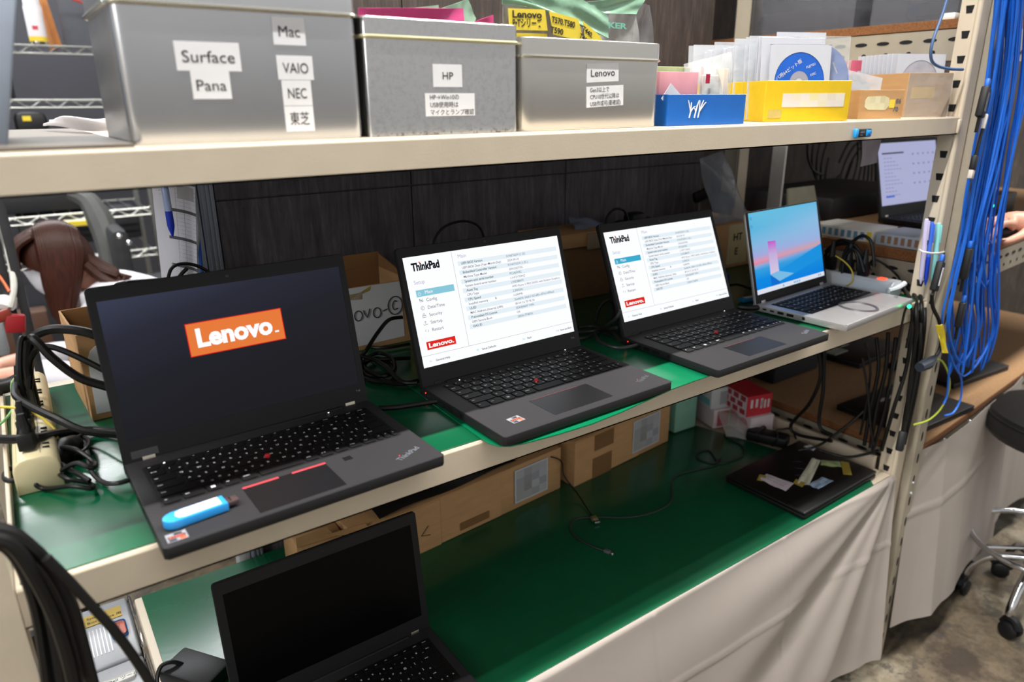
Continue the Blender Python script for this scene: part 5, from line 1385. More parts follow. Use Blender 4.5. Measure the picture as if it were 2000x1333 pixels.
# white cloth skirt round the table
cloth = mat('cloth_white', '#A0978F', .85, var=.03, scale=6, bump=.35, bscale=14)
def skirt(x0, x1, y, zt, zb, folds, amp, seed, facets=0):
    rnd = random.Random(seed); ph = [rnd.uniform(0, 6.28) for _ in range(6)]
    fw = [0] + [rnd.uniform(.7, 1.3) for _ in range(max(1, facets))]
    cum = [sum(fw[:i + 1]) / sum(fw) for i in range(len(fw))]
    fd = [rnd.uniform(-1, 1) for _ in cum]
    def fn(u, v):
        x = x0 + (x1 - x0) * u
        a = amp * (.15 + .85 * v) * (.6 * math.sin(folds * u * 6.28 + ph[0] + .8 * v) + .3 * math.sin(folds * 2.7 * u * 6.28 + ph[1] - 1.5 * v))
        crease = .0022 * math.exp(-((v - .34) / .005) ** 2)
        if facets:                                                   # flat panels between pressed folds
            i = 0
            while i < len(cum) - 2 and u > cum[i + 1]: i += 1
            t_ = (u - cum[i]) / (cum[i + 1] - cum[i])
            a += (.012 + .016 * v) * (fd[i] + (fd[i + 1] - fd[i]) * t_) + .004 * abs(2 * t_ - 1) * v
        else:                                                        # fan of folds from the right top corner
            dx, dz = (x1 - x) / .55, v + .04
            th = math.atan2(dx, dz); r_ = math.hypot(dx, dz)
            a += .026 * min(1, r_) * math.exp(-1.3 * dx) * (math.sin(9.5 * th + ph[2]) + .4 * math.sin(21 * th + ph[3]))
            for c in (.2, .47, .72): crease += .0022 * math.exp(-((u - c - .03 * v) / .003) ** 2)
        return (x, y - a - crease - .004 - .03 * v, zt + (zb - zt) * v)
    return fn
t = thing('table_cloth', 'white cloth skirt hanging along the front of the lower green table', 'cloth', (.6, .1, -.5))
b = MB(Matrix.Translation((-.6, -.1, .5)))
rn = skirt(-.15, 1.468, .113, -.4648, -1.0, 3, .007, 3)
def fn(u, v):
    if v < .08:
        k = v / .08; p = V(rn(u, 0)); a = k * PI / 2
        r_ = .119 - p.y
        return (p.x, .119 - r_ * math.sin(a), -.4642 - .008 * (1 - math.cos(a)))
    p = V(rn(u, (v - .08) / .92)); p.z -= .0074 * (1 - (v - .08) / .92)
    return p
b.sheet(fn, 320, 64, .0012).done('front_drape', cloth, t, ang=80)
def fn2(u, v):
    # end fold wrapping round the right corner
    return (1.468 + .006 * math.sin(9 * v + 3 * u) - .03 * u * v, .112 + .02 * math.sin(6 * u) * v + .05 * u - .02 * v, -.475 - .4 * v - .09 * (1 - u) * v)
b = MB(Matrix.Translation((-.6, -.1, .5))); b.sheet(fn2, 10, 30, .0012).done('corner_fold', cloth, t, ang=80)
# clear storage boxes standing left of the table
milk = mat('milky_plastic', '#888A8E', .35, var=.04)
def storage(label, y0, y1, lab):
    r = thing('storage_box', label, 'box', (-.229, (y0 + y1) / 2, -.62))
    D = (y1 - y0) / 2
    MB().bb(-.05, .045, -D, D, 0, .1, .006, 3).done('body', milk, r)
    MB().bb(-.053, .048, -D, D, .1, .12, .005, 3).done('lid', milk, r)
    cl = MB(); cl.tube([(.05, -D * .75, .118), (.054, -D * .85, .122), (.054, D * .85, .122), (.05, D * .9, .114), (.05, D * .9, .09)], .0016, 8, 3).done('latch_wire', steel, r)
    MB().bb(.0455, .051, -D * .72, D * .8, .075, .118, .002).done('latch', black, r)
    lab(r, D)
    return r
def lab1(r, D):
    q = MB().bb(-.03, .034, .035, .07, .1205, .1211).done('yellow_note', mat('note_ochre', '#B89A3C', .7), r, ang=0)
    MB().text('System', TR((-.024, .056, .1214)), h=.007).text('Bios update 用', TR((-.024, .042, .1214)), h=.007).done('handwriting', ink, q, ang=0)
    q = MB().bb(.012, .034, -.03, .012, .1205, .1225, .006).done('red_tag', mat('tag_rust', '#B0695A', .6), r)
    MB().bb(.0095, .0365, -.033, .0155, .1203, .1215, .007).done('blue_frame', mat('frame_blue', '#2A5C90', .5), r)
    MB().text('ノートPC', TR((.026, -.026, .1229), R(90)), h=.006).done('handwriting', ink, q, ang=0)
    b = MB()
    for k in range(6): b.bb(-.025 + .006 * k, -.023 + .006 * k, -.06, .02, .1205, .121)
    b.done('paper_strip', paper, r, ang=0)
def lab2(r, D):
    q = MB().bb(-.035, .03, .04, .056, .1205, .123, .004).done('memory_stick', mat('stick_pale', '#C9C9C4', .4), r)
    MB().text('例) Dell ツール', TR((-.028, .045, .1234)), h=.007).done('handwriting', ink, q, ang=0)
    MB().bb(-.045, .04, -.02, -.012, .1205, .1212).done('paper_strip', paper, r, ang=0)
storage('milky storage box with a yellow note and a rust red tag beside the lower table', .612, .80, lab1)
storage('milky storage box with a pale memory stick on its lid beside the lower table', .42, .606, lab2)
# thick lead bundle draped over the left upright
FG = [[(-0.2929, 0.085, 0.0873), (-0.2784, 0.085, 0.0753), (-0.2644, 0.085, 0.0462), (-0.2557, 0.085, 0.0055), (-0.2529, 0.085, -0.0495), (-0.2555, 0.085, -0.1142)],
      [(-0.2951, 0.092, 0.0765), (-0.282, 0.092, 0.0659), (-0.2713, 0.092, 0.0395), (-0.2665, 0.092, 0.0002), (-0.2679, 0.092, -0.0529), (-0.2719, 0.092, -0.1103)],
      [(-0.2973, 0.1, 0.0649), (-0.2859, 0.1, 0.0548), (-0.2789, 0.1, 0.0295), (-0.2766, 0.1, -0.012), (-0.2792, 0.1, -0.0589), (-0.2843, 0.1, -0.1096)],
      [(-0.2909, 0.075, 0.0888), (-0.2749, 0.075, 0.0751), (-0.2584, 0.075, 0.0384), (-0.25, 0.075, -0.0053), (-0.2486, 0.075, -0.0568), (-0.2483, 0.075, -0.1104)],
      [(-0.2934, 0.068, 0.0854), (-0.2815, 0.068, 0.0753), (-0.2732, 0.068, 0.0516), (-0.2644, 0.068, -0.0024), (-0.2617, 0.068, -0.0508), (-0.2623, 0.068, -0.0966)]]

for h_ in FG:
    cable('power_lead', h_, .0062, cabm, 'thick black lead in the bundle draped over the left upright in the foreground', group='foreground lead bundle')
cable('power_lead', [(-0.2582, 0.06, 0.0553), (-0.2472, 0.06, 0.0286), (-0.2332, 0.06, -0.0092), (-0.2199, 0.06, -0.0456), (-0.2084, 0.06, -0.0859), (-0.1985, 0.06, -0.1273)], .0046, cabm, 'single black lead crossing in front of the milky storage boxes')
cable('power_lead', [(-0.2937, 0.2, -0.1089), (-0.2965, 0.2, -0.1437), (-0.2895, 0.2, -0.1632), (-0.29, 0.2, -0.187)], .006, cabm, 'black lead hanging below the corner bracket at the left upright')
# leads hanging behind, under the right half of the middle shelf
UN = [[(1.42, 0.3299, -0.1854), (1.42, 0.3172, -0.2528), (1.42, 0.3385, -0.3331), (1.42, 0.3822, -0.4101), (1.42, 0.3557, -0.4307), (1.42, 0.2607, -0.4107)],
      [(1.43, 0.3237, -0.1717), (1.43, 0.3105, -0.2819), (1.43, 0.3075, -0.3842), (1.43, 0.2686, -0.3989)],
      [(1.44, 0.2256, -0.1329), (1.44, 0.2028, -0.1936), (1.44, 0.1983, -0.2885), (1.44, 0.2008, -0.3748)],
      [(1.435, 0.1979, -0.1111), (1.435, 0.1807, -0.1856), (1.435, 0.1837, -0.2959), (1.435, 0.1839, -0.3954)],
      [(1.44, 0.1746, -0.0929), (1.44, 0.1662, -0.1823), (1.44, 0.1713, -0.2927), (1.44, 0.1701, -0.3984)],
      [(1.45, 0.1596, -0.1038), (1.45, 0.1565, -0.1816), (1.45, 0.1564, -0.29), (1.45, 0.1675, -0.4076)],
      [(1.425, 0.2194, -0.1682), (1.425, 0.1946, -0.2419), (1.425, 0.1725, -0.331), (1.425, 0.1566, -0.3811)]]
UL = ['black lead bowing out below the shelf to the right of the small cartons', 'straight black lead beside the bowing one below the shelf', 'thin black lead hanging below the shelf left of the right upright', 'black lead hanging second from the thin one below the shelf',
      'black lead hanging closest behind the right upright', 'black lead slanting down to the foot of the right upright', 'grey black lead crossing the hanging leads below the shelf']
for h_, l_, r_ in zip(UN, UL, (.0048, .0048, .003, .0048, .0048, .0048, .003)):
    cable('power_lead', h_, r_, cabm, l_)
cable('power_lead', [(1.3571, 0.3126, -0.44), (1.3895, 0.2768, -0.42), (1.5026, 0.2756, -0.4), (1.6138, 0.2841, -0.38)], .0035, cabm, 'black lead running from the closed laptop corner up to the hanging leads')
cable('power_lead', [(1.382, 0.2706, -0.43), (1.4014, 0.2111, -0.43), (1.4567, 0.1879, -0.43), (1.4851, 0.1713, -0.42)], .0035, cabm, 'black lead trailing along the rail behind the closed laptop')
tag(MB().tube([(1.6174, 0.24, -0.5215), (1.613, 0.24, -0.4882), (1.6094, 0.24, -0.4399)], .022, 12, 2, radii=[.02, .024, .014]).done('lead_tie', black), 'black knot of lead ends at the foot of the right upright', 'tie')

# ------------------------------------------------------------------ second rack at the right
X2, Y2 = 1.525, .1
r2 = thing('slotted_angle_rack', 'rack of cream slotted angle with particle board tops beyond the laptop rack', 'rack', (2.4, .5, FZ))
I2 = Matrix.Translation((-2.4, -.5, -FZ))
def q2(name, mb, m, ang=35):
    o = mb.done(name, m, r2, ang); o.matrix_local = I2; return o
FRM = Matrix.Translation((X2, Y2, 0)) @ Matrix.Rotation(R(4.6), 4, 'Z') @ Matrix.Translation((-X2, -Y2, 0))   # the front runs back a little to the right
YF2 = lambda x: Y2 + .0805 * (x - X2)
def slots(axis, p0, p1, fixed, zc, h, n, off, M=None):
    """dark slots along a rail face"""
    b = MB(M)
    for k in range(n):
        c = p0 + (p1 - p0) * (k + .5) / n
        for dz, w, hh in ((h * .16, .0155, .0045), (-h * .22, .0055, .0045), (-h * .22, .0, 0)):
            if not w: continue
            xc = c + (0 if dz > 0 else -.01)
            out = [(xc + w * math.cos(a * PI / 5), zc + dz + hh * math.sin(a * PI / 5)) for a in range(10)]
            if axis == 'y': b.prism(out, -.0006, .0003, Matrix(((0, 0, 1, fixed), (1, 0, 0, 0), (0, 1, 0, 0), (0, 0, 0, 1))))
            else: b.prism(out, -.0003, .0006, Matrix(((1, 0, 0, 0), (0, 0, -1, fixed), (0, 1, 0, 0), (0, 0, 0, 1))))
    return b
X2R = 3.1
for zt_, zb_, bt in ((.583, .517, .019), (.066, .0, .026), (-.428, -.492, .02)):
    rh = zt_ - zb_
    ra = q2('side_rail', MB().bb(X2, X2 + .002, Y2, .9, zb_, zt_).bb(X2, X2 + .03, Y2, .9, zt_ - .002, zt_), cream2)
    rb = q2('front_rail', MB(FRM).bb(X2 + .002, X2R, Y2, Y2 + .002, zb_, zt_).bb(X2, X2R, Y2, Y2 + .03, zt_ - .002, zt_), cream2)
    merge(ra, q2('rail_slot', slots('y', Y2, .9, X2, (zt_ + zb_) / 2, rh, 15, 0), hole))
    merge(rb, q2('rail_slot', slots('x', X2, X2R, Y2, (zt_ + zb_) / 2, rh, 30, 0, FRM), hole))
    bd = q2('shelf_board', MB().prism([(X2, Y2 + .002), (X2R, YF2(X2R) + .002), (X2R, .92), (X2, .92)], zt_, zt_ + bt), pboard)
    q2('board_edge', MB().bb(X2 - .0008, X2, Y2 + .001, .92, zt_ + .0005, zt_ + bt - .0005), pbedge)
    q2('board_edge', MB(FRM).bb(X2, X2R, Y2 + .0005, Y2 + .0018, zt_ + .0005, zt_ + bt - .0005), pbedge)
for y_ in (.88, Y2):
    pp = q2('upright_post', MB().bb(X2 - .003, X2 + .036, y_ - .002, y_, FZ, 1.25).bb(X2 - .003, X2 - .001, y_, y_ + .036, FZ, 1.25), cream2)
b = MB()
for k in range(36):
    z = -1.05 + .062 * k
    out = [(X2 + .018 + .004 * math.cos(a * PI / 5), z + .014 * math.sin(a * PI / 5)) for a in range(10)]
    b.prism(out, .0, .0006, Matrix(((1, 0, 0, 0), (0, 0, -1, Y2 - .002), (0, 1, 0, 0), (0, 0, 0, 1))))
merge(pp, q2('post_slot', b, hole))
b = MB()
for z in (-.5, -.53): b.lathe([(0, .004), (.005, .004), (.006, 0)], 6, Matrix.Translation((X2 + .018, Y2 - .002, z)) @ Matrix.Rotation(PI / 2, 4, 'X'))
q2('bolt', b, steel)
q2('shade_board', MB().bb(X2, X2R, Y2, .92, 1.0, 1.03), pboard)  # unseen board added overhead to shade the goods and rail below
q2('upright_post', MB().bb(X2R - .04, X2R, Y2 - .002, Y2, FZ, 1.25), cream2)
# rear posts of both racks seen side by side
q2('upright_post', MB().bb(1.56, 1.6, .74, .743, FZ, 1.25), cream2)
t = thing('table_cloth', 'white cloth skirt hanging from the lower board of the second rack', 'cloth', (2.2, .09, -.5))
b = MB(Matrix.Translation((-2.2, -.09, .5)) @ FRM)
b.sheet(skirt(1.55, 3.05, .098, -.418, -.955, 4, .004, 11, facets=9), 330, 50, .0012).done('front_drape', cloth, t, ang=80)
b = MB(Matrix.Translation((-2.2, -.09, .5)) @ FRM)
for k, x in enumerate((1.6, 1.72, 1.9)): b.lathe([(0, .003), (.005, .003), (.006, 0)], 10, Matrix.Translation((x, .098, -.437)) @ Matrix.Rotation(PI / 2, 4, 'X'))
b.done('pin', steel, t)
# upper board goods
smoke = film('smoke_film', '#6E7076', .45, .25)
def bin_(label, x0, x1, y0, y1, z0, h):
    r = thing('clear_bin', label, 'bin', ((x0 + x1) / 2, (y0 + y1) / 2, z0))
    w, d_ = (x1 - x0) / 2, (y1 - y0) / 2
    MB().bb(-w, w, -d_, -d_ + .002, 0, h).bb(-w, w, d_ - .002, d_, 0, h).bb(-w, -w + .002, -d_, d_, 0, h).bb(w - .002, w, -d_, d_, 0, h).bb(-w, w, -d_, d_, 0, .002).done('body', smoke, r)
    return r
bn = bin_('clear plastic bin of dark parts on the top board of the second rack', 1.56, 1.86, .2, .4, .603, .16)
for k in range(7):
    MB().box((-.11 + .037 * k, -.03 + .02 * (k % 3), .03 + .012 * (k % 2)), (.05, .06, .03), TR((0, 0, 0), .2 * k), .006).done('dark_part', mat('part_%d' % (k % 3), ('#1C2A36', '#2B2F36', '#16456A')[k % 3], .5), bn)
bn = bin_('long clear plastic bin at the back of the top board of the second rack', 1.56, 1.8, .44, .8, .603, .12)
MB().box((0, 0, .035), (.2, .25, .05), None, .02).done('dark_part', mat('part_grey', '#33353A', .6), bn)
for k, (x, y, cx, s) in enumerate(((1.552, .21, '#E4E2DC', .016), (1.552, .17, '#C9502E', .012), (1.556, .145, '#DCDCDC', .014))):
    tag(MB().box((x, y, .602 + s * .45), (s * 1.6, s * 1.8, s * .9), TR((0, 0, 0)), .004).done('small_part', mat('small_%d' % k, cx, .5)), ['white plastic piece at the edge of the top board', 'orange red piece at the edge of the top board', 'small white cap at the edge of the top board'][k], 'part')
cable('network_lead', [(1.333, 0.12, 0.6277), (1.3226, 0.12, 0.591), (1.3036, 0.12, 0.5445), (1.3058, 0.12, 0.5168), (1.3277, 0.12, 0.5023), (1.3811, 0.12, 0.4957), (1.4481, 0.12, 0.4949)], .003, mat('cable_slate', '#3F5C86', .45), 'slate blue lead hanging in front of the top rail beside the slotted upright')
# things on the middle board
zb2 = .0925
ln_ = laptop('laptop open to a pale document page on the middle board of the second rack', 2.0, .218, -3, 104, z0=zb2, W=.33, LH=.225, SW=.31, SH=.18, bot=.034, group=None)
e_doc = emat('doc_page', '#B5B8DC', .95)
sc = screen(ln_, e_doc); S, w, h = ln_['S'], ln_['SW'], ln_['SH']
b = MB(S); b.bb(.06 * w, .42 * w, -.18 * h, -.155 * h, .0002, .0003)
b.done('page_heading', emat('doc_dark', '#4A4A62', 1), sc, ang=0)
b = MB(S)
for k in range(11):
    v = .24 + .06 * k
    for j in range(3 + (k * 5) % 4): b.bb((.08 + .05 * j) * w, (.115 + .05 * j) * w, -(v + .012) * h, -v * h, .0002, .0003)
b.done('page_text', emat('doc_grey', '#8A8CB4', 1), sc, ang=0)
b = MB(S)
for i in range(5):
    for j in range(4): b.bb((.56 + .09 * i) * w, (.59 + .09 * i) * w, -(.22 + .16 * j) * h, -(.19 + .16 * j) * h, .0002, .0003)
b.done('page_icon', emat('doc_grey', '#8A8CB4', 1), sc, ang=0)
MB(S).bb(.08 * w, .22 * w, -.88 * h, -.85 * h, .0002, .0003).done('page_button', emat('doc_blue', '#4A6ED0', 1), sc, ang=0)
tag(quad(*[(1.4245, 0.3, 0.3614), (1.5058, 0.3, 0.3589), (1.5049, 0.3, 0.2926), (1.4319, 0.3, 0.287)], .004, 8, wob=.002).done('paper_slip', mat('slip_grey', '#9A96A0', .8)), 'greyish paper slip hanging from the shelf above the document laptop', 'paper')
def flat_pack(label, P, rz, W, D, H, top, edge, ycol):
    r = thing('flat_carton', label, 'box', M=TR(P, R(rz)))
    MB().bb(0, W, 0, D, 0, H, .002).done('body', top, r)
    b = MB()
    for k in range(9): b.bb(-.0008, 0, .006 + (D - .012) * k / 9, .006 + (D - .012) * (k + .55) / 9, H * .2, H * .8)
    b.done('side_print', edge, r, ang=0)
    MB().bb(-.001, -.0002, .004, .016, H * .1, H * .9).done('yellow_tape', yel, r, ang=0)
    return r
flat_pack('flat white carton with blue print at the far end of the middle board edge', (1.54, .30, zb2), 0, .12, .17, .03, white, mat('print_blue', '#5E8CA8', .6), yel)
flat_pack('flat clear-topped carton with patterned side nearer the right upright on the middle board', (1.535, .13, zb2), 0, .13, .16, .03, mat('pale_blue_grey', '#A9B4BE', .4), mat('print_brown', '#8A6A50', .7), yel)
tag(MB().prism([(0, 0), (.16, 0), (.145, .11), (.02, .11)], 0, .006, frame((1.56, .56, zb2), (1, 0, 0), (0, .25, .97), (0, -.97, .25))).done('desk_calendar', mat('calendar_olive', '#7C7A68', .8)), 'small olive desk calendar standing behind the silver laptop', 'calendar')
tag(MB().bb(1.515, 1.523, .56, .6, .1, .42).done('white_board', mat('pale_strip', '#B5B3AE', .6)), 'pale upright strip beside the rear post behind the silver laptop', 'strip')
tag(MB().bb(1.7, 1.85, .118, .215, zb2, zb2 + .012, .001).done('note_pad', mat('pad_yellow', '#D8B65A', .8)), 'yellow note pad on the front edge of the middle board beneath the hand', 'note pad')
t = thing('router', 'black box with a glowing green dot at the right edge of the photo', 'device', (2.33, .38, zb2))
MB().bb(-.1, .1, -.06, .06, 0, .06, .004).done('body', black, t); MB().sphere((-.07, -.061, .03), .004, 8).done('green_lamp', led_g, t)
tag(MB().bb(1.76, 2.3, .55, .88, zb2, zb2 + .07, .01).done('dark_filler_tray', mat('dark_filler_tray', '#141416', .6)), 'flat black filler tray added to darken the back of the middle board', 'tray')  # tray made up to turn the bright rear of the board dark
# dark leads tangled on the wall behind the blue bundle
for k in range(9):
    a = k * .7
    P = V((2.2 + .05 * k, .9, .3 - .03 * k))
    cable('wall_lead', [P + V((.12 * math.cos(q * PI / 6 + a), .01 * k - .04, (.12 + .01 * k) * math.sin(q * PI / 6 + a))) for q in range(10)], .004, cabm, 'black lead looping on the dark wall behind the blue bundle', group='black leads looping on the dark wall')
# slim dark laptops lying on the lower board
zl = -.4075
def slim(label, P, rz, m, lbl=True):
    r = thing('laptop', label, 'laptop', M=TR(P, R(rz)))
    MB().bb(-.16, .16, -.11, .11, 0, .009, .003).done('base', black, r)
    MB().bb(-.16, .16, -.11, .11, .0094, .017, .003).done('lid', m, r)
    if lbl: MB().bb(-.04, .03, .05, .062, .0171, .0174).done('paper_label', mat('label_dim', '#9A9A9A', .6), r, ang=0)
    return r
lidb = MATS['lid_black']
slim('closed black laptop nearest the front edge of the lower board of the second rack', (1.76, .245, zl), -3, lidb)
slim('closed black laptop second from the front edge on the lower board of the second rack', (2.2, .33, zl), -5, lidb)
slim('black laptop with pale stickers at the back of the lower board of the second rack', (2.12, .62, zl), 4, lidb)
tag(MB().box((2.02, .62, zl + .0185), (.08, .05, .002), TR((0, 0, 0)), 0).box((2.1, .66, zl + .0185), (.05, .06, .002)).done('sticker_sheet', mat('sticker_pale', '#9DA096', .6)), 'pale stickers lying on the rearmost laptop of the lower board', 'sticker')
tag(MB().bb(1.62, 1.86, .58, .8, zl, zl + .16, .01).done('dark_case', mat('dark_case', '#17171B', .6)), 'black case standing at the back of the lower board below the silver laptop', 'case')

# ---- blue network leads
bluec = mat('network_blue', '#1560C4', .4, var=.08)
LV = [[(1.4494, 0.085, 0.6592), (1.5406, 0.085, 0.6664)], [(1.4759, 0.085, 0.4802), (1.619, 0.085, 0.4819)], [(1.4763, 0.085, 0.3263), (1.6408, 0.085, 0.3189)], [(1.4792, 0.085, 0.1614), (1.6615, 0.085, 0.142)], [(1.488, 0.085, 0.0317), (1.7128, 0.085, -0.0029)], [(1.4976, 0.085, -0.0682), (1.7799, 0.085, -0.1218)], [(1.5299, 0.085, -0.1385), (1.7865, 0.085, -0.1932)]]
rnd = random.Random(5)
def lv(i, a, dy):
    p, q = V(LV[i][0]), V(LV[i][1])
    r_ = p.lerp(q, a); r_.y += dy
    return r_
NG = 'blue network leads hanging in the bundle beside the right upright'
for k in range(21):
    a, b_ = rnd.random(), rnd.random()
    d1, d2 = rnd.uniform(-.028, .015), rnd.uniform(-.028, .015)
    dn = [lv(i, min(1, max(0, a + rnd.uniform(-.1, .1))), d1) for i in range(5)]
    upw = [lv(i, min(1, max(0, b_ + rnd.uniform(-.1, .1))), d2) for i in range(5)]
    lo = rnd.uniform(0, 1)
    m0, m1 = lv(5, a, d1), lv(5, b_, d2)
    bot = lv(6, (a + b_) / 2, (d1 + d2) / 2) + V((0, 0, -.01 - .05 * lo))
    if k % 4 == 3:
        pts = dn[:4] + [lv(4, .5 + .2 * rnd.uniform(-1, 1), d1)] + upw[:4][::-1]
    else:
        pts = dn + [m0, bot, m1] + upw[::-1]
    cable('network_lead', pts, .0025, bluec, 'blue network lead hanging in the bundle beside the right upright', group=NG, k=5, n=6)
cable('network_lead', [(1.684, 0.08, 0.0025), (1.7033, 0.08, 0.0508), (1.6692, 0.08, 0.1052), (1.6289, 0.08, 0.1221), (1.6268, 0.08, 0.0859), (1.6544, 0.08, 0.0071)], .0025, bluec, 'small blue lead loop sticking out at the right of the bundle under the board')
cable('network_lead', [(1.6184, 0.075, -0.1545), (1.6133, 0.075, -0.1937), (1.6472, 0.075, -0.2358), (1.6639, 0.075, -0.289), (1.6376, 0.075, -0.319), (1.5928, 0.075, -0.3154)], .0025, bluec, 'blue lead tail dangling lowest below the bundle')
cable('network_lead', [(1.5779, 0.08, -0.0312), (1.5844, 0.08, -0.1093), (1.5766, 0.08, -0.1869), (1.592, 0.08, -0.2585), (1.5834, 0.08, -0.284)], .0025, bluec, 'blue lead tail beside the yellow and green earth wire')
cable('earth_wire', [(1.4981, 0.085, -0.1472), (1.5387, 0.085, -0.1613), (1.5867, 0.085, -0.2042), (1.6107, 0.085, -0.251), (1.5905, 0.085, -0.2946), (1.5324, 0.085, -0.3137), (1.4545, 0.085, -0.3057)], .0022, mat('wire_yelgreen', '#A9B83A', .5), 'yellow and green earth wire curving below the blue bundle', k=8)
def adapter_box(label, P, rx, s, lbl=None):
    t = thing('usb_adapter', label, 'adapter', M=TR(P, R(10), 0, R(rx)))
    MB().box((0, 0, 0), s, None, .003).done('body', black, t)
    MB().tube([(0, 0, -s[2] / 2), (.002, 0, -s[2] / 2 - .03)], .0035, 8, 1, smooth=False).done('lead', cabm, t)
    if lbl: MB().box((0, -s[1] / 2 - .0004, 0), (s[0] * .36, .0006, s[2] * .62)).done('pale_label', lbl, t, ang=0)
    MB().box((0, 0, s[2] / 2 + .008), (s[0] * .55, s[1] * .6, .016), None, .002).done('blue_plug', bluec, t)
    return t
adapter_box('black network adapter with a white label beside the pens on the right upright', (1.4371, 0.088, 0.0624), 16, (.026, .014, .066), paper)
adapter_box('black network adapter high up in the blue bundle', (1.4507, 0.07, 0.4302), 12, (.028, .014, .06), mat('print_dim', '#55565C', .5))
adapter_box('black network adapter in the middle of the blue bundle', (1.5143, 0.065, 0.0851), 4, (.026, .014, .07))
adapter_box('black network adapter low in the blue bundle', (1.5368, 0.065, -0.0392), 4, (.022, .013, .06))
t = thing('usb_plug', 'black plug with a pale printed end hanging in the blue bundle', 'plug', M=TR((1.4531, 0.066, 0.3095), R(10), 0, R(10)))
MB().box((0, 0, 0), (.02, .011, .03), None, .003).done('body', black, t); MB().box((0, 0, -.024), (.017, .009, .018), None, .001).done('pale_end', mat('pale_end', '#B9B0A4', .5), t)
MB().tube([(0, 0, .015), (.004, 0, .05), (.008, 0, .1)], .003, 8).done('lead', cabm, t); MB().box((.007, 0, .085), (.009, .008, .03), None, .002).done('white_sleeve', white, t)
t = thing('lead_with_tag', 'black plug lead with a flapping yellow tag below the pens', 'cable', (1.4836, 0.075, -0.0879))
MB(Matrix.Translation(-V((1.4836, 0.075, -0.0879)))).tube([(1.403, 0.078, 0.0287), (1.4196, 0.078, -0.0035), (1.4675, 0.078, -0.0484), (1.4936, 0.078, -0.097), (1.4908, 0.078, -0.1281), (1.4549, 0.078, -0.1433)], .0042, 8).done('lead', cabm, t)
MB(Matrix.Translation(-V((1.4836, 0.075, -0.0879)))).tube([(1.4789, 0.078, -0.1358), (1.448, 0.078, -0.1443), (1.4106, 0.078, -0.146)], .01, 10, 3, radii=[.006, .014, .011]).done('plug', mat('plug_slate', '#1E2630', .5), t)
q = quad(*[V(p) - V((1.4836, 0.075, -0.0879)) for p in [(1.4284, 0.068, -0.0459), (1.4635, 0.068, -0.05), (1.5203, 0.068, -0.1316), (1.4876, 0.068, -0.1246)]], bulge=.003, n=8, wob=.002)
q.done('yellow_tag', mat('tag_yellow', '#D8C21E', .6, var=.15), t)

# ---- stool
H = V((2.13, -.05, -.95))
t = thing('stool', 'black padded round stool with a chrome foot ring and castors beside the second rack', 'stool', (H.x, H.y, FZ))
zf = lambda z: z - FZ
sd = MB().lathe([(0, zf(-.5)), (.17, zf(-.5)), (.2, zf(-.493)), (.213, zf(-.475)), (.213, zf(-.445)), (.202, zf(-.42)), (.14, zf(-.408)), (0, zf(-.404))], 40)
sd.done('seat', mat('seat_vinyl', '#121213', .38, var=.05, bump=.1, bscale=300), t)
MB().tube([(.209 * math.cos(k * PI / 20), .209 * math.sin(k * PI / 20), zf(-.432)) for k in range(40)], .003, 6, 1, closed=True, smooth=False).done('seat_piping', black, t)
MB().lathe([(.016, zf(-.95)), (.016, zf(-.75)), (.026, zf(-.75)), (.026, zf(-.62)), (.05, zf(-.52)), (.1, zf(-.501))], 20).done('gas_column', mat('column_grey', '#6E6C68', .3, metal=.7), t)
MB().tube([(-.03, -.01, zf(-.53)), (-.1, -.05, zf(-.545)), (-.17, -.09, zf(-.56))], .004, 8).tube([(-.12, -.06, zf(-.55)), (-.16, -.085, zf(-.56)), (-.2, -.105, zf(-.568))], .011, 10, 3, radii=[.007, .013, .011]).done('height_lever', black, t)
MB().tube([(.185 * math.cos(k * PI / 16), .185 * math.sin(k * PI / 16), zf(-.84)) for k in range(32)], .0085, 12, 1, closed=True, smooth=False).done('foot_ring', steel, t)
b = MB()
for k in range(3):
    a = k * 2 * PI / 3 + .5
    b.tube([(.018 * math.cos(a), .018 * math.sin(a), zf(-.855)), (.184 * math.cos(a), .184 * math.sin(a), zf(-.84))], .006, 8, 1, smooth=False)
b.lathe([(.03, zf(-.92)), (.034, zf(-.91)), (.034, zf(-.85)), (.026, zf(-.84))], 20).done('ring_spoke', steel, t)
for k in range(5):
    a = R(112 + 72 * k)
    dx, dy = math.cos(a), math.sin(a)
    lg = MB().tube([(.02 * dx, .02 * dy, zf(-.9)), (.11 * dx, .11 * dy, zf(-.925)), (.15 * dx, .15 * dy, zf(-.965)), (.165 * dx, .165 * dy, zf(-.99)), (.168 * dx, .168 * dy, zf(-1.012))], .013, 12, 4).done('leg', steel, t)
    M = TR((.168 * dx, .168 * dy, 0), a + 1.2)
    c = MB(M)
    for s in (-1, 1): c.lathe([(0, -.009), (.02, -.009), (.026, -.005), (.026, .005), (.02, .009), (0, .009)], 20, Matrix.Translation((.012, s * .013, .0265)) @ Matrix.Rotation(PI / 2, 4, 'X'))
    c.bb(-.004, .03, -.005, .005, .03, .058, .004).tube([(0, 0, .045), (0, 0, .075)], .008, 10, 1, smooth=False).tube([(-.012, 0, .035), (0, 0, .056), (.022, 0, .058), (.036, 0, .04)], .012, 8, 3)
    c.done('castor', black, lg)

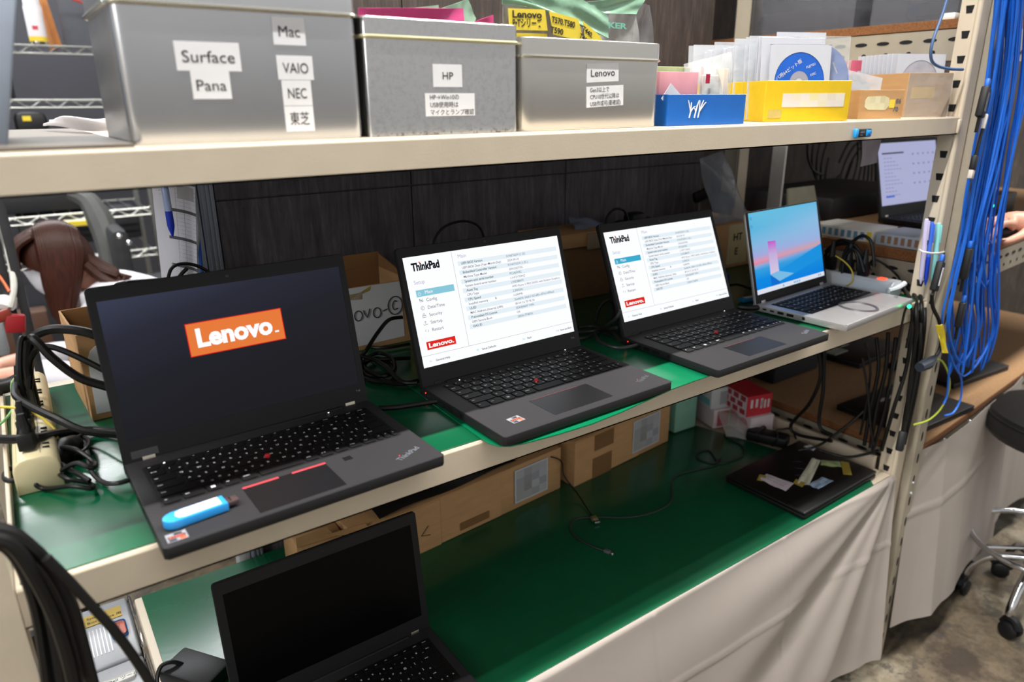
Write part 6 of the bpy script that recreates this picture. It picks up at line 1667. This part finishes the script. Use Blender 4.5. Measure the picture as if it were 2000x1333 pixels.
# ------------------------------------------------------------------ room behind, seen at the left
bgrey = mat('chair_grey', '#4C4D4B', .55, var=.05)
darkbox = mat('dark_box', '#15161B', .6, var=.1)
ws_ = thing('wire_shelving', 'chrome wire shelving with wavy edges in the room behind, left of the laptop rack', 'shelving', (0, 3.2, FZ))
def q3(name, mb, m):
    o = mb.done(name, m, ws_); o.matrix_local = Matrix.Translation((0, -3.2, -FZ)); return o
YS = 3.2
SX0, SX1 = -1.5, .35
wire = mat('shelf_wire', '#A9ABA6', .3, metal=.85, var=0)
for z in ((0.0793, 3.2, 0.6629)[2], (0.0391, 3.2, 0.4435)[2], (-0.071, 3.2, -0.0491)[2] , (0.2536, 3.2, -0.2468)[2]):
    b = MB()
    b.cyl((SX0, YS, z + .016), (SX1, YS, z + .016), .0042, 8).cyl((SX0, YS, z - .016), (SX1, YS, z - .016), .0042, 8)
    n = 36
    pts = []
    for k in range(n + 1):
        pts.append((SX0 + (SX1 - SX0) * k / n, YS, z + (.013 if k % 2 else -.013)))
    b.tube(pts, .0028, 6, 3)
    for k in range(30): x = SX0 + (SX1 - SX0) * (k + .5) / 30; b.cyl((x, YS, z + .017), (x, YS + .45, z + .017), .002, 5)
    b.cyl((SX0, YS + .45, z + .012), (SX1, YS + .45, z + .012), .004, 6)
    q3('wire_shelf', b, wire)
for x in (SX0, SX1):
    for y in (YS, YS + .45): q3('shelf_post', MB().cyl((x, y, FZ), (x, y, 1.3), .0127, 12), wire)
def sx(px, py, d=YS): return None
zA = (0.0793, 3.2, 0.6629)[2] + .02
xb = (0.0254, 3.25, 0.6804)
t = thing('spray_can', 'white spray can with a yellow band on the upper wire shelf', 'can', (xb[0], 3.25, zA))
MB().lathe([(0, 0), (.033, 0), (.034, .004), (.034, .014)], 24).done('bottom_rim', steel, t)
MB().lathe([(.034, .014), (.034, .034)], 24).done('yellow_band', mat('band_yellow', '#DFC33A', .4, var=0), t)
MB().lathe([(.034, .034), (.034, .15), (.031, .158), (.0305, .16), (.0305, .195), (.027, .2), (0, .2)], 24).done('body', mat('can_white', '#DAD6DA', .4, var=.04), t)
MB(TR((0, 0, 0), R(-100))).bb(.0338, .0346, -.01, .01, .06, .075).done('red_mark', redb, t)
xw = (0.0786, 3.25, 0.7437)
tag(MB(TR((xw[0] + .02, 3.3, zA), 0, 0, R(-7))).bb(-.012, .014, 0, .3, 0, .3, .002).done('wooden_board', mat('orange_wood', '#B5733A', .6, var=.15, scale=30)), 'orange wooden board leaning beside the spray can', 'board')
tag(MB(TR((xw[0] + .05, 3.35, zA), 0, R(8))).bb(0, .32, 0, .012, 0, .36, .004).done('slate_sheet', mat('panel_grey', '#5C6068', .5, var=.05)), 'slate grey sheet leaning on the upper wire shelf', 'sheet')
tag(MB().tube([(0.1788, 3.25, 0.875), (0.2495, 3.25, 0.8551)], .006, 6, 1, smooth=False).done('red_rod', mat('red_plastic', '#B5403A', .5)), 'thin red rod at the top of the grey panel', 'rod')
zB = (0.0391, 3.2, 0.4435)[2]
tag(MB().bb(-.62, -.1, 3.3, 3.6, zB + .02, zB + .2, .01).done('dark_case', darkbox), 'dark case on the second wire shelf', 'case')
zC = (-0.071, 3.2, -0.0491)[2]
tag(MB().bb(-.75, -.45, 3.25, 3.55, zC + .02, zC + .2, .01).done('dark_case', mat('teal_dark', '#1F3A44', .6, var=.3)), 'teal dark case on the third wire shelf', 'case')
tag(MB().bb(-.4, .1, 3.3, 3.55, zC + .02, zC + .12, .01).done('dark_case', darkbox), 'black device on the third wire shelf', 'case')
t = thing('dark_bag', 'black bag with a yellow tag on the third wire shelf', 'bag', (-0.0684, 3.2, 0.375))
MB().box((0, 0, -.03), (.12, .1, .14), None, .03).done('body', black, t); MB().bb(-.03, .0, -.055, -.051, 0, .02).done('yellow_tag', yel, t)
tag(MB().bb(-.36, -.1, 3.25, 3.5, (0.2536, 3.2, -0.2468)[2] + .02, (0.2536, 3.2, -0.2468)[2] + .05, .005).done('silver_case', mat('silver_case', '#8E8E8C', .4, metal=.4)), 'flat silver case on the lowest wire shelf', 'case')
tag(MB().bb(-.2, .3, 3.3, 3.55, (0.2536, 3.2, -0.2468)[2] + .06, (0.2536, 3.2, -0.2468)[2] + .2, .01).done('dark_case', darkbox), 'black case on the lowest wire shelf', 'case')
tag(MB().bb((-0.0238, 3.15, -0.0751)[0], (0.0636, 3.15, -0.0841)[0], 3.17, 3.25, (0.0183, 3.15, -0.0864)[2], (0.022, 3.15, -0.0659)[2]).done('yellow_strip', yel), 'yellow strip under the third wire shelf', 'strip')
# slotted dark posts and leads at the far left
ps = thing('slotted_posts', 'pair of dark slotted posts at the left edge of the photo beside the woman', 'frame', (-0.2476, 1.6582, -0.0221))
I3 = Matrix.Translation(-V((-0.2476, 1.6582, -0.0221)))
for px in ((-0.2678, 1.6726, -0.0219), (-0.2386, 1.6519, -0.0222)):
    o = MB().bb(px[0] - .011, px[0] + .011, px[1] - .01, px[1] + .01, FZ, 1.1, .002).done('post', mat('dark_post', '#3A3A3C', .4, metal=.5), ps); o.matrix_local = I3
o = MB().tube([(p[0], p[1] - .013, p[2]) for p in [(-0.2891, 1.6715, -0.0608), (-0.2751, 1.6627, -0.0584), (-0.2605, 1.6501, -0.0637)]], .02, 8, 2).done('white_band', white, ps); o.matrix_local = I3
cable('white_lead', [(-0.2468, 1.7034, 0.1505), (-0.2484, 1.6831, 0.0989), (-0.2455, 1.6596, 0.0472), (-0.2507, 1.6366, -0.0172), (-0.2689, 1.6281, -0.0687)], .008, mat('lead_white', '#BDBDB6', .4), 'white lead looping at the left edge beside the dark posts')
cable('orange_lead', [(-0.2794, 1.6584, 0.0176), (-0.2697, 1.6419, -0.0056), (-0.2631, 1.6282, -0.0275)], .004, mat('lead_orange', '#B5562A', .5), 'thin orange lead at the left edge above the white band')
t = thing('red_clip', 'red plastic clip hanging at the left edge beside the woman', 'clip', (-0.2657, 1.5853, -0.1041))
MB().box((0, 0, 0), (.045, .02, .05), TR((0, 0, 0), 0, 0, R(10)), .006).done('body', mat('clip_red', '#8A0F18', .5), t); MB().box((-.025, 0, .03), (.06, .018, .03), TR((0, 0, 0), 0, 0, R(-15)), .006).done('arm', mat('clip_orange', '#7E2A18', .5), t)
tag(MB().box((-0.2708, 2.7884, -0.4538), (.2, .1, .2), None, .01).done('brown_crate', mat('crate_brown', '#4A3020', .7)), 'brown crate at the left edge behind the red clip', 'crate')
tag(MB().box((-0.3117, 1.7661, -0.1831), (.03, .05, .1), None, .01).done('grey_bottle', mat('bottle_grey', '#7A7D80', .5)), 'grey container at the left edge below the red clip', 'container')
# work top in front of the woman
wt = thing('work_table', 'pale work table the woman leans over in the room behind', 'table', (-.95, 1.7, FZ))
MB().bb(-.55, .45, -.3, .32, .70, .725, .004).done('table_top', mat('work_top', '#6E675C', .5), wt)
for x in (-.5, .4):
    for y in (-.26, .28): MB().bb(x - .02, x + .02, y - .02, y + .02, 0, .7).done('leg', black, wt)

# chart with a pen, hung on the pale post
t = thing('wall_chart', 'curled paper chart with printed rows hanging at the left edge of the dark panel', 'chart', (-0.007, 0.7, 0.2437))
cO = V((-0.007, 0.7, 0.2437))
c00, c10, c11, c01 = [V(p) - cO for p in [(-0.0164, 0.74, 0.3138), (0.0415, 0.69, 0.3225), (0.0196, 0.69, 0.1341), (-0.0266, 0.74, 0.131)]]
def chart(u, v, off=0):
    p = c00.lerp(c10, u).lerp(c01.lerp(c11, u), v)
    p.y += -.02 * math.sin(PI * min(1, u * 1.1)) * (.4 + .6 * v) - off
    p.z -= .018 * u * u
    return p
MB().sheet(lambda u, v: chart(u, v), 16, 20, .0006).done('sheet', mat('chart_paper', '#D8D9E2', .8, var=.02), t)
b = MB()
for k in range(26):
    v = .06 + k * .036
    b.sheet(lambda u, w, v=v: chart(.03 + .97 * u, v + .002 * w, .0008), 10, 1)
for u0 in (.3, .5, .7, .9): b.sheet(lambda u, w, u0=u0: chart(u0 + .006 * u, .05 + .95 * w, .0008), 1, 16)
b.done('ruled_line', mat('rule_grey', '#8A8C98', .8, var=0), t, ang=0)
b = MB()
for v in (.235, .49, .745): b.sheet(lambda u, w, v=v: chart(.28 + .72 * u, v + .028 * w, .0012), 10, 2)
b.done('grey_bar', mat('bar_grey', '#55565A', .8, var=0), t, ang=0)
b = MB()
for k in range(25):
    v = .075 + k * .036
    b.sheet(lambda u, w, v=v: chart(.06 + .13 * u, v + .008 * w, .001), 2, 1)
b.done('row_number', mat('row_grey', '#A2A3AC', .8, var=0), t, ang=0)
b = MB(); b.sheet(lambda u, w: chart(.55 + .4 * u, .02 + .12 * w, .0014), 4, 3); b.done('grey_patch', mat('patch_grey', '#AEACB0', .8, var=0), t, ang=0)
pen('blue ballpoint pen hanging in front of the paper chart', (-0.0177, 0.62, 0.3181), (-0.0176, 0.62, 0.2487), .0056, mat('pen_clear', '#A9BEE8', .15, var=0), mat('pen_grip_blue', '#1238C8', .5, var=0))
cable('grey_lead', [(0.0412, 0.722, 0.307), (0.0429, 0.722, 0.2717), (0.0416, 0.722, 0.2268), (0.0361, 0.722, 0.2), (0.0258, 0.722, 0.1643), (0.0209, 0.722, 0.1415)], .0045, mat('lead_grey', '#9FA3A2', .45), 'pale grey lead running down beside the paper chart')
cable('blue_lead', [(0.0403, 0.725, 0.2849), (0.0414, 0.725, 0.2446), (0.0414, 0.725, 0.2081), (0.0392, 0.725, 0.1619), (0.0387, 0.725, 0.1336)], .003, bluec, 'blue lead behind the pale grey one beside the paper chart')

# office chair behind the woman
ch = thing('office_chair', 'dark grey office chair with a curved back frame behind the woman', 'chair', (0.0978, 2.6646, -0.2802))
cO = V((0.0978, 2.6646, -0.2802)); I4 = Matrix.Translation(-cO)
def q4(name, mb, m):
    o = mb.done(name, m, ch); o.matrix_local = I4; return o
q4('back_frame', MB().tube([(0.0069, 2.882, 0.0891), (0.0568, 2.8347, 0.0603), (0.0831, 2.7842, -0.0168), (0.0925, 2.7397, -0.108), (0.0846, 2.7076, -0.1991), (0.0607, 2.6826, -0.3001)], .05, 10, 6, radii=[.03, .04, .052, .05, .04, .03]), bgrey)
q4('backrest', MB().box((0.1173, 2.7573, -0.1792), (.06, .44, .3), None, .025), mat('chair_mesh', '#222325', .8))
sp = (0.1555, 2.6628, -0.2798)
q4('seat', MB().box((sp[0] + .02, sp[1], sp[2] - .05), (.46, .48, .09), None, .035, 3), mat('chair_pad', '#37383A', .75))
q4('column', MB().cyl((sp[0], sp[1], FZ + .1), (sp[0], sp[1], sp[2] - .09), .03, 12), black)
b = MB()
for k in range(5): a = k * 2 * PI / 5; b.tube([(sp[0], sp[1], FZ + .12), (sp[0] + .28 * math.cos(a), sp[1] + .28 * math.sin(a), FZ + .06)], .02, 8, 1, smooth=False); b.sphere((sp[0] + .28 * math.cos(a), sp[1] + .28 * math.sin(a), FZ + .03), .03, 10)
q4('star_base', b, black)
for p, l_ in (((0.1086, 2.483, -0.045), 'upper'), ((0.1344, 2.4546, -0.0697), 'lower')):
    tag(MB().sphere(p, .012, 10).done('chrome_knob', steel), 'small bright knob beside the curved chair frame, %s one' % l_, 'knob')

# ------------------------------------------------------------------ people
skin = mat('skin', '#C48E77', .5, var=.06, scale=60)
nailm = mat('nail', '#D3A592', .3, var=0)
coat_m = mat('white_coat', '#D2D0D6', .85, var=.03, scale=12, bump=.15, bscale=14)
hair_m = mat('brown_hair', '#35190F', .5, spec=.25, var=.35, scale=30, stretch=(6, 6, .6))
trous = mat('dark_trousers', '#1C1D22', .8)
def skinned(name, verts, edges, radii, m, parent=None, sub=2, root=0):
    me = bpy.data.meshes.new(name)
    me.from_pydata([tuple(v) for v in verts], edges, [])
    o = bpy.data.objects.new(name, me); COL.objects.link(o)
    md = o.modifiers.new('skin', 'SKIN'); md.use_smooth_shade = True
    if not me.skin_vertices: 
        me.attributes.new  # layer is created with the modifier below
    bm = bmesh.new(); bm.from_mesh(me)
    ly = bm.verts.layers.skin.verify()
    bm.verts.ensure_lookup_table()
    for i, r in enumerate(radii):
        d_ = bm.verts[i][ly]; d_.radius = (r, r) if not isinstance(r, tuple) else r; d_.use_root = (i == root)
    bm.to_mesh(me); bm.free()
    ss = o.modifiers.new('sub', 'SUBSURF'); ss.levels = sub; ss.render_levels = sub
    dg = bpy.context.evaluated_depsgraph_get()
    me2 = bpy.data.meshes.new_from_object(o.evaluated_get(dg))
    bpy.data.objects.remove(o)
    for p in me2.polygons: p.use_smooth = True
    me2.materials.clear(); me2.materials.append(m)
    return link(name, me2, parent)
def limb_tree(chains):
    """chains: list of (start index or None, [(point, radius), ...]); returns verts, edges, radii"""
    vs, es, rs = [], [], []
    for st, pts in chains:
        prev = st
        for p, r in pts:
            vs.append(p); rs.append(r); i = len(vs) - 1
            if prev is not None: es.append((prev, i))
            prev = i
    return vs, es, rs

def hand_chains(st, wrist, fdir, side, nrm, s=1.0, curl=.5, spread=1.0):
    """fdir: towards fingertips, side: towards the thumb, nrm: back of the hand"""
    f, sd, n = V(fdir).normalized(), V(side).normalized(), V(nrm).normalized()
    W = V(wrist)
    P = lambda a, b, c: W + f * a * s + sd * b * s + n * c * s
    ch = []
    return P, f, sd, n

# the woman in a white coat, leaning to the left
HC_ = V((-0.1198, 2.14, -0.0454))
w_ = thing('person', 'woman in a white coat and white face mask bending over in the room behind', 'person', (HC_.x, HC_.y, FZ))
IW = Matrix.Translation((-HC_.x, -HC_.y, -FZ))
def qw(o):
    o.matrix_local = IW; return o
h0 = HC_
neck = h0 + V((.085, .015, -.075)); chest = h0 + V((.175, .03, -.155)); belly = h0 + V((.31, .03, -.27)); pelv = h0 + V((.42, .03, -.42))
shL, shR = h0 + V((.1, -.14, -.165)), h0 + V((.13, .19, -.165))
elL, elR = h0 + V((.03, -.18, -.38)), h0 + V((.03, .2, -.40))
wrL, wrR = h0 + V((-.2, -.13, -.325)), h0 + V((-.2, .12, -.36))
chains = [(None, [(pelv, .115), (belly, .105), (chest, .115), (neck + V((.03, .0, -.03)), .06), (neck, .05), (h0 + V((.02, 0, -.05)), .055)]),
          (2, [(shL, .06), ((shL + elL) / 2, .05), (elL, .042), ((elL + wrL) / 2, .04), (wrL, .03)]),
          (2, [(shR, .06), ((shR + elR) / 2, .05), (elR, .042), ((elR + wrR) / 2, .04), (wrR, .03)]),
          (0, [(pelv + V((-.03, -.1, -.03)), .095), (pelv + V((-.24, -.12, .0)), .08), (pelv + V((-.44, -.12, .0)), .062), (pelv + V((-.44, -.12, -.24)), .055), (V((pelv.x - .42, pelv.y - .12, FZ + .07)), .042), (V((pelv.x - .54, pelv.y - .12, FZ + .035)), .035)]),
          (0, [(pelv + V((-.03, .1, -.03)), .095), (pelv + V((-.24, .12, .0)), .08), (pelv + V((-.44, .12, .0)), .062), (pelv + V((-.44, .12, -.24)), .055), (V((pelv.x - .42, pelv.y + .12, FZ + .07)), .042), (V((pelv.x - .54, pelv.y + .12, FZ + .035)), .035)])]
# hands: palm then five fingers each
def add_hand(chains, wr, wi, f, sd, n, s):
    f, sd, n = V(f).normalized(), V(sd).normalized(), V(n).normalized()
    base = sum(len(c[1]) for c in chains)
    pal = wr + f * .045 * s
    chains.append((wi, [(pal, .026 * s), (wr + f * .085 * s, .021 * s)]))
    k = base + 1
    for j, (b_, L_) in enumerate(((.027, .07), (.009, .078), (-.009, .072), (-.026, .056))):
        r0 = wr + f * .09 * s + sd * b_ * s
        chains.append((k, [(r0, .0098 * s), (r0 + f * L_ * .45 * s - n * .006 * s, .0088 * s), (r0 + f * L_ * .78 * s - n * .024 * s, .008 * s), (r0 + f * L_ * .92 * s - n * .04 * s, .0068 * s)]))
    t0 = wr + f * .035 * s + sd * .026 * s
    chains.append((base, [(t0, .0125 * s), (t0 + f * .03 * s + sd * .02 * s - n * .008 * s, .0105 * s), (t0 + f * .058 * s + sd * .022 * s - n * .016 * s, .0085 * s)]))
    return chains
iL = 6 + 4; iR = 6 + 5 + 4
chains = add_hand(chains, wrL, iL, (-1, .1, .0), (0, 1, 0), (0, 0, 1), .92)
chains = add_hand(chains, wrR, iR, (-1, -.2, .0), (0, -1, 0), (0, 0, 1), .92)
vs, es, rs = limb_tree(chains)
body = qw(skinned('body', vs, es, rs, skin, w_, 2))
# head with nose, brow, ear
hb = MB(TR(h0, R(-8), 0, R(-22)))
hb.sphere((0, 0, 0), .09, 28, (.98, .78, 1.16))
hd = bmesh.ops.create_uvsphere(hb.bm, u_segments=12, v_segments=8, radius=.017, matrix=hb.M @ Matrix.Translation((-.089, 0, -.02)) @ Matrix.Diagonal((.9, .7, 1.3, 1)))
for sy in (-1, 1):
    hb.sphere((.01, sy * .069, -.01), .024, 12, (.7, .3, 1.1))
    hb.sphere((-.076, sy * .028, .004), .012, 12, (.5, 1, .6))
qw(hb.done('head', skin, w_))
# mask: curved shell over nose and chin
def mask(u, v):
    a = (u - .5) * 2.3; z = .012 - .115 * v
    r = .083 + .02 * math.exp(-((u - .5) / .22) ** 2) * (1 - .3 * abs(v - .35))
    rr = r * (1 - .35 * max(0, v - .6))
    return V((-rr * math.cos(a) * 1.06, rr * math.sin(a) * .84, z + .02 * abs(u - .5) * (1 if v < .5 else -1) * -1))
mk = MB(TR(h0, R(-8), 0, R(-22)))
mk.sheet(mask, 22, 12, .002)
qw(mk.done('face_mask', mat('mask_white', '#D2D4DC', .8, var=.03, bump=.2, bscale=60), w_))
st = MB(TR(h0, R(-8), 0, R(-22)))
for sy in (-1, 1):
    st.tube([(-.035, sy * .082, .0), (-.005, sy * .084, .012), (.014, sy * .08, .006)], .0016, 6, 3).tube([(-.03, sy * .078, -.075), (-.0, sy * .082, -.04), (.014, sy * .08, -.012)], .0016, 6, 3)
qw(st.done('mask_strap', white, w_))
eb = MB(TR(h0, R(-8), 0, R(-22)))
for sy in (-1, 1): eb.sphere((-.084, sy * .028, .006), .006, 10, (.6, 1, .7))
qw(eb.done('eye', port, w_))
# hair: cap with fringe, and long strands falling over the shoulder
hh = MB(TR(h0, R(-8), 0, R(-22)))
def cap(u, v):
    a = -PI + 2 * PI * u; t_ = v * (1.62 + .45 * (.5 + .5 * math.cos(a))) if True else 0
    ph_ = v * (1.12 + .75 * (.5 + .5 * math.cos(a)) + .45 * math.sin(a) ** 2)
    k = 1.13 + .012 * math.sin(26 * a) * v
    return V((.09 * k * math.sin(ph_) * math.cos(a), .072 * k * math.sin(ph_) * math.sin(a), .106 * k * math.cos(ph_)))
hh.sheet(cap, 60, 18, .004)
qw(hh.done('hair', hair_m, w_))
hs = MB()
rnd = random.Random(4)
for k in range(60):
    sgn = -1 if k < 40 else 1
    a = -.045 + .115 * ((k * 7) % 40) / 40 + rnd.uniform(-.004, .004)     # fore and aft place of the root
    cap_y = .082 * math.sqrt(max(.05, 1 - (a / .112) ** 2))
    sq_ = math.sqrt(max(.05, 1 - (a / .106) ** 2))
    pts = [h0 + V((a * .95, sgn * .085 * sq_ * math.sin(t_), .125 * sq_ * math.cos(t_))) for t_ in (.06, .45, .9, 1.35)]
    ln_ = .165 + .05 * rnd.random()
    pts += [h0 + V((a * .75 - .012, sgn * (.088 * sq_ + .006), -.065)), h0 + V((a * .42 - .03, sgn * (.084 * sq_ + .004) - .01 * (a > .03), -ln_))]
    hs.tube(pts, .014, 6, 4, radii=[.006, .012, .013, .014, .014, .004])
for k in range(16):
    p0 = h0 + V((.07, rnd.uniform(-.07, .05), .03 - .05 * rnd.random()))
    e_ = rnd.random()
    hs.tube([p0, p0 + V((.035, -.01, -.045)), p0 + V((.085, -.03, -.075 - .01 * e_)), h0 + V((.15 + .05 * e_, -.06 - .03 * e_, -.06 - .012 * e_))], .014, 6, 4, radii=[.016, .017, .011, .003])
for k in range(10):
    y = -.06 + .0133 * k
    p0 = h0 + V((-.06, y, .09)); hs.tube([p0, p0 + V((-.045, 0, -.03)), p0 + V((-.052, 0, -.075)), p0 + V((-.045, .002, -.1))], .009, 6, 3, radii=[.011, .012, .008, .003])
qw(hs.done('hair_strand', hair_m, w_))
# coat: torso and sleeves a little larger than the body, open at hands and neck
cch = [(None, [(pelv + V((0, 0, -.03)), .155), (belly, .15), (chest, .155), (neck + V((.06, .005, -.045)), .085)]),
       (2, [(shL, .1), ((shL + elL) / 2, .08), (elL, .072), ((elL + wrL) / 2, .064), (wrL + V((.02, 0, 0)), .046)]),
       (2, [(shR, .078), ((shR + elR) / 2, .068), (elR, .064), ((elR + wrR) / 2, .058), (wrR + V((.02, 0, 0)), .046)]),
       (0, [(pelv + V((-.2, -.06, -.02)), .12), (pelv + V((-.34, -.08, -.03)), .1)])]
vs, es, rs = limb_tree(cch)
qw(skinned('white_coat', vs, es, rs, coat_m, w_, 2))
qw(MB().tube([neck + V((.035 + .05 * math.cos(a * PI / 8), .055 * math.sin(a * PI / 8), -.045 + .028 * math.cos(a * PI / 8))) for a in range(16)], .012, 8, 2, closed=True).done('collar', coat_m, w_))
tch = [(None, [(pelv, .13), (pelv + V((-.04, -.1, -.03)), .11), (pelv + V((-.24, -.12, .0)), .092), (pelv + V((-.44, -.12, .0)), .075), (pelv + V((-.44, -.12, -.24)), .068), (V((pelv.x - .42, pelv.y - .12, FZ + .09)), .058)]),
       (0, [(pelv + V((-.04, .1, -.03)), .11), (pelv + V((-.24, .12, .0)), .092), (pelv + V((-.44, .12, .0)), .075), (pelv + V((-.44, .12, -.24)), .068), (V((pelv.x - .42, pelv.y + .12, FZ + .09)), .058)])]
vs, es, rs = limb_tree(tch)
qw(skinned('trousers', vs, es, rs, trous, w_, 2))
t = thing('stool', 'dark stool under the woman in the white coat', 'stool', (pelv.x, pelv.y, FZ))
zs_ = pelv.z - .185 - FZ
MB().lathe([(0, zs_ - .06), (.18, zs_ - .06), (.19, zs_ - .03), (.18, zs_), (0, zs_)], 24).done('seat', black, t)
MB().cyl((0, 0, .05), (0, 0, zs_ - .05), .03, 12).done('column', black, t)
MB().lathe([(0, 0), (.2, 0), (.2, .02), (.03, .05), (0, .05)], 24).done('foot_plate', black, t)

# right hand on a mouse at the right edge
wr = V((1.9, .095, .135))
hp = thing('person', 'bare hand and forearm resting on a black computer mouse by the yellow note pad', 'person', wr)
f, sd, n = V((-.93, .3, -.1)).normalized(), V((-.3, -.93, .05)).normalized(), V((-.1, .05, 1)).normalized()
ch_ = [(None, [(wr + V((.42, -.18, -.02)), .045), (wr + V((.22, -.09, -.01)), .042), (wr + V((.08, -.03, .0)), .034), (wr, .029), (wr + f * .045 + n * .008, .031), (wr + f * .08 + n * .012, .026)])]
pidx = 5
for (b_, L_, dr) in ((.03, .078, .0), (.01, .085, .004), (-.011, .08, .004), (-.031, .062, -.002)):
    r0 = wr + f * .088 + sd * b_ + n * (.014 + dr)
    ch_.append((pidx, [(r0, .0105), (r0 + f * L_ * .42 + n * .006, .0095), (r0 + f * L_ * .74 - n * .012, .0086), (r0 + f * L_ * .95 - n * .03, .0072)]))
t0 = wr + f * .03 + sd * .032 - n * .004
ch_.append((4, [(t0, .0145), (t0 + f * .04 + sd * .012 - n * .012, .0118), (t0 + f * .075 + sd * .01 - n * .02, .0102), (t0 + f * .098 + sd * .006 - n * .022, .0085)]))
vs, es, rs = limb_tree([(a, [(p - wr, r) for p, r in c]) for a, c in ch_])
skinned('hand', vs, es, rs, skin, hp, 2)
b = MB()
for (b_, L_, dr) in ((.03, .078, .0), (.01, .085, .004), (-.011, .08, .004), (-.031, .062, -.002)):
    p = f * (.088 + L_ * .9) + sd * b_ + n * (.014 + dr - .0175)
    b.sphere(p, .0055, 10, (1, .8, .35), frame((0, 0, 0), f, sd, n))
b.sphere(t0 - wr + f * .094 + sd * .008 - n * .014, .006, 10, (1, .8, .35), frame((0, 0, 0), f, sd, n))
b.done('fingernail', nailm, hp)
vs, es, rs = limb_tree([(None, [(V((.52, -.22, -.03)), .064), (V((.4, -.17, -.02)), .06), (V((.27, -.11, -.012)), .054)])])
skinned('sleeve', vs, es, rs, mat('sleeve_dark', '#2B2C31', .85), hp, 2)
t = thing('computer_mouse', 'black computer mouse under the hand at the right edge', 'mouse', M=TR((1.825, .125, zb2 + .013), R(162)))
MB().sphere((0, 0, .012), .055, 24, (1, .58, .42)).done('body', black, t)
MB().cyl((.028, -.003, .031), (.028, .003, .031), .007, 12).done('scroll_wheel', cabg, t)

# ------------------------------------------------------------------ light and camera
def area(name, loc, sx, sy, power, rot=(0, 0, 0), col=(1, 1, 1)):
    l = bpy.data.lights.new(name, 'AREA'); l.shape = 'RECTANGLE'; l.size = sx; l.size_y = sy; l.energy = power; l.color = col
    o = bpy.data.objects.new(name, l); COL.objects.link(o); o.location = loc; o.rotation_euler = rot
    return o
area('aisle_tube_light', (.9, -.28, 3.0), 8.0, .05, 540, col=(1, .97, .93))
area('far_aisle_light', (.5, -1.7, 2.05), 5.0, .1, 3, col=(1, .97, .93))
area('back_room_light', (-.9, 1.5, 2.05), .08, 2.2, 20, col=(.96, .98, 1))
area('back_room_light', (-.4, 3.9, 2.1), 3.2, .6, 210, col=(.96, .98, 1))
area('next_aisle_light', (-3.6, -.9, 1.5), 1.6, .5, 45, (0, -R(82), 0), (.97, .98, 1))
w = bpy.data.worlds.new('World'); SC.world = w; w.use_nodes = True
# the wide hall around: rows of far lamps low over the aisle, dimmer floor and roof
wt_ = w.node_tree; bg = wt_.nodes['Background']
tc_ = wt_.nodes.new('ShaderNodeTexCoord'); sp_ = wt_.nodes.new('ShaderNodeSeparateXYZ'); ma_ = wt_.nodes.new('ShaderNodeMath'); ra_ = wt_.nodes.new('ShaderNodeValToRGB')
ma_.operation = 'MULTIPLY_ADD'; ma_.inputs[1].default_value = .5; ma_.inputs[2].default_value = .5
wt_.links.new(tc_.outputs['Generated'], sp_.inputs[0]); wt_.links.new(sp_.outputs[2], ma_.inputs[0]); wt_.links.new(ma_.outputs[0], ra_.inputs[0]); wt_.links.new(ra_.outputs[0], bg.inputs[0])
el_ = ra_.color_ramp.elements
el_[0].position, el_[0].color = 0, (.1, .095, .09, 1)
el_[1].position, el_[1].color = 1, (.16, .165, .17, 1)
for p_, c_ in ((.42, (.34, .33, .32, 1)), (.47, (.7, .7, .71, 1)), (.55, (.94, .93, .92, 1)), (.76, (.83, .83, .83, 1)), (.86, (.22, .23, .24, 1))):
    k_ = el_.new(p_); k_.color = c_
bg.inputs[1].default_value = .85
cam = bpy.data.cameras.new('Camera'); co = bpy.data.objects.new('Camera', cam); COL.objects.link(co)
cam.sensor_width = 36; cam.lens = 1382.57 / 2000 * 36; cam.clip_start = .02
cam.dof.use_dof = True; cam.dof.focus_distance = 1.15; cam.dof.aperture_fstop = 3.5
tl, yw, ro = R(18.7119), R(35.2447), R(-.443)
f = V((math.sin(yw) * math.cos(tl), math.cos(yw) * math.cos(tl), -math.sin(tl)))
r_ = V((math.cos(yw), -math.sin(yw), 0)); u_ = r_.cross(f)
rr, uu = r_ * math.cos(ro) + u_ * math.sin(ro), u_ * math.cos(ro) - r_ * math.sin(ro)
co.matrix_world = frame((-.22737, -.62107, .43906), rr, uu, -f)
SC.camera = co
vs_ = SC.view_settings
vs_.view_transform = 'Standard'; vs_.look = 'None'; vs_.gamma = 1; vs_.use_curve_mapping = False; vs_.exposure = -.12
SC.cycles.use_denoising = True
SC.cycles.max_bounces = 8; SC.cycles.transparent_max_bounces = 12
